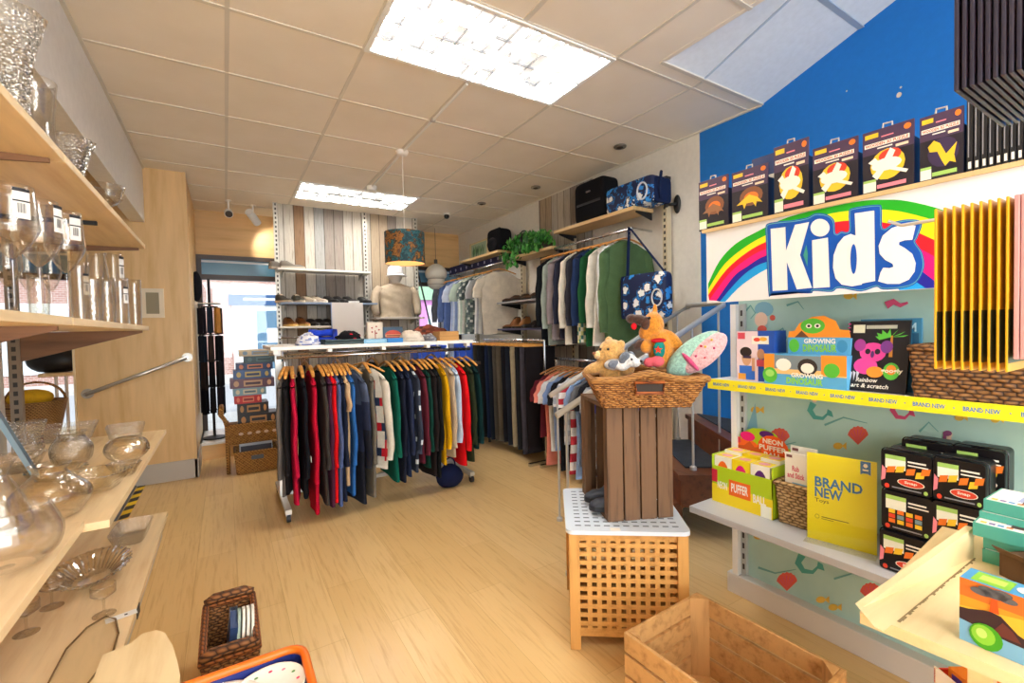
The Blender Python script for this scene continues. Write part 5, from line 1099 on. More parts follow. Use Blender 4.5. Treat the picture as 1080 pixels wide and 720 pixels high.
# plant
LEAFM = [plain(c, .5) for c in ('#2f7a2c', '#3f9436', '#225f22', '#57a544')]
py0, py1 = atx(578, 265, 2.86).y, atx(540, 270, 2.86).y
t = thing('ivy_plant', 'bushy green artificial ivy trailing over the beech wall shelf', 'plant', (2.9, (py0+py1)/2, SZ2)); R = random.Random(3)
mb = MB(); mb.box(2.88, 3.0, (py0+py1)/2-.25, (py0+py1)/2+.25, SZ2+.001, SZ2+.09, plain('#3d3129', .7)); mb.build('trough', t)
mb = MB()
for k in range(430):
    u = R.random(); yy = py0+.02+(py1-py0+.04)*u; g = R.gauss(0, 1)
    xx = 2.89+.07*max(-1.5, min(1.5, R.gauss(0, .8))); zz = SZ2+.07+.16*R.random()*(1-.5*abs(u-.5))
    if R.random() < .22: xx = 2.77+.025*R.gauss(0, 1); zz = SZ2+.05-.16*R.random()*(1.1 if .55 < u < .95 else .35)
    s = R.uniform(.025, .045); d = V((R.gauss(-.6, .6), R.gauss(0, .8), R.gauss(.2, .5))).normalized(); up_ = V((0, 0, 1)); a = d.cross(up_).normalized(); b = a.cross(d).normalized(); c = V((xx, yy, zz))
    pts = [c-b*s, c+a*s*.7-b*s*.3, c+a*s*.45+b*s*.3, c+b*s*1.1+d*s*.3, c-a*s*.45+b*s*.3, c-a*s*.7-b*s*.3]
    mb.add(pts, [(0, 1, 2, 3), (0, 3, 4, 5)], LEAFM[k % 4])
mb.build('foliage', t)
# backpack, dark handbag, small picture
c = atx(529, 262, 2.9); top = atx(529, 240, 2.9).z; z0 = SZ1+.001; yq = c.y-.1
t = thing('backpack', 'black backpack with a top loop on the far beech shelf', 'backpack', (2.92, yq, z0)); mb = MB(); yw = (atx(518, 255, 2.9).y-atx(540, 255, 2.9).y)/2
yq = max(yq, A1.y+.16)
rbox(mb, 2.81, 3.03, yq-.16, yq+.16, z0, top, fabric('#161619'), .45); mb.build('body', t, smooth=True)
mb = MB(); mb.blob((2.82, yq, z0+(top-z0)*.33), (.04, .12, (top-z0)*.28), fabric('#1d1d21')); mb.build('front_pocket', t, smooth=True)
mb = MB(); mb.path([V((2.92, yq+.05*math.cos(q), top-.03+.05*math.sin(q))) for q in [k*PI/8 for k in range(9)]], .008, BLACK, 6); mb.build('loop', t, smooth=True)
yq = atx(547, 262, 2.95).y; z0 = SZ2+.001; t = thing('leather_handbag', 'dark leather handbag between the backpack and the ivy', 'handbag', (2.95, B2.y, z0)); mb = MB(); rbox(mb, 2.86, 3.03, B2.y-.16, B2.y+.04, z0, z0+.26, plain('#1b1614', .4), .4); mb.build('body', t, smooth=True)
mb = MB(); mb.path([V((2.95, B2.y-.06+.07*math.cos(q), z0+.25+.05*math.sin(q))) for q in [k*PI/8 for k in range(9)]], .008, plain('#1b1614', .4), 6); mb.build('handle', t)
a = atx(497, 268, 2.98); b = atx(514, 255, 2.98); yq = a.y; z0 = SZ1+.001; w_ = .46; h_ = .22
t = thing('picture_frame', 'small pale framed picture of green leaves standing on the far beech shelf', 'picture', (2.98, a.y, z0)); mb = MB(); y0, y1 = atx(516, 262, 2.98).y, atx(496, 268, 2.98).y
mb.box(2.97, 2.99, y0, y1, z0, z0+h_+.03, plain('#cdb98e', .5)); mb.build('frame', t); mb = MB(); f = Face(mb, (2.97, y1-.0, z0), (0, y0-y1, 0), (0, 0, h_+.03)); f.rect(.1, .1, .9, .9, plain('#8fa48c', .6)); 
for k in range(7): f.poly([(.2+.09*k, .15), (.3+.08*k, .5+.2*(k % 2)), (.24+.09*k, .8), (.17+.09*k, .5)], plain(['#3f6a45', '#5d8659', '#29503a'][k % 3], .6))
mb.build('picture', t)
# wall sensor
c = atx(713, 216, RX); t = thing('wall_fixture', 'black swivel bracket fixed to the cream wall beside the shelf post', 'bracket', (RX-.05, c.y, c.z-.06)); mb = MB(); mb.blob((RX-.012, c.y-.02, c.z), (.012, .035, .075), BLACK); mb.build('plate', t, smooth=True); mb = MB(); mb.tube((RX-.02, c.y-.02, c.z), (RX-.07, c.y+.03, c.z+.0), .012, BLACK); mb.blob((RX-.075, c.y+.035, c.z), (.02, .02, .025), BLACK); mb.build('arm', t, smooth=True)

# ================================================================= STAIRS AND HANDRAIL
CARP = fabric('#3c4148', 180); TW = wood('#6d3e22', '#4b2814', 'Y', .4, .8, 10)
t = thing('staircase', 'short flight of brown wooden winder stairs with grey carpet treads beside the kids display', 'stairs', (2.7, 2.0, 0))
ge, gg = V((.587, .81, 0)), V((.81, -.587, 0))
def st(P, z): return [gg*g+ge*e+V((0, 0, z)) for g, e in P]
for P, z, cp in (([(.60, 2.86), (.60, 3.60), (.83, 3.60), (.83, 2.86)], .2, .04), ([(.80, 2.775), (.80, 3.62), (1.13, 3.62), (1.13, 2.775)], .4, .06), ([(1.10, 2.72), (1.10, 3.62), (1.17, 3.62), (1.42, 3.28), (1.42, 2.72)], .6, .06)):
    mb = MB(); mb.prism(st(P, z-.2+.0005), (0, 0, .17), TW); mb.build('riser', t)
    c = V((sum(p[0] for p in P)/len(P), sum(p[1] for p in P)/len(P), 0)); Q = [(p[0]-(.02 if p[0] == P[0][0] else 0), p[1]-(.02 if p[1] == P[0][1] else 0)) for p in P]
    mb = MB(); mb.prism(st(Q, z-.03), (0, 0, .03), TW); mb.build('nosing', t)
    Q = [(p[0]+(cp if p[0] == P[0][0] else -.0), p[1]+(.12 if p[1] == P[0][1] else -.03)) for p in P]
    mb = MB(); mb.prism(st(Q, z+.0003), (0, 0, .008), CARP); mb.build('carpet_tread', t)
t = thing('stair_handrail', 'grey tubular steel stair handrail looping round the stairs', 'handrail', (2.2, 2.1, 0)); HM = plain('#bcbcb8', .3, .3)
n0 = aty(587, 438, 1.86); n1 = aty(767, 319, 1.76); f0 = aty(580, 417, 2.42); f1 = aty(726, 322, 2.3)
mb = MB(); mb.path([n0, n0.lerp(n1, .5), n1-V((.04, 0, .016)), n1+V((.02, .04, .003)), V((n1.x+.06, 2.1, n1.z)), V((f1.x, f1.y, n1.z)), f1.lerp(f0, .1), f0.lerp(f1, .5), f0], .017, HM, 12); mb.build('rail', t, smooth=True)
pz = lambda p, a, b: a.z+(b.z-a.z)*(p-a.x)/(b.x-a.x)
ny = lambda x: n0.y+(n1.y-n0.y)*(x-n0.x)/(n1.x-n0.x)
for x, y, zb_, a, b in ((n0.x+.06, 1.855, 0, n0, n1), (2.40, ny(2.40), .4, n0, n1), (2.64, ny(2.64), .408, n0, n1), (f0.x+.06, 2.42, 0, f0, f1), (2.45, 2.37, .0, f0, f1), (2.93, 2.31, .4, f0, f1)):
    mb = MB(); mb.tube((x, y, zb_), (x, y, pz(x, a, b)), .0075, HM, 8); mb.lathe([(.02, zb_+.001), (.02, zb_+.02), (.008, zb_+.03)], HM, (x, y, 0), 14); mb.build('baluster', t)
# ================================================================= KIDS DISPLAY
KXF, KYL, KYR = 1.86, 1.30, -.35
GREY = plain('#cfd0d2', .4); YEL = plain('#f3e321', .45); BLU = plain('#1f6fc0', .45)
def mermaid_mat():
    m, nt, b = newmat('sea_wallpaper'); v = coord(nt); n = tex_noise(nt, v, 5, 4); n2 = tex_noise(nt, coord(nt, (1, 4, 14)), 3, 3)
    nt.links.new(ramp(nt, n, [(.35, '#a9cdc6'), (.6, '#b7d8cf')]), b.inputs['Base Color']); b.inputs['Roughness'].default_value = .7; return m
t = thing('display_unit', 'white and pale green kids display unit with an under-the-sea backboard', 'display unit', (2.0, .5, 0))
BXP = 2.07
mb = MB(); mb.box(BXP, BXP+.02, KYR, KYL-.02, .09, 1.72, mermaid_mat())
F_ = Face(mb, (BXP, 0, 0), (0, -1, 0), (0, 0, 1), .00005)
def bp(x, y): q = atx(x, y, BXP); return (-q.y, q.z)
pal = {k: plain(c, .7) for k, c in dict(pink='#d8507c', red='#e2604f', teal='#4fa39b', yel='#e2b84a', skin='#f0cdb4', blue='#7fb4c8', plum='#8d4a78', deep='#6fa9a6').items()}
def pxell(cx, cy, rx, ry, m, n=14): F_.poly([bp(cx+rx*math.cos(2*PI*k/n), cy-ry*math.sin(2*PI*k/n)) for k in range(n)], m)
def shell(cx, cy, r, m=None):
    m = m or pal['red']; F_.poly([bp(cx, cy+r*.9)]+[bp(cx+r*1.1*math.cos(a), cy-r*math.sin(a)*(1+.12*(k % 2))) for k, a in enumerate([.15+2.85*q/14 for q in range(15)])], m)
    for q in range(5): a = .5+q*.53; F_.poly([bp(cx, cy+r*.6), bp(cx+r*.8*math.cos(a), cy-r*.75*math.sin(a)), bp(cx+r*.8*math.cos(a+.12), cy-r*.75*math.sin(a+.12))], pal['pink'], False)
    F_.k += 1
def ribbon(pts, w, m):
    L = [V((x, y, 0)) for x, y in pts]; a, b = [], []
    for i, p in enumerate(L):
        d = (L[min(i+1, len(L)-1)]-L[max(i-1, 0)]).normalized(); n_ = V((-d.y, d.x, 0))*w*(1-.7*i/(len(L)-1)); a.append(bp(*(p+n_).xy)); b.append(bp(*(p-n_).xy))
    for i in range(len(L)-1): F_.poly([a[i], a[i+1], b[i+1], b[i]], m, False)
    F_.k += 1
def mermaid(cx, cy, s, tail, hair):
    ribbon([(cx, cy), (cx-6*s, cy+12*s), (cx+2*s, cy+24*s), (cx+16*s, cy+26*s), (cx+24*s, cy+18*s)], 6*s, tail)
    F_.poly([bp(cx+22*s, cy+20*s), bp(cx+34*s, cy+24*s), bp(cx+31*s, cy+14*s), bp(cx+24*s, cy+10*s)], tail)
    pxell(cx+2*s, cy-9*s, 5*s, 8*s, pal['skin']); pxell(cx+2*s, cy-20*s, 6*s, 6*s, pal['skin']); pxell(cx-1*s, cy-22*s, 8*s, 5*s, hair); pxell(cx-6*s, cy-14*s, 3*s, 9*s, hair)
for px, py in ((822, 462), (905, 460), (830, 614), (918, 625)): shell(px, py, 10)
mermaid(858, 425, .62, pal['teal'], pal['plum']); mermaid(846, 585, .7, pal['teal'], pal['plum']); mermaid(945, 425, .6, pal['pink'], pal['plum']); mermaid(1000, 470, .6, pal['blue'], pal['plum']); mermaid(905, 590, .6, pal['pink'], pal['plum'])
pxell(806, 326, 10, 8, pal['blue']); pxell(803, 337, 7, 8, pal['skin']); pxell(815, 335, 3, 3, pal['red']); pxell(804, 347, 5, 4, pal['red'])
for k, (px, py) in enumerate(((797, 432), (884, 470), (1012, 440), (1050, 442), (879, 640), (800, 565), (866, 632), (895, 312))):
    pxell(px, py, 5, 3.6, pal['yel']); F_.poly([bp(px+4, py), bp(px+9, py-4), bp(px+9, py+4)][::-1], pal['yel'])
for k, pts in enumerate((((785, 330), (792, 322), (797, 330), (792, 336)), ((818, 352), (826, 346), (830, 356), (824, 364)), ((830, 322), (842, 318), (848, 326)), ((795, 468), (815, 472), (840, 466)), ((870, 448), (890, 440), (915, 446)), ((945, 470), (965, 462), (990, 468)), ((800, 598), (818, 604), (840, 600)), ((880, 610), (900, 604), (920, 612)), ((970, 455), (980, 445), (990, 455)))): ribbon(pts, 1.2, pal['deep'])
ribbon([(935, 322), (943, 318), (950, 322), (958, 319)], 4, pal['pink']); F_.poly([bp(780, 478), bp(797, 425), bp(802, 478)][::-1], pal['blue'])
mb.build('backboard', t)
for y in (KYL-.02, KYR+.02):
    mb = MB(); mb.box(BXP-.045, BXP-.001, y-.014, y+.014, .095, 1.38, plain('#efefec', .4)); mb.build('post', t)
    mb = MB(); slotted_post(mb, BXP-.012, y-.028, .1, 1.38, .02, .024, plain('#b9bcbc', .4), (-1, 0)); mb.build('slot_strip', t)
mb = MB(); mb.box(2.02, BXP+.05, KYR, KYL+.02, 0, .095, plain('#d9d5d0', .5)); mb.build('plinth', t, bev=.004)
mb = MB(); mb.box(KXF+.004, BXP-.0, KYR, KYL, 1.022, 1.04, plain('#e2e2e0', .4)); mb.build('shelf', t)
mb = MB(); mb.box(1.73, BXP, KYR, 1.31, .455, .483, plain('#b9babd', .45)); mb.build('shelf', t, bev=.002)
for y in (1.28, .45): mb = MB(); mb.prism([(BXP-.02, y, .455), (1.76, y, .455), (1.76, y, .44), (BXP-.02, y, .34)], (0, .008, 0), plain('#c6c8ca', .4)); mb.build('bracket', t)
# ticket strip of the upper shelf
mb = MB(); z0, z1 = .998, 1.043; mb.box(KXF-.002, KXF+.004, KYR, KYL, z0, z1, YEL); f = Face(mb, (KXF-.002, KYL, z0), (0, KYR-KYL, 0), (0, 0, z1-z0)); W = KYL-KYR; pitch = .118; k = 0; y = .028
while y+.1 < W:
    f.k = 1; f.text('BRAND NEW', y/W, .36, (y+.078)/W, .66, BLU, .025); f.ell((y+.098)/W, .5, .002/W*.9, .05, BLU, 8); y += pitch
mb.build('ticket_strip', t)
# header sign
HZ0, HZ1 = 1.385, 1.702
t2 = thing('kids_sign', 'white header sign reading Kids over a rainbow', 'sign', (KXF, .5, HZ0)); mb = MB(); mb.box(KXF-.001, KXF+.012, KYR, KYL, HZ0, HZ1, plain('#eeeeee', .4))
F_H = Face(mb, (KXF-.001, 0, 0), (0, -1, 0), (0, 0, 1), .0003)
def hp(x, y): q = atx(x, y, KXF-.001); return (-q.y, min(max(q.z, HZ0+.001), HZ1-.001))
def zp(x, y): return hp(740+x/4.154, 210+y/4.154)
CUR = [[(747, 299), (759, 275), (776, 257), (800, 243.5), (831, 229), (875, 218), (908, 212), (933, 210.5), (957, 212), (996, 222), (1030, 240)],
       [(747, 305), (764, 278.6), (788, 259), (810, 247), (838, 236), (877, 225), (906, 221.5), (931, 221), (957, 224.5), (995, 236), (1026, 254)],
       [(747, 311), (766, 284.6), (788, 266), (809, 254.5), (842, 243), (882, 234), (906, 232.5), (928, 234), (955, 240), (992, 256), (1022, 272)],
       [(748, 316.5), (769, 288.5), (790, 271.5), (809, 262), (845, 252), (884, 246), (906, 246), (928, 248), (952, 253), (990, 273), (1018, 290)],
       [(755.5, 317), (773.5, 292), (788, 281), (809, 269), (848, 261), (884, 257), (906, 258), (926, 261), (950, 270), (989, 299), (996, 309)],
       [(759, 318), (776, 298), (790.5, 285), (809, 276), (850, 268), (884, 265), (906, 268), (924, 273), (945, 284), (972, 301), (981, 308)],
       [(765, 318), (783, 300), (809, 283.5), (830, 278), (855, 275), (884, 274), (906, 277), (922, 284), (936, 294), (946, 303), (950, 309)]]
CC = ['#1fb31f', '#f2ea12', '#f0182a', '#fb1280', '#1c1f9c', '#17a2ea']
for i, c in enumerate(CC):
    a, b = spline([V((*p, 0)) for p in CUR[i]], 4), spline([V((*p, 0)) for p in CUR[i+1]], 4); m = plain(c, .45)
    for k in range(len(a)-1): F_H.poly([hp(*a[k][:2]), hp(*b[k][:2]), hp(*b[k+1][:2]), hp(*a[k+1][:2])], m, False)
F_H.k += 1
OUT = [(280, 130), (290, 106), (362, 95), (400, 92), (462, 80), (500, 62), (552, 68), (582, 95), (588, 150), (612, 140), (645, 138), (645, 58), (665, 38), (770, 24), (790, 42), (795, 128), (850, 98), (920, 88), (966, 104), (945, 172), (938, 188), (968, 235), (976, 300), (942, 366), (880, 390), (795, 396), (765, 384), (700, 404), (625, 392), (592, 392), (570, 406), (492, 402), (480, 412), (402, 412), (380, 416), (310, 420), (292, 402)]
def scl(P, k):
    c = V((sum(p[0] for p in P)/len(P), sum(p[1] for p in P)/len(P), 0)); L = [V((*p, 0)) for p in P]; o = []
    for i, p in enumerate(L):
        d = (L[(i+1) % len(L)]-L[i-1]).normalized(); o.append((p.x-d.y*k, p.y+d.x*k))
    return o
OUTS = [p[:2] for p in spline([V((*p, 0)) for p in OUT+OUT[:1]], 4)][:-1]
F_H.poly([zp(*p) for p in OUTS][::-1], plain('#0b56ba', .4)); F_H.poly([zp(*p) for p in scl(OUTS, 4.5)][::-1], plain('#6fb9b0', .4)); F_H.poly([zp(*p) for p in scl(OUTS, 7.5)][::-1], plain('#0b56ba', .4))
WL = plain('#f4f4f2', .4)
def letter(P): F_H.poly([zp(*p) for p in P][::-1], WL)
letter([(303, 130), (368, 122), (371, 225), (374, 275), (378, 398), (312, 402)]); letter([(371, 225), (410, 112), (472, 100), (432, 245), (485, 388), (418, 395), (374, 275)])
letter([(520+42*math.cos(q), 125+39*math.sin(q)) for q in [k*2*PI/24 for k in range(24)]]); letter([(485, 180), (555, 168), (563, 385), (490, 390)])
letter([(672, 62), (758, 50), (762, 358), (690, 372), (680, 340), (676, 160)]); letter([(676, 160), (655, 152), (625, 164), (598, 196), (580, 245), (577, 300), (588, 346), (615, 374), (660, 382), (704, 374), (704, 335), (704, 200)])
letter([(940, 116), (890, 108), (835, 126), (795, 160), (777, 205), (782, 240), (806, 266), (838, 283), (842, 296), (825, 302), (797, 300), (785, 322), (775, 360), (815, 371), (868, 371), (910, 352), (935, 318), (940, 280), (925, 240), (893, 215), (866, 200), (868, 188), (892, 180), (925, 178)])
F_H.k += 1; F_H.poly([zp(668+14*math.cos(q), 262+66*math.sin(q)) for q in [k*2*PI/20 for k in range(20)]][::-1], plain('#0b56ba', .4))
F_H.poly([zp(*p) for p in ((462, 200), (448, 245), (466, 295), (468, 240))][::-1], plain('#3f9c8c', .4))
mb.build('panel', t2)
mb = MB(); mb.box(KXF-.012, BXP, KYR, KYL+.015, HZ1, HZ1+.014, RB); tag(mb.build('top_shelf'), 'narrow wooden shelf on top of the kids sign', 'shelf')
# ---- boxed puzzles on top
TS = HZ1+.0145; XF = KXF+.008
pk = {k: plain(c, .45) for k, c in dict(bk='#241d26', pur='#4a3550', or_='#f07a24', ylw='#f2c52e', wh='#f4efe2', red='#e2452c', pk_='#f08a98', grn='#a8d06a', lab='#f0f2e2', crm='#f3d8b8').items()}
def dino_pack(i, x0, x1, ytop, lab, kind, front=0):
    a = atx(x0, 210, XF+front); b = atx(x1, 205, XF+front); h = atx((x0+x1)/2, ytop, XF+front).z-TS; ya, yb = a.y, b.y; t = thing('puzzle_pack', lab, 'puzzle', (XF+.04, (ya+yb)/2, TS), 'dark puzzle packs on the kids top shelf'); X = XF+front
    mb = MB(); mb.box(X, X+.055, yb, ya, TS, TS+h*.74, pk['bk']); mb.box(X+.0, X+.006, yb, ya, TS+h*.74, TS+h, pk['pur'])
    f = Face(mb, (X, ya, TS), (0, yb-ya, 0), (0, 0, h)); f.rect(.0, .62, 1, 1, pk['pur']); f.ell(.88, .92, .07, .045, pk['or_']); f.rect(.05, .88, .32, .95, pk['ylw']); f.rect(.38, .86, .62, .88, pk['pk_'])
    f.rect(.04, .735, .92, .80, pk['wh'], True); f.text('WOODEN 3D PUZZLE', .06, .745, .90, .79, plain('#c0562c', .5), .03); f.rect(.3, .69, .6, .71, pk['wh']); f.rect(.66, .65, .9, .69, pk['crm'])
    if kind == 'w':
        f.ell(.5, .42, .34, .24, pk['ylw']); f.ell(.55, .55, .22, .10, pk['red']); f.ell(.48, .42, .3, .10, pk['wh'], 14); f.poly([(.2, .28), (.42, .44), (.5, .38), (.3, .2)], pk['wh']); f.poly([(.5, .4), (.9, .26), (.86, .22), (.5, .34)], pk['wh']); f.poly([(.12, .5), (.26, .56), (.34, .48), (.26, .42)], pk['wh']); f.poly([(.42, .48), (.56, .66), (.66, .6), (.56, .44)], pk['wh'])
    elif kind == 't':
        f.ell(.55, .4, .36, .22, plain('#3a2a4c', .5)); f.poly([(.2, .52), (.34, .6), (.48, .54), (.62, .36), (.86, .5), (.8, .32), (.84, .2), (.7, .24), (.6, .18), (.5, .3), (.42, .42), (.24, .44)], pk['ylw'])
    else:
        f.ell(.55, .46, .32, .18, plain('#8a5636', .5)); f.ell(.55, .44, .2, .1, pk['or_']); f.poly([(.14, .34), (.3, .42), (.5, .5), (.72, .42), (.86, .3), (.7, .34), (.68, .24), (.6, .34), (.42, .34), (.36, .24), (.32, .34)], pk['ylw'] if kind == 's' else plain('#9c6a44', .5))
    f.rect(.3, .06, .86, .12, pk['grn'] if kind in 'std' else pk['pk_']); f.rect(.02, .03, .28, .22, pk['lab']); f.rect(.02, .18, .28, .22, pk['grn'])
    mb.build('tray', t)
    mb = MB(); ym = (ya+yb)/2; mb.path([V((X+.003, ym-.012, TS+h-.005)), V((X+.003, ym-.012, TS+h+.012)), V((X+.003, ym+.012, TS+h+.014)), V((X+.003, ym+.014, TS+h-.002))], .003, plain('#b8b0a2', .3), 6); mb.build('hang_tab', t)
for i, (x0, x1, yt, kd, d) in enumerate(((737, 768, 188, 'd', 'puzzle pack with a brown dinosaur, at the left end of the top shelf'), (772, 810, 177, 's', 'puzzle pack with a yellow long-backed dinosaur, second from the left'), (816.5, 853, 150, 'w', 'tallest narrow puzzle pack with a white winged dinosaur on a red and yellow disc'),
                                         (857.5, 905, 150, 'w', 'wide puzzle pack with a white winged dinosaur, above the letter K'), (910, 964, 133, 'w', 'wide puzzle pack with a white winged dinosaur, above the letter d'), (970, 1016, 118, 't', 'puzzle pack with a yellow roaring dinosaur, last before the black packs'))):
    dino_pack(i, x0, x1, yt, d, kd)
a = atx(795, 170, XF+.09); b = atx(822, 170, XF+.09); mb = MB(); mb.box(XF+.075, XF+.11, b.y, a.y, TS, atx(808, 164, XF+.08).z, plain('#2a3a6a', .45)); f = Face(mb, (XF+.075, a.y, TS), (0, b.y-a.y, 0), (0, 0, .2)); f.rect(.05, .75, .95, .95, pk['wh']); tag(mb.build('puzzle_pack'), 'blue puzzle pack half hidden behind the tall narrow one', 'puzzle')
# spine-out black packs at the right end of the top shelf
NB = 9; ysp = [atx(1019.5+7.6*k, 160, XF).y for k in range(NB+1)]
for k in range(NB):
    y = ysp[k]; tk = (ysp[k]-ysp[k+1])*.86; mb = MB(); h = .225+.012*hsh(k, 3); mb.box(XF+.0, XF+.16, y-tk, y, TS, TS+h, plain('#1b1a1d', .3)); f = Face(mb, (XF, y, TS), (0, -tk, 0), (0, 0, h)); f.rect(.25, .05, .75, .14, pk['wh']); f.rect(.2, .2, .4, .95, plain('#8d8d92', .4))
    tag(mb.build('black_pack'), ['glossy black pack stood spine-out, next to the roaring dinosaur pack', 'glossy black pack second in the spine-out row', 'glossy black pack third in the spine-out row', 'glossy black pack fourth in the spine-out row', 'glossy black pack fifth in the spine-out row', 'glossy black pack sixth in the spine-out row', 'glossy black pack seventh in the spine-out row', 'glossy black pack eighth in the spine-out row', 'glossy black pack ninth in the spine-out row, by the photo edge'][k], 'pack', 'black packs on the top shelf')
# ---- yellow shelf goods
YS = 1.0405
def ybox(name, lab, cat, x0, x1, ytop, X, d, m, art=None, z=YS, grp=None):
    a, b = atx(x0, 385, X), atx(x1, 385, X); h = atx((x0+x1)/2, ytop, X).z-z; mb = MB(); mb.box(X, X+d, b.y, a.y, z, z+h, m)
    if art: art(Face(mb, (X, a.y, z), (0, b.y-a.y, 0), (0, 0, h)))
    o = mb.build(name); tag(o, lab, cat, grp); return a.y, b.y, h
def art_kids(f):
    f.rect(0, 0, .58, 1, plain('#f0d8dc', .5)); f.rect(.58, .0, 1, 1, plain('#2454b0', .5)); f.rect(.04, .84, .24, .97, plain('#d84a5a', .5)); f.rect(.42, .74, .86, .9, pk['wh']); f.ell(.56, .83, .09, .04, plain('#e2452c', .5)); f.ell(.72, .84, .1, .04, plain('#f0b43c', .5))
    f.rect(.08, .02, .5, .3, plain('#2f6fd0', .5)); f.ell(.28, .46, .13, .16, plain('#d9a37c', .5)); f.ell(.26, .58, .16, .1, plain('#2c1f1c', .5)); f.rect(.18, .45, .4, .5, plain('#3a2c50', .5)); f.rect(.42, .2, .5, .46, plain('#d9a37c', .5)); f.ell(.66, .54, .1, .11, plain('#c08a68', .5)); f.rect(.55, .3, .8, .43, plain('#d84a5a', .5)); f.rect(.05, .02, .26, .14, plain('#f0a43c', .5))
ybox('toy_box', 'toy box picturing two children, at the left end of the yellow edged shelf', 'toy box', 777, 817, 349, 1.93, .09, plain('#2454b0', .5), art_kids)
ORG = plain('#f0922c', .5); GRN_ = plain('#57b83a', .5); SKY = plain('#5aa8d4', .5)
def art_egg(f):
    f.rect(0, 0, 1, .36, SKY); f.rect(0, .36, 1, .52, plain('#f7c27a', .5)); f.rect(0, .52, .14, 1, ORG); f.rect(.72, .4, 1, 1, ORG); f.rect(.14, .52, .72, .96, plain('#7d8a90', .4)); f.ell(.26, .66, .1, .2, pk['wh']); f.ell(.56, .62, .12, .26, plain('#2c2420', .5)); f.ell(.56, .58, .08, .16, pk['wh'])
    f.ell(.08, .3, .1, .26, GRN_); f.ell(.08, .36, .06, .12, plain('#a4dc6a', .5)); f.ell(.84, .55, .09, .22, GRN_); f.text('GROWING', .36, .28, .74, .42, pk['wh'], .03); f.text('DINOSAUR', .3, .06, .74, .27, plain('#8fd23c', .5), .03)
def art_egg2(f):
    f.poly([(0, .42), (.02, .6), (.12, .62), (.2, .82), (.42, .98), (.6, 1), (.78, .86), (.84, .64), (.98, .62), (1, .42)], ORG); f.rect(0, 0, 1, .44, SKY); f.ell(.42, .74, .2, .2, GRN_); f.ell(.36, .74, .05, .06, pk['wh']); f.ell(.5, .74, .05, .06, pk['wh']); f.ell(.5, .74, .025, .035, pk['bk']); f.ell(.36, .74, .025, .035, pk['bk']); f.poly([(.12, .44), (.24, .62), (.36, .44)], plain('#6a4630', .5)); f.ell(.11, .22, .09, .18, GRN_); f.ell(.88, .22, .08, .16, plain('#3f8fbc', .5)); f.text('GROWING', .28, .28, .78, .41, pk['wh'], .03); f.text('DINOSAUR', .26, .06, .8, .26, plain('#8fd23c', .5), .03)
ya, yb, h = ybox('egg_toy_box', 'orange and blue dinosaur egg display tray standing on the yellow edged shelf', 'toy box', 806, 893, 374, 1.885, .1, SKY, art_egg)
z2 = YS+h+.0006; X = 1.925; a, b = atx(831, 352, X), atx(897, 352, X); h2 = atx(862, 333, X).z-z2
mb = MB(); mb.box(X, X+.06, b.y, a.y, z2, z2+h2*.42, SKY); mb.prism([(X, a.y+(b.y-a.y)*p[0], z2+h2*p[1]) for p in ((0, .4), (.02, .6), (.12, .62), (.2, .82), (.42, .98), (.6, 1), (.78, .86), (.84, .64), (.98, .62), (1, .4))], (.003, 0, 0), ORG)
art_egg2(Face(mb, (X, a.y, z2), (0, b.y-a.y, 0), (0, 0, h2))); tag(mb.build('egg_toy_box'), 'dinosaur egg display box with a green baby dinosaur header, stacked on the orange tray', 'toy box')
# scratch pad with pink koala
X = 1.905; a, b = atx(890, 405, X), atx(955, 405, X); h = atx(925, 339, X).z-YS; ln = .03
t = thing('activity_pad', 'black spiral activity pad with a pink koala under a palm, leaning on the backboard', 'activity pad', (X, (a.y+b.y)/2, YS)); mb = MB(); o = V((X, a.y, YS+.001)); u = V((0, b.y-a.y, 0)); w = V((ln*1.6, 0, h-.002)); nn = V((.012, 0, .004)); mb.prism([o, o+u, o+u+w, o+w], nn, plain('#1d1b20', .4)); f = Face(mb, o, u, w)
f.rect(.08, .84, .28, .96, plain('#e4e2c6', .5)); f.rect(.3, .9, .8, .95, plain('#b8b8a8', .5))
for k in range(7): aa = k*PI/6+.1; f.poly([(.72, .78), (.72+.26*math.cos(aa), .78+.1*math.sin(aa)+.02), (.72+.2*math.cos(aa+.25), .76+.07*math.sin(aa+.25))], GRN_)
f.poly([(.70, .5), (.76, .5), (.745, .8), (.715, .8)], plain('#c9842c', .5)); PKK = plain('#e0439a', .5)
f.ell(.44, .56, .22, .14, PKK); f.ell(.22, .66, .1, .09, plain('#a33a90', .5)); f.ell(.66, .64, .1, .09, plain('#7a3a90', .5)); f.ell(.36, .57, .045, .04, pk['bk']); f.ell(.52, .57, .045, .04, pk['bk']); f.ell(.44, .53, .03, .05, plain('#5a2a6c', .5)); f.ell(.34, .36, .2, .12, PKK); f.ell(.5, .28, .14, .08, ORG)
f.ell(.76, .3, .13, .12, GRN_); f.ell(.76, .32, .08, .07, ORG); f.text('googly', .6, .26, .94, .34, pk['wh'], .03); f.text('Rainbow', .2, .13, .56, .19, pk['wh'], .02, .2); f.text('art & scratch', .12, .05, .74, .11, pk['wh'], .02, .2)
for k in range(4): f.poly([(.06+.05*k, .14), (.02+.06*k, .28), (.07+.06*k, .26)], plain('#d8d8e0', .5))
mb.build('cover', t); mb = MB()
for i in range(18): c = o+w*(.03+.055*i)+nn*.5; mb.path([c+V((.009*math.cos(q), .006*math.sin(q), 0)) for q in [k*PI/3 for k in range(6)]], .0016, plain('#d83a86', .4), 5, True)
mb.build('spiral_binding', t)
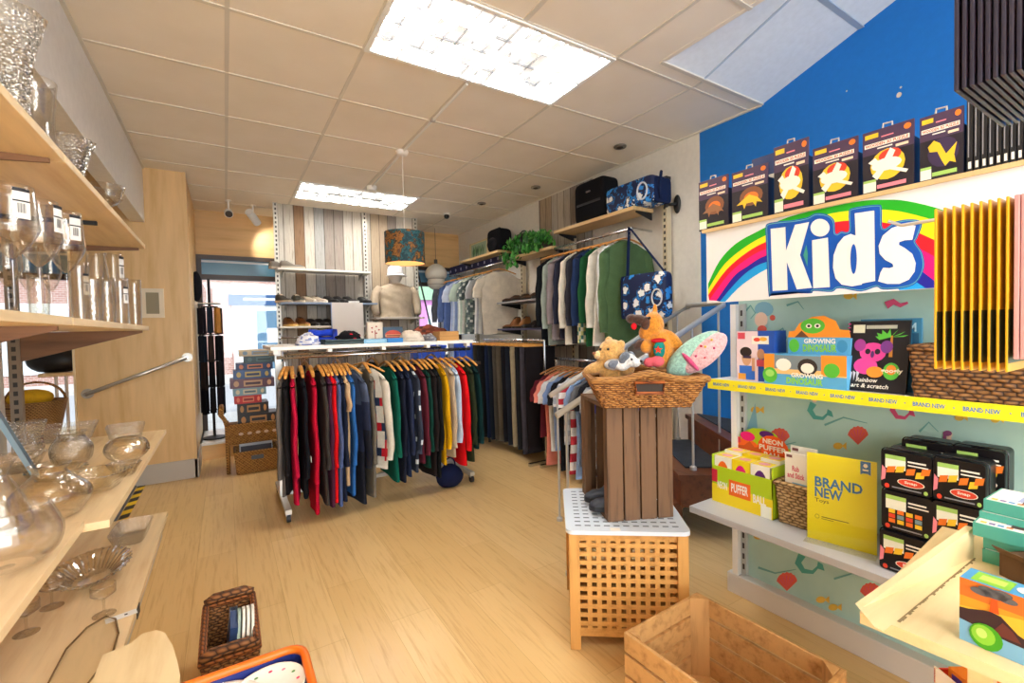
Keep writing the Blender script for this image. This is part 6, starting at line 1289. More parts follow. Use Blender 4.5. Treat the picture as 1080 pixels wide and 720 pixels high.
a, b = atx(908, 360, 1.985), atx(972, 360, 1.985); h = atx(940, 336, 1.985).z-YS; mb = MB(); mb.box(1.985, 1.997, b.y, a.y, YS, YS+h, plain('#3f87ac', .45)); f = Face(mb, (1.985, a.y, YS), (0, b.y-a.y, 0), (0, 0, h)); f.rect(.04, .84, .34, .96, plain('#d8dfb8', .5)); f.text('DREAM', .4, .82, .92, .94, plain('#bfe2f0', .5), .03); f.rect(.86, .1, .96, .8, plain('#2a5f80', .5)); tag(mb.build('activity_pad'), 'blue activity pad standing behind the pink koala pad', 'activity pad')
# wicker tray basket on the yellow shelf
a, b = atx(959, 400, 1.875), atx(1120, 400, 1.875); h = atx(965, 367, 1.875).z-YS
basket('wicker_basket', 'low brown wicker basket at the right end of the yellow edged shelf', 1.88, 2.05, b.y, a.y, YS, max(.07, h), wicker('#9a6a3a', '#5c3a1c'), .012, 7, 12)
# ---- grey shelf goods
GS = .4835
NG = plain('#b4cf1e', .45); NY = plain('#f2d81c', .45); NO = plain('#ee6a1e', .45); NP = plain('#e8127c', .45); NV = plain('#5a1e7a', .45)
X = 1.87; ya = atx(751, 500, X).y; yb = atx(815, 520, X).y
t = thing('ball_display', 'lime green counter display of neon puffer balls on the grey shelf', 'toy display', (X+.08, (ya+yb)/2, GS)); hF = atx(790, 500, X).z-GS; mb = MB(); D = .17
mb.box(X, X+.004, yb, ya, GS, GS+hF, NG); mb.box(X, X+D, ya-.004, ya, GS, GS+hF*1.3, NG); mb.box(X, X+D, yb, yb+.004, GS, GS+hF*1.3, NG); mb.box(X, X+D, yb, ya, GS, GS+.004, NG); mb.box(X+D-.004, X+D, yb, ya, GS, GS+hF*1.6, NG)
f = Face(mb, (X, ya, GS), (0, yb-ya, 0), (0, 0, hF)); f.rect(.0, .0, 1, .5, NY); f.rect(.3, .3, .66, .72, NO); f.text('PUFFER', .34, .4, .62, .64, pk['wh'], .03); f.text('NEON', .1, .4, .27, .6, pk['wh'], .03); f.text('BALL', .7, .3, .9, .52, pk['wh'], .03); f.rect(.0, .55, .1, .9, plain('#c8283c', .5)); f.rect(.82, .0, .98, .3, pk['lab'])
mb.build('tray', t)
def hexp(p): return (X+D-.005, ya+(yb-ya)*p[0], GS+hF*1.0+p[1])
hb = atx(800, 451, X+D).z-GS-hF; prof = [(0, 0), (0, .55), (.08, .56), (.16, .8), (.34, .97), (.52, 1), (.7, .92), (.84, .7), (.93, .52), (1, .5), (1, 0)]
mb = MB(); mb.prism([hexp((p[0], p[1]*hb)) for p in prof][::-1], (.004, 0, 0), NG); f = Face(mb, hexp((0, 0)), (0, yb-ya, 0), (0, 0, hb)); f.ell(.24, .42, .22, .22, NO); f.ell(.26, .72, .13, .13, NP); f.ell(.58, .86, .12, .1, NV); f.ell(.68, .5, .25, .36, plain('#ee5a14', .45)); f.ell(.96, .3, .08, .14, plain('#2f9c3c', .5)); f.rect(.02, .5, .14, .66, plain('#d83a4c', .5)); f.poly([(0, .1), (0, .4), (.2, .45), (.3, .6), (.38, .45), (.5, .5), (.5, .3), (.3, .15)], plain('#c8541c', .5))
f.text('NEON', .52, .62, .84, .76, pk['wh'], .03); f.text('PUFFER', .46, .44, .9, .58, pk['wh'], .03); f.text('BALL', .54, .26, .82, .4, pk['wh'], .03); mb.build('header_card', t)
for r in range(2):
    for k in range(3):
        w_ = (ya-yb-.02)/3; y0 = ya-.008-k*w_; x0 = X+.008+r*.078; z0 = GS+.005; hh = hF*1.25+(.012 if r else 0); mb = MB(); mb.box(x0, x0+.072, y0-w_+.004, y0, z0, z0+hh, pk['wh'] if k != 1 else NY); f = Face(mb, (x0, y0, z0), (0, -w_+.004, 0), (0, 0, hh)); f.ell(.5, .6, .36, .3, NO if k == 0 else NP if k == 1 else NV); f.ell(.5, .6, .18, .16, NP if k == 0 else NO if k == 1 else NP)
        f2 = Face(mb, (x0, y0, z0+hh), (0, -w_+.004, 0), (.072, 0, 0)); f2.rect(.04, .04, .96, .96, NY); f2.ell(.5, .5, .3, .3, plain('#f0a8b0', .5))
        tag(mb.build('ball_carton'), f"small puffer ball carton in the lime display, {'front' if not r else 'back'} row, {['left', 'middle', 'right'][k]}", 'carton', 'puffer ball cartons')
# woven basket with cards
X = 1.875; ya, yb = atx(818, 520, X).y, atx(872, 530, X).y; hB = atx(818, 508, X).z-GS
basket('woven_basket', 'pale woven basket of white cards between the lime display and the yellow sign', X, X+.15, yb, ya, GS, hB, wicker('#c9a878', '#8f6f45'), .015, 7, 9)
for k, (x0, x1, yt, XX, lab) in enumerate(((828, 854, 478, X+.02, 'white activity card in the pale woven basket, the front one'), (834, 862, 471, X+.07, 'white activity card in the pale woven basket, the rear one'))):
    a, b = atx(x0, 500, XX), atx(x1, 500, XX); zt = atx(x0+10, yt, XX).z; mb = MB(); mb.box(XX, XX+.006, b.y, a.y, GS+.01, zt, pk['wh']); f = Face(mb, (XX, a.y, GS+.01), (0, b.y-a.y, 0), (0, 0, zt-GS-.01)); f.rect(.06, .93, .3, .97, plain('#7a4a4a', .5)); rp = plain('#d8506c', .5); f.text('Rub', .3, .74, .58, .82, rp, .03); f.text('and Stick', .1, .64, .8, .72, rp, .03); f.rect(.3, .5, .9, .58, plain('#7fb8d8', .5)); f.ell(.35, .3, .14, .06, plain('#f0a08a', .5)); f.ell(.65, .34, .14, .06, plain('#f2c45a', .5)); f.ell(.7, .2, .14, .05, plain('#f0a0b8', .5)); tag(mb.build('activity_card'), lab, 'card')
# yellow sign in clear holder
b0 = atz(851.5, 566, GS); b1 = atz(925, 586, GS); ht = 0; 
q0 = V((b0.x, b0.y, GS)); q1 = V((b1.x, b1.y, GS)); 
def vert(px, py, base): d = ray(px, py); t_ = (base.x*base.x+base.y*base.y)**.5/(d.x*d.x+d.y*d.y)**.5; return H+d.z*t_-base.z
hs = (vert(851.5, 475, q0)+vert(925, 489, q1))/2
t = thing('sign_holder', 'yellow BRAND NEW Toys sign in a clear stand on the grey shelf', 'sign', ((q0+q1)/2)); mb = MB(); u = q1-q0; nrm = V((u.y, -u.x, 0)).normalized(); nrm = -nrm if nrm.x > 0 else nrm; w = V((0, 0, hs))
mb.prism([q0, q1, q1+w, q0+w], -nrm*.0015, YEL); f = Face(mb, q0, u, w); f.text('BRAND', .12, .62, .81, .735, BLU, .03); f.text('NEW', .12, .50, .53, .615, BLU, .03); f.text('Toys', .12, .43, .33, .485, plain('#333a2a', .5), .004); f.rect(.22, .275, .62, .285, plain('#6a6a20', .5)); f.rect(.22, .255, .4, .262, plain('#6a6a20', .5)); f.ell(.155, .275, .035, .026, plain('#8a8a1c', .5)); f.ell(.155, .275, .028, .02, YEL)
f.poly([(.78, .86), (.92, .86), (.92, .99), (.78, .99)], BLU); f.poly([(.78, .845), (.85, .875), (.92, .845), (.92, .87), (.78, .87)], BLU); f.ell(.85, .945, .03, .022, pk['wh']); f.rect(.81, .89, .89, .905, pk['wh']); mb.build('card', t)
mb = MB(); mb.prism([q0+nrm*.006-u*.01, q1+nrm*.006+u*.02, q1+nrm*.006+w*1.005+u*.02, q0+nrm*.006+w*1.005-u*.01], nrm*.0015, glass('#fbfbf4', refl=.5)); mb.prism([q0-u*.01+nrm*.0085, q1+u*.02+nrm*.0085, q1+u*.02+nrm*.05, q0-u*.01+nrm*.05], (0, 0, .0015), glass('#fbfbf4', refl=.5)); mb.build('clear_holder', t)
# black game tins
def tin(lab, X, yc, z, kind, w=.142, h=.108, d=.09, front=True):
    t = thing('game_tin', lab, 'tin', (X+d/2, yc, z), 'black game tins on the grey shelf'); bk = plain('#141317', .3, .2); mb = MB(); r = .012
    def ring(x, ins): 
        pts = []
        for cy, cz, a0 in ((-w/2+r, r, PI), (w/2-r, r, 1.5*PI), (w/2-r, h-r, 0), (-w/2+r, h-r, .5*PI)):
            for k in range(4): a = a0+k*PI/6; pts.append((x, yc+cy+(r-ins)*math.cos(a), z+cz+(r-ins)*math.sin(a)))
        return pts
    P0, P1 = ring(X, .002), ring(X+d, 0); n = 16; mb.add(P0+P1, [(i, (i+1) % n, n+(i+1) % n, n+i) for i in range(n)]+[tuple(range(n-1, -1, -1)), tuple(range(n, 2*n))], bk); mb.path(ring(X+.018, -.002), .0022, plain('#2c2b30', .25, .5), 6, True)
    f = Face(mb, (X, yc+w/2, z), (0, -w, 0), (0, 0, h)); f.rect(.1, .54, .5, .86, pk['lab']); f.rect(.1, .78, .5, .88, pk['grn']); f.rect(.54, .76, .88, .80, pk['wh']); f.rect(.54, .68, .92, .71, pk['wh'])
    if kind == 'g':
        for i in range(4):
            for j in range(3): f.rect(.16+.17*i, .2+.12*j, .29+.17*i, .3+.12*j, [pk['or_'], pk['red'], pk['ylw'], plain('#7a9aa8', .5)][(i*2+j) % 4], False)
        f.k += 1
    else:
        for i, (x, y_) in enumerate(((.12, .42), (.3, .46), (.5, .44), (.68, .4), (.78, .5))): f.poly([(x, y_), (x+.16, y_+.04), (x+.19, y_+.2), (x+.03, y_+.16)], [pk['or_'], pk['ylw']][i % 2])
        f.poly([(.02, .2), (.1, .26), (.12, .5), (.04, .6)], pk['pk_']); f.ell(.6, .26, .26, .1, pk['wh']); f.ell(.6, .26, .24, .085, pk['red']); f.text('Snap', .48, .22, .72, .3, pk['wh'], .03)
    f.ell(.14, .1, .05, .06, pk['red']); f.rect(.24, .08, .8, .11, plain('#9a9aa0', .5)); f.ell(.88, .1, .04, .05, pk['grn']); mb.build('body', t)
    mb = MB(); mb.box(X+.02, X+.04, yc-.02, yc+.02, z+h-.002, z+h+.0006, plain('#2f2e33', .3, .5)); mb.build('lid_catch', t)
X = 1.80; rows = [('bottom', 0), ('middle', 1), ('top', 2)]
for ci, (pxa, pxb) in enumerate(((928, 985), (981, 1040))):
    ya, yb = atx(pxa, 530, X).y, atx(pxb, 530, X).y; w_ = ya-yb-.004; hh = (atx(950 if ci == 0 else 1005, 476 if ci == 0 else 484, X).z-GS)/3-.001
    for nm, r in rows: tin(f"black game tin, {nm} of the {'left' if ci == 0 else 'right'} front stack beside the yellow sign", X-(.012 if (r == 0) else 0), (ya+yb)/2+.004*hsh(ci, r), GS+r*(hh+.0012), 'g' if (ci == 0 and r == 1) else 's', w_, hh)
    for r in range(3): tin(f"black game tin, {rows[r][0]} of the {'left' if ci == 0 else 'right'} rear stack, against the backboard", X+.105, (ya+yb)/2-.02, GS+r*(hh+.009), 's', w_, hh+.007)
# ---- packs on pegs at the right
PWX = 1.12; t = thing('peg_stand', 'slim grey peg stand holding the yellow packs, right of the kids display', 'stand', (PWX, -.05, .7215))
mb = MB(); mb.box(.94, 1.22, -.03, -.011, 1.2, 2.35, plain('#d0d2d4', .5)); mb.build('panel', t); mb = MB(); mb.tube((1.12, -.05, .74), (1.12, -.05, 2.3), .018, STEEL); mb.box(1.06, 1.24, -.16, .02, .7215, .74, STEEL); mb.build('stand', t)
hk = atx(960, 236, PWX); HZ = hk.z
def peg(lab, x, y1, z): mb = MB(); mb.path([(x, -.01, z), (x, y1-.02, z), (x, y1, z+.012)], .0032, plain('#f0f0f0', .3, .3), 8); tag(mb.build('peg_hook', smooth=True), lab, 'hook'); 
y_tip = atx(937, 239, PWX).y; peg('white peg hook carrying the yellow packs', PWX, y_tip, HZ)
zt, zb_ = atx(988, 220, PWX-.13).z, atx(988, 389, PWX-.13).z
ORD = ['first', 'second', 'third', 'fourth', 'fifth', 'sixth', 'seventh', 'eighth', 'ninth', 'tenth', 'eleventh', 'twelfth']
def hung(name, lab, grp, x, y, z0, z1, w, th, m, m2, cat='pack'):
    t = thing(name, lab, cat, (x, y, z0), grp); mb = MB(); mb.box(x-w/2, x+w/2, y-th, y, z0, z1, m); f = Face(mb, (x-w/2, y-th, z0), (w, 0, 0), (0, 0, z1-z0)); f.rect(.0, .05, 1, .36, m2); mb.build('pack_body', t, bev=.0012)
    mb = MB(); mb.box(x-.02, x+.02, y-th*.6, y-th*.4, z1, z1+.012, plain('#d9d4c4', .4)); mb.build('hang_tab', t)
YPK = plain('#eab31a', .35); YP2 = plain('#54502e', .4); PPK = plain('#e2a6a6', .4)
ys = [atx(985+9.4*k, 300, PWX-.13).y for k in range(9)]
for k in range(9): hung('yellow_pack', f"yellow pack hanging edge-on from the white peg, {ORD[k]} from its tip", 'yellow packs on the peg', PWX, ys[k], zb_, zt, .26, .0035, YPK, YP2)
for k in range(3): hung('pink_pack', f"pale pink pack hanging behind the yellow packs, {ORD[k]} in its row", 'pink packs on the peg', PWX, atx(1069+7*k, 300, PWX-.13).y, zb_+.02, zt-.0, .26, .006, PPK, plain('#c98a92', .4))
# upper dark packs: bottoms seen from below
UX = 1.0; zb2 = atx(1010, 95, UX-.12).z; ys = [atx(1006+8.2*k, 60, UX-.12).y for k in range(10)]
peg('peg hook carrying the dark hanging packs at the top right', UX, ys[0]+.03, zb2+.3)
for k in range(10): hung('dark_pack', f"dark blue pack hanging at the top right corner, {ORD[k]} from the peg tip", 'dark packs on the upper peg', UX, ys[k], zb2, zb2+.29, .24, .005, plain('#302b3c', .3), plain('#4a3648', .4))
# ================================================================= FLOOR ISLAND: LATTICE TABLE, CRATES, TOYS
PINE = wood('#cf9a55', '#b07a3a', 'X', .45, 1, 10); PINEZ = wood('#cf9a55', '#b07a3a', 'Z', .45, 1, 10)
c0, c1, c2 = V((1.10, 1.39, 0)), V((1.48, 1.11, 0)), V((1.39, 1.76, 0)); c0 = atz(597, 560, .485); c1 = atz(730, 562, .485); c0.z = c1.z = 0
eu = (c1-c0); S0 = eu.length; eu.normalize(); ev = V((-eu.y, eu.x, 0)); ang = math.atan2(eu.y, eu.x)
t = thing('lattice_table', 'square pine lattice side table with a pale blue perforated top', 'side table', c0+eu*S0/2+ev*S0/2); T0 = Matrix.Translation(c0) @ rotz(ang); s = S0-.02; o = .01; HT = .47; lw = .042
for x in (o, o+s-lw):
    for y in (o, o+s-lw): mb = MB(); mb.T = T0; mb.box(x, x+lw, y, y+lw, 0, HT, PINEZ); mb.build('leg', t, bev=.002)
def lattice(p, d):
    mb = MB(); mb.T = T0 @ Matrix.Translation(p) @ (Matrix.Identity(4) if d == 0 else rotz(PI/2)); L = s-2*lw; z0, z1 = .05, HT-.002
    mb.box(0, L, .008, .024, z0, z0+.035, PINE); mb.box(0, L, .008, .024, z1-.03, z1, PINE); nr, nc = 10, 9
    for r in range(nr): z = z0+.035+(z1-.03-z0-.035)*(r+.5)/nr; mb.box(0, L, .006, .014, z-.0085, z+.0085, PINE)
    for c in range(nc): x = L*(c+1)/(nc+1); mb.box(x-.0095, x+.0095, .0075, .018, z0+.03, z1-.02, PINEZ)
    mb.build('lattice_side', t)
lattice((o+lw, o+.004, 0), 0); lattice((o+lw, o+s-.034, 0), 0); lattice((o+.034, o+lw, 0), 1); lattice((o+s-.004, o+lw, 0), 1)
mb = MB(); mb.T = T0; mb.box(o+.03, o+s-.03, o+.03, o+s-.03, .05, .062, PINE); mb.build('base_board', t)
mb = MB(); mb.T = T0; rr = .03; pts = []
for cx, cy, a0 in ((rr, rr, PI), (S0-rr, rr, 1.5*PI), (S0-rr, S0-rr, 0), (rr, S0-rr, .5*PI)):
    for k in range(6): a = a0+k*PI/10; pts.append((cx+rr*math.cos(a)*1, cy+rr*math.sin(a), HT+.001))
LID = plain('#d3dde8', .4); mb.prism(pts, (0, 0, .016), LID); dkh = plain('#5c6672', .6)
for i in range(11):
    for j in range(11):
        if 2 < i < 9 and 2 < j < 8: continue
        x = .05+(S0-.1)*i/10; y = .05+(S0-.1)*j/10; mb.add([(x-.012, y-.005, HT+.0176), (x+.012, y-.005, HT+.0176), (x+.012, y+.005, HT+.0176), (x-.012, y+.005, HT+.0176)], [(0, 1, 2, 3)], dkh)
mb.build('perforated_top', t); mb = MB(); mb.T = T0; mb.box(S0*.36, S0*.44, .004, .03, HT+.018, HT+.0186, pk['wh']); mb.build('price_sticker', t)
TT = HT+.018
# crate stood on its end
OLD = wood('#6f5138', '#3f2a1a', 'Z', .7, 1, 12, .25); OLDX = wood('#6f5138', '#3f2a1a', 'X', .7, 1, 12, .25)
k0 = atz(641, 551, TT); k1 = atz(711, 545, TT); ku = (k1-k0); kw = ku.length; ku.normalize(); ka = math.atan2(ku.y, ku.x); CHh = vert(641, 428, k0); KD = .36
t = thing('wooden_crate', 'dark old slatted crate stood on end on the lattice table', 'crate', k0+ku*kw/2); TC = Matrix.Translation((k0.x, k0.y, TT+.0006)) @ rotz(ka)
for side, y in (('front', 0), ('back', KD-.014)):
    n = 4; w_ = kw/n
    for i in range(n): mb = MB(); mb.T = TC; mb.box(w_*i+.003+.002*hsh(i, 4), w_*(i+1)-.003, y, y+.014, 0, CHh-.002*i, OLD); mb.build('slat', t, bev=.0015)
for z0, z1 in ((0, .016), (CHh-.018, CHh-.002)): mb = MB(); mb.T = TC; mb.box(.003, kw-.003, .0145, KD-.0145, z0, z1, OLDX); mb.build('end_board', t)
for i in range(4): z = .03+(CHh-.1)*i/3; mb = MB(); mb.T = TC; mb.box(kw-.014, kw-.001, .016, KD-.016, z, z+(CHh-.1)/3-.02, OLDX); mb.build('slat', t)
for y in (.0145, KD-.05): mb = MB(); mb.T = TC; mb.box(.004, .034, y, y+.034, .017, CHh-.019, OLD); mb.build('corner_post', t)
qd = TC @ V((.07, .17, .017)); 
for i, (dx, dy, lab) in enumerate(((.04, .10, 'navy ankle boot inside the upright crate, the one nearer the front'), (.05, .2, 'navy ankle boot inside the upright crate, behind the other'))):
    q = TC @ V((dx+.02, dy, .017)); shoe(lab, q.x, q.y, q.z, ka+PI, '#28303f', '#1a1c22', .04, 'navy boots in the upright crate', .21)
# toy basket
zr = TT+CHh+.128; zbk = TT+CHh+.0008; p1 = atz(624.5, 398, zr); p2 = atz(747, 396, zr); bu = p2-p1; bw = bu.length; bu.normalize(); ba = math.atan2(bu.y, bu.x); bd = .30
bc = p1+bu*bw/2+V((-bu.y, bu.x, 0))*bd/2; WB = wicker('#c58b4a', '#7d4b20', 90); WR = wicker('#c9924f', '#9a6530', 140)
t = thing('toy_basket', 'flared wicker basket of soft toys on top of the upright crate', 'basket', (bc.x, bc.y, zbk)); TB = Matrix.Translation((bc.x, bc.y, zbk)) @ rotz(ba); hb = zr-zbk
tw, td, bw2, bd2 = bw/2, bd/2, bw/2-.055, bd/2-.05
cor_t = [(-tw, -td), (tw, -td), (tw, td), (-tw, td)]; cor_b = [(-bw2, -bd2), (bw2, -bd2), (bw2, bd2), (-bw2, bd2)]
def rimz(x): return hb+.012*math.cos(PI*min(1, abs(x)/(tw*.55)))*(1 if True else 0)
mb = MB()
for i in range(4):
    a, b = V((*cor_b[i], 0)), V((*cor_b[(i+1) % 4], 0)); A, B = V((*cor_t[i], 0)), V((*cor_t[(i+1) % 4], 0)); rows, cols = 11, 22 if i % 2 == 0 else 14; nn = (b-a).cross(V((0, 0, 1))).normalized()
    def fn(u, v, a=a, b=b, A=A, B=B, nn=nn, rows=rows, cols=cols, i=i):
        p = a.lerp(b, u).lerp(A.lerp(B, u), v); r = min(rows-1, int(v*rows*.9999)); zz = (rimz(p.x) if i % 2 == 0 else rimz(tw))*v
        if i == 0 and abs(u-.5) < .1 and .52 < v < .86: p = p+V((0, .0, 0))
        return p+V((0, 0, zz))+nn*(.0065*math.sin(PI*u*cols+PI*r)*abs(math.sin(PI*v*rows)))
    mb.T = TB; mb.grid(fn, cols*3, rows*4, WB)
mb.add([V((*p, .002)) for p in cor_b], [(0, 1, 2, 3)], WB); mb.build('weave', t, smooth=True, solid=.005)
mb = MB(); mb.T = TB; L = []
for i in range(4):
    A, B = V((*cor_t[i], 0)), V((*cor_t[(i+1) % 4], 0)); 
    for k in range(14): p = A.lerp(B, k/14); L.append(V((p.x, p.y, rimz(p.x) if i % 2 == 0 else rimz(tw))))
mb.path(L, .0135, WR, 8, True); mb.build('rim', t, smooth=True)
mb = MB(); mb.T = TB; yf = -td+.014; mb.cbox((0, yf-.009, hb*.68), (.10, .004, .034), plain('#2a1d14', .7)); mb.path([(x, yf-.012, z) for x, z in ((-.055, hb*.82), (.055, hb*.82), (.05, hb*.5), (-.05, hb*.5))], .007, wicker('#b4622c', '#7d3d16'), 6, True); mb.build('hand_hole', t)
# soft toys -------------------------------------------------------
def plush(c, c2=None): 
    k = ('pl', c)
    if k not in _M:
        m, nt, b = newmat('plush'); v = coord(nt); n = tex_noise(nt, v, 90, 4, .7); nt.links.new(ramp(nt, n, [(.3, shade(c, .78)), (.7, shade(c, 1.08))]), b.inputs['Base Color']); b.inputs['Roughness'].default_value = 1; b.inputs['Sheen Weight'].default_value = .4; bump(nt, b, n, .6, .008); _M[k] = m
    return _M[k]
fw = V((math.sin(math.atan2(bc.x, bc.y)), math.cos(math.atan2(bc.x, bc.y)), 0)); rt = V((fw.y, -fw.x, 0))
dist = V((bc.x, bc.y, 0)).length
def tp(px, py, dd=0.0):
    d = ray(px, py); return EYE+d*((dist+dd)/(d.x*fw.x+d.y*fw.y))
PX = dist/ FOC*1.05        # metres per pixel near the basket (approx.)
def toyrot(tilt=0, yaw=0): return (Matrix(((rt.x, fw.x, 0), (rt.y, fw.y, 0), (0, 0, 1))) @ Matrix.Rotation(yaw, 3, 'Z')) @ Matrix.Rotation(tilt, 3, 'Y')
def eye_pts(mb, c, r): mb.blob(c, r, plain('#120f10', .1), 10, 8)
R3 = toyrot()
def loc(c, x, y, z, R=None): return c+(R or R3) @ V((x, y, z))
# bear, facing left
h = tp(645, 371, -.02); PB = plush('#d9a862'); t = thing('teddy_bear', 'honey coloured teddy bear at the left end of the toy basket', 'soft toy', (h.x, h.y, zbk+.03)); mb = MB()
mb.blob(h, (.058, .052, .054), PB, 16, 12); mb.blob(loc(h, -.035, -.015, -.012), (.034, .03, .028), PB); mb.blob(loc(h, -.012, .03, .045), (.02, .014, .02), PB); mb.blob(loc(h, .04, -.01, .03), (.02, .014, .02), PB); mb.blob(loc(h, .0, .01, -.085), (.06, .05, .06), PB); mb.blob(loc(h, -.06, -.02, -.065), (.06, .028, .026), PB, rot=toyrot(-.3)); mb.blob(loc(h, .06, .0, -.07), (.04, .026, .03), PB); mb.build('body', t, smooth=True, remesh=.005)
mb = MB(); mb.blob(loc(h, -.055, -.035, -.01), (.018, .016, .016), plush('#e8c48c')); mb.build('muzzle', t, smooth=True); mb = MB(); mb.blob(loc(h, -.068, -.045, -.003), (.009, .007, .007), plain('#7a4a2c', .4)); mb.build('nose', t, smooth=True); [(lambda q: (eye_pts(q, loc(h, xx, yy, .014), .0055), q.build('eye', t, smooth=True)))(MB()) for xx, yy in ((-.042, -.046), (-.01, -.052))]
mb = MB(); mb.blob(loc(h, .012, -.03, -.052), (.03, .02, .01), fabric('#c23a3a')); mb.build('scarf', t, smooth=True)
# orange moose / reindeer
h = tp(689, 343, .02); PO = plush('#dd8f2c'); BR = plush('#4a2a1c'); t = thing('plush_moose', 'tall orange plush animal with brown muzzle, at the back of the toy basket', 'soft toy', (h.x, h.y, zbk+.03)); mb = MB()
mb.blob(loc(h, 0, 0, 0), (.046, .042, .056), PO); mb.blob(loc(h, -.022, 0, -.03), (.04, .036, .036), PO); mb.blob(loc(h, .008, .01, .062), (.011, .01, .03), PO); mb.blob(loc(h, .03, .02, -.10), (.062, .05, .085), PO); mb.blob(loc(h, .078, .02, -.065), (.026, .024, .06), PO, rot=toyrot(-.7)); mb.blob(loc(h, -.03, -.03, -.085), (.03, .022, .03), PO); mb.build('body', t, smooth=True, remesh=.005)
mb = MB(); mb.blob(loc(h, -.05, -.02, .022), (.042, .03, .022), BR, rot=toyrot(.35)); mb.blob(loc(h, -.086, -.02, .03), (.022, .024, .02), BR); mb.blob(loc(h, -.03, -.03, .01), (.026, .02, .028), BR); mb.build('muzzle', t, smooth=True); mb = MB(); mb.blob(loc(h, -.077, -.03, -.002), (.012, .012, .014), fabric('#d8202c')); mb.build('nose', t, smooth=True); mb = MB(); eye_pts(mb, loc(h, -.016, -.045, .03), .006); mb.build('eye', t, smooth=True)
mb = MB(); mb.blob(loc(h, -.052, -.03, -.078), (.03, .02, .02), BR, rot=toyrot(-.6)); mb.build('paw', t, smooth=True)
mb = MB(); mb.blob(loc(h, .022, -.036, -.098), (.034, .014, .036), fabric('#1c7f78')); mb.blob(loc(h, .02, -.03, -.062), (.042, .02, .010), fabric('#b8222c')); mb.build('waistcoat', t, smooth=True)
mb = MB(); st = loc(h, .016, -.062, -.098); mb.add([st+R3 @ V(((.017 if k % 2 == 0 else .007)*math.sin(k*PI/5), -.0, (.017 if k % 2 == 0 else .007)*math.cos(k*PI/5))) for k in range(10)], [tuple(range(10))], fabric('#e8402c')); mb.build('star_patch', t, solid=.003)
# grey and white puppy lying
h = tp(662, 380, -.06); PG = plush('#6a7280'); PW = plush('#e4e2e0'); t = thing('plush_puppy', 'grey and white plush puppy lying along the front of the toy basket', 'soft toy', (h.x, h.y, zbk+.03)); mb = MB()
mb.blob(h, (.04, .034, .03), PW); mb.blob(loc(h, .028, -.005, -.008), (.026, .024, .02), PW); mb.blob(loc(h, -.05, 0, -.016), (.055, .032, .024), PW); mb.blob(loc(h, -.02, -.02, -.025), (.03, .02, .016), PW); mb.build('body', t, smooth=True, remesh=.005)
mb = MB(); mb.blob(loc(h, -.012, -.02, .008), (.022, .018, .03), PG, rot=toyrot(.4)); mb.build('ear', t, smooth=True); mb = MB(); mb.blob(loc(h, .01, .018, .012), (.024, .016, .024), PG); mb.build('ear', t, smooth=True); mb = MB(); mb.blob(loc(h, -.05, -.026, -.014), (.036, .014, .018), PG); mb.build('patch', t, smooth=True); mb = MB(); eye_pts(mb, loc(h, .016, -.028, .006), .005); mb.build('eye', t, smooth=True); mb = MB(); eye_pts(mb, loc(h, .052, -.012, -.002), .006); mb.build('nose', t, smooth=True)
h2 = tp(693, 381, -.05); mb = MB(); mb.blob(h2, (.034, .025, .022), fabric('#d8606c')); mb.blob(loc(h2, -.03, -.004, -.004), (.024, .022, .02), plush('#e2b888')); tag(mb.build('plush_toy', smooth=True, remesh=.004), 'small plush toy in a pink dotted cloth, beside the grey puppy', 'soft toy')
# ice-cream cushion
a, b = tp(712, 390, -.0), tp(752, 357, -.0); t = thing('plush_cushion', 'mint and pink cake shaped cushion propped at the right end of the toy basket', 'cushion', (a.x, a.y, zbk+.03)); ax_ = (b-a).normalized(); L = (b-a).length; mid = (a+b)/2; ny = fw; nx = ax_.cross(ny).normalized(); RR = Matrix((nx, ny, ax_)).transposed()
mb = MB(); mb.blob(mid, (.058, .04, L*.68), plush('#a8d8c8'), 18, 14, rot=RR, fn=lambda p: V((p.x*(1-.12*p.z/L), p.y, p.z))); mb.build('body', t, smooth=True)
mb = MB(); mb.blob(mid+ax_*.028-fw*.012+nx*-.018, (.05, .036, L*.58), plush('#f2b8bc'), 18, 14, rot=RR); mb.build('icing', t, smooth=True); mb = MB(); mb.blob(mid-ax_*.03-fw*.028-nx*.01, (.048, .024, .012), plush('#d84a80'), 14, 10, rot=RR); mb.build('ribbon', t, smooth=True)
mb = MB(); 
for k, (u, w) in enumerate(((.02, -.03), (.05, .0), (.07, -.025), (.04, .012), (.085, .005), (.0, -.005))): mb.blob(mid+ax_*u-fw*.044+nx*w, .005, plain(['#c8283c', '#e2b83c', '#b02a60'][k % 3], .4), 8, 6)
mb.build('sprinkles', t, smooth=True)
# ---------------------------------------------------------------- apple crate on the floor
CR = wood('#c4955c', '#9c6d3a', 'X', .6, 1, 9, .2); CRZ = wood('#c4955c', '#9c6d3a', 'Z', .6, 1, 9, .2)
A, B, C = atz(655, 662, .3), atz(735, 622, .3), atz(893, 704, .3); A.z = B.z = C.z = 0; u = (B-A); v = (C-B); cw, cl = u.length, v.length; ca = math.atan2(v.y, v.x)
t = thing('apple_crate', 'large open wooden apple crate on the floor at the front', 'crate', A+u/2+v/2); TA = Matrix.Translation(B) @ rotz(ca)     # local x along v (length), local -y towards A
sgn = 1 if (rotz(ca).to_3x3() @ V((0, 1, 0))).dot(-u) > 0 else -1
def lb(x0, x1, y0, y1, z0, z1, m, nm): mb = MB(); mb.T = TA; ya_, yb_ = sorted((y0*sgn, y1*sgn)); mb.box(x0, x1, ya_, yb_, z0, z1, m); mb.build(nm, t, bev=.0015)
for y0 in (0, cw-.012):
    for i in range(4): z = .012+.073*i; lb(0, cl, y0, y0+.012, z, z+.062, CR, 'side_slat')
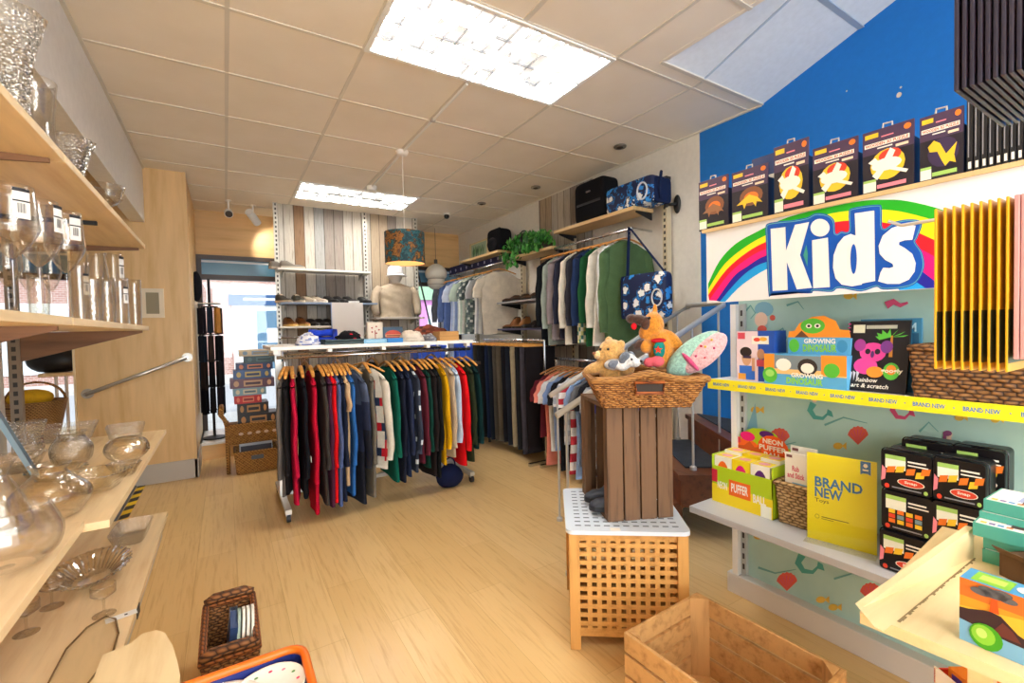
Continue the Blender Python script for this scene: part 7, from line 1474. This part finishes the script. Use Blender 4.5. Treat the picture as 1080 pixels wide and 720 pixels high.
for x0 in (0.0, cl-.012):
    for i in range(4): z = .012+.073*i; lb(x0+.0, x0+.012, .0125, cw-.0125, z, z+.062, wood('#c4955c', '#9c6d3a', 'Y', .6, 1, 9, .2), 'end_slat')
for x0 in (.0125, cl-.0585):
    for y0 in (.0125, cw-.0585):
        mb = MB(); mb.T = TA; pts = [(x0, y0*sgn), (x0+.046, y0*sgn), (x0+.046, (y0+.046)*sgn), (x0, (y0+.046)*sgn)]
        cx, cy = (0 if x0 < .1 else 1), (0 if y0 < .1 else 1); keep = [(0, 0), (1, 0), (1, 1), (0, 1)]; tri = [p for p, kk in zip(pts, keep) if kk != ((1-cx), (1-cy))]
        if sgn < 0: tri = tri[::-1]
        mb.prism([(*p, .004) for p in tri], (0, 0, .292), CRZ); mb.build('corner_post', t)
for i in range(4): lb(.013, cl-.013, .014+(cw-.03)*i/4, .006+(cw-.03)*(i+1)/4, 0, .011, CR, 'floor_slat')
for k, (dx, dy, c, lab) in enumerate(((.05, .22, '#cfd8e2', 'white and blue toy pack lying in the bottom of the apple crate'), (.14, .30, '#e6e4e0', 'white paper pack in the bottom of the apple crate'))):
    mb = MB(); mb.T = TA @ Matrix.Translation((dx, dy*sgn, .012)) @ rotz(.4+k); mb.box(-.06, .08, -.05, .05, 0, .05+.03*k, plain(c, .4)); mb.box(-.06, .02, -.0505, -.049, .005, .04, plain('#8ab8d8', .4)); tag(mb.build('toy_pack', bev=.006), lab, 'pack')
# ---------------------------------------------------------------- counter at the lower right
ZT = .72; a = atz(906.5, 645, ZT); b = atz(1079, 715, ZT); d1 = (b-a).normalized(); d2 = V((-d1.y, d1.x, 0)); d2 = d2 if d2.x > 0 else -d2
t = thing('counter_table', 'pale wooden counter corner with a grimy seam at the lower right of the photo', 'counter', a+d1*.3+d2*.25); t.location.z = 0; TOPM = wood('#e8cf9d', '#d9bb84', 'X', .4, .5, 8)
mb = MB(); mb.prism([a, a+d2*.62, a+d2*.62+d1*.75, a+d1*.75], (0, 0, -.022), TOPM); 
if mb: mb.build('top', t, bev=.0015)
w0 = atz(945, 655, ZT); w1 = atz(1027, 588, ZT); hw_ = vert(1027.5, 556, w1); mb = MB(); th_ = V((-.0, .012, 0)); 
mb.prism([w0-(w1-w0)*.12, w1, w1+V((0, 0, hw_)), a+d2*.02+V((0, 0, .002))], (0, .014, 0), TOPM); mb.build('side_fillet', t)
mb = MB(); gm = plain('#8a7550', .9); R = random.Random(5); n = 40
for i in range(n):
    p = w0.lerp(w1, i/n)+V((0, -.001, .0006)); q = w0.lerp(w1, (i+1)/n)+V((0, -.001, .0006)); k = .0025+.004*R.random(); mb.add([p, q, q+V((0, -k, 0)), p+V((0, -k*(.6+.6*R.random()), 0))], [(3, 2, 1, 0)], gm)
mb.build('grime_seam', t)
for p in (a+d2*.34+d1*.12, a+d2*.56+d1*.12, a+d2*.56+d1*.7, a+d2*.34+d1*.7): mb = MB(); mb.cbox((p.x, p.y, (ZT-.022)/2), (.04, .04, ZT-.0225), TOPM, Matrix.Rotation(math.atan2(d2.y, d2.x), 3, 'Z')); mb.build('leg', t)
# volcano kit box
v0 = atz(1012, 673, ZT); v1 = atz(1079, 701.5, ZT); hv = vert(1012.3, 608, v0); uv = (v1-v0).normalized(); L = .2; vd = V((-uv.y, uv.x, 0)); vd = vd if vd.x > 0 else -vd; vt = atz(1048, 598, ZT+hv); dep = .055
t = thing('science_kit', 'science kit box picturing an erupting volcano, on the pale counter', 'toy box', v0+uv*L/2+vd*dep/2); VB = plain('#4fa6d8', .35); mb = MB(); z_ = V((0, 0, .0006)); mb.prism([v0+z_, v0+uv*L+z_, v0+uv*L+vd*dep+z_, v0+vd*dep+z_], (0, 0, hv), VB)
f = Face(mb, v0+z_, uv*L, V((0, 0, hv)), .0003); f.rect(0, 0, 1, 1, plain('#f2a02c', .4)); f.rect(0, .72, 1, 1, plain('#e2762c', .4)); f.poly([(.0, .55), (.55, .72), (1, .6), (1, .35), (0, .3)], plain('#f6bf3a', .4)); f.rect(0, 0, 1, .34, plain('#7fb8dc', .4)); f.poly([(.0, .34), (.0, .52), (.06, .54), (.15, .6), (.2, .62), (.26, .6), (.36, .42), (.52, .3), (.62, .24), (.3, .26)], plain('#3a2026', .5)); f.poly([(.2, .3), (.27, .52), (.33, .44), (.38, .3)], plain('#6a2f28', .5)); f.poly([(.19, .62), (.205, .86), (.235, .86), (.25, .62)], plain('#f2571c', .4))
for x, y_, r in ((.14, .88, .07), (.22, .9, .08), (.3, .88, .06), (.18, .94, .06), (.27, .95, .06)): f.ell(x, y_, r, r*.8, plain('#5f6066', .5), up=False)
f.k += 1; f.ell(.17, .2, .105, .2, plain('#46a81c', .4)); f.ell(.155, .22, .075, .15, plain('#8ed23c', .4)); f.ell(.145, .24, .035, .075, plain('#c9e87a', .4)); f.poly([(.4, .5), (.5, .6), (.58, .52), (.5, .46)], plain('#b8c49a', .4)); f.rect(.5, .02, .62, .22, plain('#a8c83c', .4)); f.ell(.56, .1, .04, .06, plain('#e8d23c', .4)); f.ell(.72, .2, .1, .16, plain('#46a81c', .4)); f.text('SCIENCE KIT', .62, .76, .98, .86, pk['wh'], .03)
ft = Face(mb, v0+z_+V((0, 0, hv)), uv*L, vd*dep, .0003); ft.rect(.06, .1, .3, .9, plain('#8fce3c', .4)); ft.rect(.1, .3, .26, .7, plain('#c8e86a', .4)); ft.ell(.38, .5, .06, .25, pk['wh']); ft.rect(.49, 0, .5, 1, plain('#2a6a94', .4)); ft.rect(.56, .1, .8, .9, plain('#8fce3c', .4)); mb.build('carton', t)
# teal boxes, white box, kraft tray
TEAL = plain('#4fa894', .4)
def tbox(lab, px, py, zbase, sx_, sy_, h, rot, art=True, m=TEAL, nm='teal_box', cat='box'):
    p = atz(px, py, zbase); mb = MB(); mb.T = Matrix.Translation((p.x+.0, p.y, zbase+.0006)) @ rotz(rot); mb.box(0, sx_, -sy_, 0, 0, h, m)
    if art:
        mb.box(.006, sx_-.004, -sy_+.004, -.004, h, h+.0006, pk['wh']); f = Face(mb, (0.0, -sy_, h+.0006), (0, 0, 0), (0, 0, 0)) if False else None
        for k in range(4): mb.add([(.012+.004*k, -.012-.01*k, h+.0012), (.03+.004*k, -.012-.01*k, h+.0012), (.03+.004*k, -.02-.01*k, h+.0012), (.012+.004*k, -.02-.01*k, h+.0012)], [(3, 2, 1, 0)], plain(['#e2b83c', '#7a5a9a', '#4a8ac0', '#e07a4a'][k], .4))
        mb.add([(.05, -sy_*.3, h+.0012), (sx_-.02, -sy_*.3, h+.0012), (sx_-.02, -sy_*.6, h+.0012), (.06, -sy_*.65, h+.0012)], [(3, 2, 1, 0)], plain('#9aa8d0', .4)); mb.add([(.02, -sy_*.5, h+.0012), (.05, -sy_*.4, h+.0012), (.06, -sy_*.8, h+.0012)], [(2, 1, 0)], plain('#5a3a30', .4))
    o = mb.build(nm); tag(o, lab, cat, 'teal boxes on the counter' if m is TEAL else None); return h
p = atz(1036, 592, ZT); bx_, by_ = p.x, p.y
def stackbox(lab, dx, dy, z, sx_, sy_, h, rot=.0):
    mb = MB(); mb.T = Matrix.Translation((bx_+dx, by_+dy, z+.0006)) @ rotz(rot); mb.box(0, sx_, -sy_, 0, 0, h, TEAL); mb.box(.004, sx_-.004, -sy_+.004, -.004, h, h+.0008, pk['wh'])
    for k in range(4): mb.box(.01, .022, -.02-.014*k, -.01-.014*k, h+.0008, h+.0013, plain(['#e2b83c', '#7a5a9a', '#4a8ac0', '#e07a4a'][k], .4))
    mb.box(.035, sx_-.02, -sy_*.8, -sy_*.3, h+.0008, h+.0013, plain('#9aa8d0', .4)); mb.box(.02, .06, -sy_*.5, -sy_*.36, h+.0013, h+.0018, plain('#4a302c', .4))
    tag(mb.build('teal_box'), lab, 'box', 'teal boxes stacked on the counter')
stackbox('teal box at the bottom of the stack on the counter', 0, 0, ZT, .13, .16, .030); stackbox('teal box second from the bottom of the counter stack', .005, .0, ZT+.032, .13, .16, .030, .02); stackbox('teal box jutting out in the middle of the counter stack', -.02, .012, ZT+.064, .14, .16, .030, .03); stackbox('teal box second from the top of the counter stack', .02, .01, ZT+.096, .12, .16, .015); stackbox('teal box topmost on the counter stack', .025, .004, ZT+.113, .13, .16, .028, -.03)
p = atz(1054, 578, ZT); mb = MB(); mb.T = Matrix.Translation((p.x-.08, p.y-.03, ZT+.0006)) @ rotz(-.3); mb.box(0, .05, -.2, 0, 0, .1, plain('#e9e7e4', .4)); f = Face(mb, (0, 0, 0), (0, -.2, 0), (0, 0, .1)); f.text('Let Play', .04, .35, .16, .75, plain('#55555a', .5), .01); tag(mb.build('white_box'), 'white box with small lettering standing beside the teal stack', 'box')
p = atz(1054, 606, ZT); mb = MB(); kr = plain('#5e4226', .8); mb.T = Matrix.Translation((p.x, p.y, ZT+.0006)) @ rotz(-.5); mb.box(0, .004, -.18, 0, 0, .05, kr); mb.box(0, .12, -.004, 0, 0, .05, kr); mb.box(0, .12, -.18, -.176, 0, .05, kr); mb.box(0, .12, -.18, 0, 0, .003, kr); mb.prism([(-.001, 0, .05), (-.001, -.18, .05), (-.02, -.18, .07), (-.02, 0, .068)], (.003, 0, 0), kr); tag(mb.build('kraft_tray'), 'open brown kraft card tray behind the volcano box', 'tray')
p = atz(985, 706, .45); t = thing('carton_tray', 'red and orange printed carton standing below the counter edge', 'carton', (p.x+.08, p.y-.05, 0)); mb = MB(); mb.T = Matrix.Translation((p.x, p.y, 0)) @ rotz(-.6); mb.box(0, .16, -.2, 0, 0, .42, plain('#d8d0c8', .6)); mb.build('base_carton', t); mb = MB(); mb.T = Matrix.Translation((p.x, p.y, 0)) @ rotz(-.6); mb.box(0, .004, -.2, 0, .421, .46, plain('#f0ece6', .5)); mb.box(.0, .16, -.004, 0, .421, .455, plain('#d8402c', .5)); mb.build('tray_edge', t)
for k in range(3): mb = MB(); mb.T = Matrix.Translation((p.x, p.y, 0)) @ rotz(-.6); mb.box(.02, .13, -.06-.055*k, -.015-.055*k, .4215, .47, plain(['#f08a24', '#e2562c', '#f2b02c'][k], .4)); mb.box(.019, .02, -.05-.055*k, -.025-.055*k, .43, .46, plain('#5a3aa0', .4)); tag(mb.build('sweet_pack', bev=.004), ['orange packet at the near end of the printed carton', 'red packet in the middle of the printed carton', 'amber packet at the far end of the printed carton'][k], 'packet')
# ---------------------------------------------------------------- wicker basket and laundry crate, floor left
A, B, C, D = atz(217, 640, .24), atz(260, 624, .24), atz(270, 657, .24), atz(209, 692, .24); WD = wicker('#ad7640', '#6e4422', 70)
cx = (A.x+B.x+C.x+D.x)/4; x0, x1 = min(A.x, D.x)+.01, max(B.x, C.x)-.0; y0, y1 = C.y-.12, B.y
t = basket('bread_basket', 'narrow dark brown wicker basket with rolled ends on the floor at the left', x0, x1, y0, y1, 0, .225, WD, .012, 12, 9, rim=wicker('#b0662c', '#7a4218'))
for y in (y0, y1): mb = MB(); mb.path([(x0-.002, y, .238), (x0+.03, y, .25), ((x0+x1)/2, y, .252), (x1-.03, y, .25), (x1+.002, y, .238)], [.014, .02, .018, .02, .014], wicker('#9a6434', '#5c3618', 50), 8); mb.build('rolled_handle', t, smooth=True)
mb = MB(); mb.T = Matrix.Translation((x0+.065, y0+.06, .02)) @ Matrix.Rotation(.12, 4, 'Y'); mb.box(-.012, .012, 0.05, .2, 0, .235, plain('#2b4470', .5)); mb.box(-.0125, .0125, .17, .2005, .16, .235, plain('#b9c4d4', .5)); tag(mb.build('book'), 'navy book standing in the narrow wicker basket', 'book')
for k in range(4):
    mb = MB(); yc, zc, r = y0+.19, .148, .11; X = x0+.092+.0145*k; n = 20; mb.T = Matrix.Translation((X, yc, zc)) @ Matrix.Rotation(.12, 4, 'Y'); mb.prism([(0, r*math.cos(q), r*1.1*math.sin(q)) for q in [j*2*PI/n for j in range(n)]], (.009, 0, 0), plain('#e8e4d8' if k else '#9fb5a6', .4)); tag(mb.build('plate', bev=.002), ['green rimmed plate next to the navy book in the wicker basket', 'cream plate second from the navy book in the wicker basket', 'cream plate third from the navy book in the wicker basket', 'cream plate at the right side of the wicker basket'][k], 'plate', 'plates in the narrow wicker basket')
mb = MB(); mb.T = Matrix.Translation((x0+.03, y0+.04, .11)); mb.box(-.008, .02, 0, .05, 0, .10, plain('#ece9e4', .5)); mb.box(-.001, .01, -.001, .0, .03, .07, plain('#c03a3a', .5)); tag(mb.build('mug'), 'small white box at the near left corner of the wicker basket', 'box')
# laundry crate, blue body with an orange rim
hz = .33; P = atz(318, 680, hz); X1, Y1 = P.x+.005, P.y; X0, Y0 = X1-.36, Y1-.42; NB_ = plain('#26337e', .35); OR = plain('#f0741a', .4)
t = thing('storage_crate', 'dark blue plastic crate with an orange rim, at the bottom edge of the photo', 'crate', ((X0+X1)/2, (Y0+Y1)/2, 0)); Rc = .05
def rring(ins, z, n=6):
    pts = []
    for cx_, cy_, a0 in ((X0+Rc, Y0+Rc, PI), (X1-Rc, Y0+Rc, 1.5*PI), (X1-Rc, Y1-Rc, 0), (X0+Rc, Y1-Rc, .5*PI)):
        for k in range(n): a_ = a0+k*PI/2/(n-1); pts.append(V((cx_+(Rc-ins)*math.cos(a_), cy_+(Rc-ins)*math.sin(a_), z)))
    return pts
rs = [rring(.035, .002), rring(.0, hz), rring(.006, hz), rring(.04, .01)]; n = 24; mb = MB(); mb.add([p for r in rs for p in r], [(i*n+j, i*n+(j+1) % n, (i+1)*n+(j+1) % n, (i+1)*n+j) for i in range(3) for j in range(n)]+[tuple(range(n-1, -1, -1)), tuple(3*n+j for j in range(n))], NB_); mb.build('body', t, smooth=False)
mb = MB(); mb.path(rring(.002, hz), .012, OR, 8, True); mb.build('rim', t, smooth=True)
mb = MB(); mb.bar((X1+.004, Y1-.10, hz-.03), (X1+.004, Y1-.2, hz-.03), .012, .03, plain('#5a66b8', .4)); mb.build('handle', t)
for k, (dx, dy, dz, r, tl, c) in enumerate(((.13, .285, .285, .125, .05, '#e6e2d4'), (.25, .30, .29, .10, -.12, '#efeade'), (.14, .13, .295, .12, .03, '#e2ddce'), (.26, .14, .30, .09, .1, '#eae6da'))):
    mb = MB(); mb.T = Matrix.Translation((X0+dx, Y0+dy, dz)) @ Matrix.Rotation(tl, 4, 'Y'); mb.lathe(spline([(.001, 0), (r*.6, 0), (r*.68, .006), (r, .02), (r*.99, .023), (r*.66, .009), (.001, .004)], 3), plain(c, .25), n=32)
    if k == 1:
        for j in range(14): q = j*2*PI/14; mb.blob((r*.83*math.cos(q), r*.83*math.sin(q), .0165), (.006, .004, .002), plain(['#c83a5c', '#5a8a4a', '#e08a9a'][j % 3], .4), 8, 4)
    tag(mb.build('plate', smooth=True), ['large cream plate at the back left of the blue crate', 'floral edged cream plate at the back right of the blue crate', 'large cream plate at the front of the blue crate', 'small cream plate at the near right of the blue crate'][k], 'plate', 'plates in the blue crate')
mb = MB(); mb.box(X0+.05, X1-.05, Y0+.05, Y1-.05, .012, .255, fabric('#d8d4c8')); tag(mb.build('packing_paper', bev=.02), 'pale packing paper filling the blue crate under the plates', 'paper')
# ================================================================= STREET OUTSIDE
EXT = plain('#c9c6c2', .9)
mb = MB(); mb.box(-14, 18, BY+.12, 9.2, -.14, -.02, plain('#cfcac4', .9)); struct(mb.build('pavement')); mb = MB(); mb.box(-14, 18, 9.2, 15.5, -.2, -.12, plain('#b3b2b4', .9)); struct(mb.build('road')); mb = MB(); mb.box(-14, 18, 15.5, 19, -.14, -.02, plain('#cfcac4', .9)); struct(mb.build('pavement_far'))
def brick():
    m, nt, b = newmat('street_brick'); v = coord(nt, rot=(PI/2, 0, 0)); br = nt.nodes.new('ShaderNodeTexBrick'); nt.links.new(v, br.inputs['Vector']); br.inputs['Scale'].default_value = 4; br.inputs['Color1'].default_value = lin('#b98c80'); br.inputs['Color2'].default_value = lin('#a87a70'); br.inputs['Mortar'].default_value = lin('#cfc4bc'); nt.links.new(br.outputs['Color'], b.inputs['Base Color']); b.inputs['Roughness'].default_value = .9; return m
YB_ = 18.0
def bld(name, label, x0, x1, parts):
    t = thing(name, label, 'building', ((x0+x1)/2, YB_+2, -.02)); mb = MB(); mb.box(x0, x1, YB_, YB_+5, -.02, 8.5, parts[0]); mb.build('wall', t); return t
def at18(px, py): return aty(px, py, YB_-.05)
a, b = at18(247, 380), at18(293, 310)
t = bld('street_building', 'brick building with a white shopfront and dark blue fascia across the street', -9, 4.2, [brick()])
WP = plain('#f2f2f2', .6); mb = MB(); mb.box(a.x, a.x+3.4, YB_-.1, YB_-.001, -.02, 3.0, WP); mb.build('shopfront', t)
mb = MB(); mb.box(a.x-.1, a.x+3.5, YB_-.2, YB_-.101, at18(265, 322).z, at18(265, 311).z, plain('#27507f', .6)); f = Face(mb, (a.x-.1, YB_-.2, at18(265, 322).z), (3.6, 0, 0), (0, 0, .4)); f.rect(.12, .4, .5, .6, WP); mb.build('fascia', t)
for x0, x1, z0, z1 in ((a.x+.7, a.x+1.7, .1, 2.1), (a.x+2.0, a.x+3.2, .7, 2.1)): mb = MB(); mb.box(x0, x1, YB_-.13, YB_-.105, z0, z1, plain('#5f7f98', .2)); mb.box(x0+.3, x0+.7, YB_-.135, YB_-.131, z0+.9, z0+1.4, WP); mb.build('shop_window', t)
for x0, x1, z0, z1 in ((-8, -6.4, .3, 2.3), (-5.6, -3.8, .3, 2.3), (-2.8, -1.6, .0, 2.2)): mb = MB(); mb.box(x0, x1, YB_-.04, YB_-.002, z0, z1, plain('#dfe6ee', .3)); mb.build('window', t)
t = bld('street_shop', 'pale building with a pink shopfront across the street, seen in the right window', 4.25, 16, [plain('#d9d2c8', .8)])
for px0, px1, py0, py1, c, nm in ((440, 500, 352, 316, '#d88ac8', 'shopfront'), (440, 500, 316, 300, '#9fc8a0', 'awning'), (452, 470, 345, 322, '#f0e6f2', 'window')):
    a, b = aty(px0, py0, YB_-.2), aty(px1, py1, YB_-.2); d = dict(shopfront=.12, awning=.3, window=.16)[nm]; mb = MB(); mb.box(a.x, b.x+2, YB_-d, YB_-.001, max(-.02, a.z), b.z, plain(c, .6)); mb.build(nm, t)
# ================================================================= LIGHT
w = bpy.data.worlds.new('sky'); S.world = w; w.use_nodes = True; nt = w.node_tree; bg = nt.nodes['Background']
sk = nt.nodes.new('ShaderNodeTexSky'); sk.sky_type = 'HOSEK_WILKIE'; sk.turbidity = 6; sk.sun_direction = (.3, -.75, .6)
mx = nt.nodes.new('ShaderNodeMix'); mx.data_type = 'RGBA'; mx.inputs[0].default_value = .6; nt.links.new(sk.outputs[0], mx.inputs[6]); mx.inputs[7].default_value = (.85, .93, 1, 1); nt.links.new(mx.outputs[2], bg.inputs[0]); bg.inputs[1].default_value = SKYS
def area(name, loc, size, power, color, rot=(0, 0, 0), sy=None):
    l = bpy.data.lights.new(name, 'AREA'); l.energy = power; l.color = color; l.size = size
    if sy: l.shape = 'RECTANGLE'; l.size_y = sy
    o = bpy.data.objects.new(name, l); COL.objects.link(o); o.location = loc; o.rotation_euler = rot; return o
sun = bpy.data.lights.new('sun', 'SUN'); sun.energy = SUNE; sun.angle = .02; sun.color = (1, .95, .88); so = bpy.data.objects.new('sun', sun); COL.objects.link(so); so.rotation_euler = (math.radians(52), 0, math.radians(-20))
sp = bpy.data.lights.new('spot_lamp', 'SPOT'); sp.energy = 10; sp.spot_size = math.radians(75); sp.spot_blend = .6; sp.color = (1, .93, .8); sp.shadow_soft_size = .03; o = bpy.data.objects.new('spot_lamp', sp); COL.objects.link(o); o.location = SPC+SPD*.13; o.rotation_euler = SPD.to_track_quat('-Z', 'Y').to_euler()
area('rear_fill_light', (.2, -2.3, 1.75), 2.8, FILL, (.95, .98, 1), (math.radians(86), 0, 0), 2.2)  # added fill light behind the camera, lifts the kids wall and ceiling
# ================================================================= CAMERA
cam = bpy.data.cameras.new('camera'); cam.sensor_width = 36; cam.lens = FOC*36/1080; cam.clip_start = .02; cam.clip_end = 100
co = bpy.data.objects.new('camera', cam); COL.objects.link(co)
co.matrix_world = Matrix(((_r.x, _u.x, -_f.x, 0), (_r.y, _u.y, -_f.y, 0), (_r.z, _u.z, -_f.z, H), (0, 0, 0, 1)))
S.camera = co
S.view_settings.view_transform = 'Standard'; S.view_settings.look = 'None'; S.view_settings.exposure = EXPO; S.view_settings.gamma = 1; S.view_settings.use_curve_mapping = False
try:
    S.cycles.use_denoising = True; S.cycles.max_bounces = 14; S.cycles.transparent_max_bounces = 40; S.cycles.sample_clamp_indirect = 6; S.cycles.caustics_reflective = False; S.cycles.caustics_refractive = False; S.cycles.diffuse_bounces = 6
except Exception: pass
dups = {k: v for k, v in LABELS.items() if len(v) > 1}
if dups: print('DUP LABELS', dups)
bad = [k for k in LABELS if not 4 <= len(k.split()) <= 16]
if bad: print('BAD LENGTH', bad)
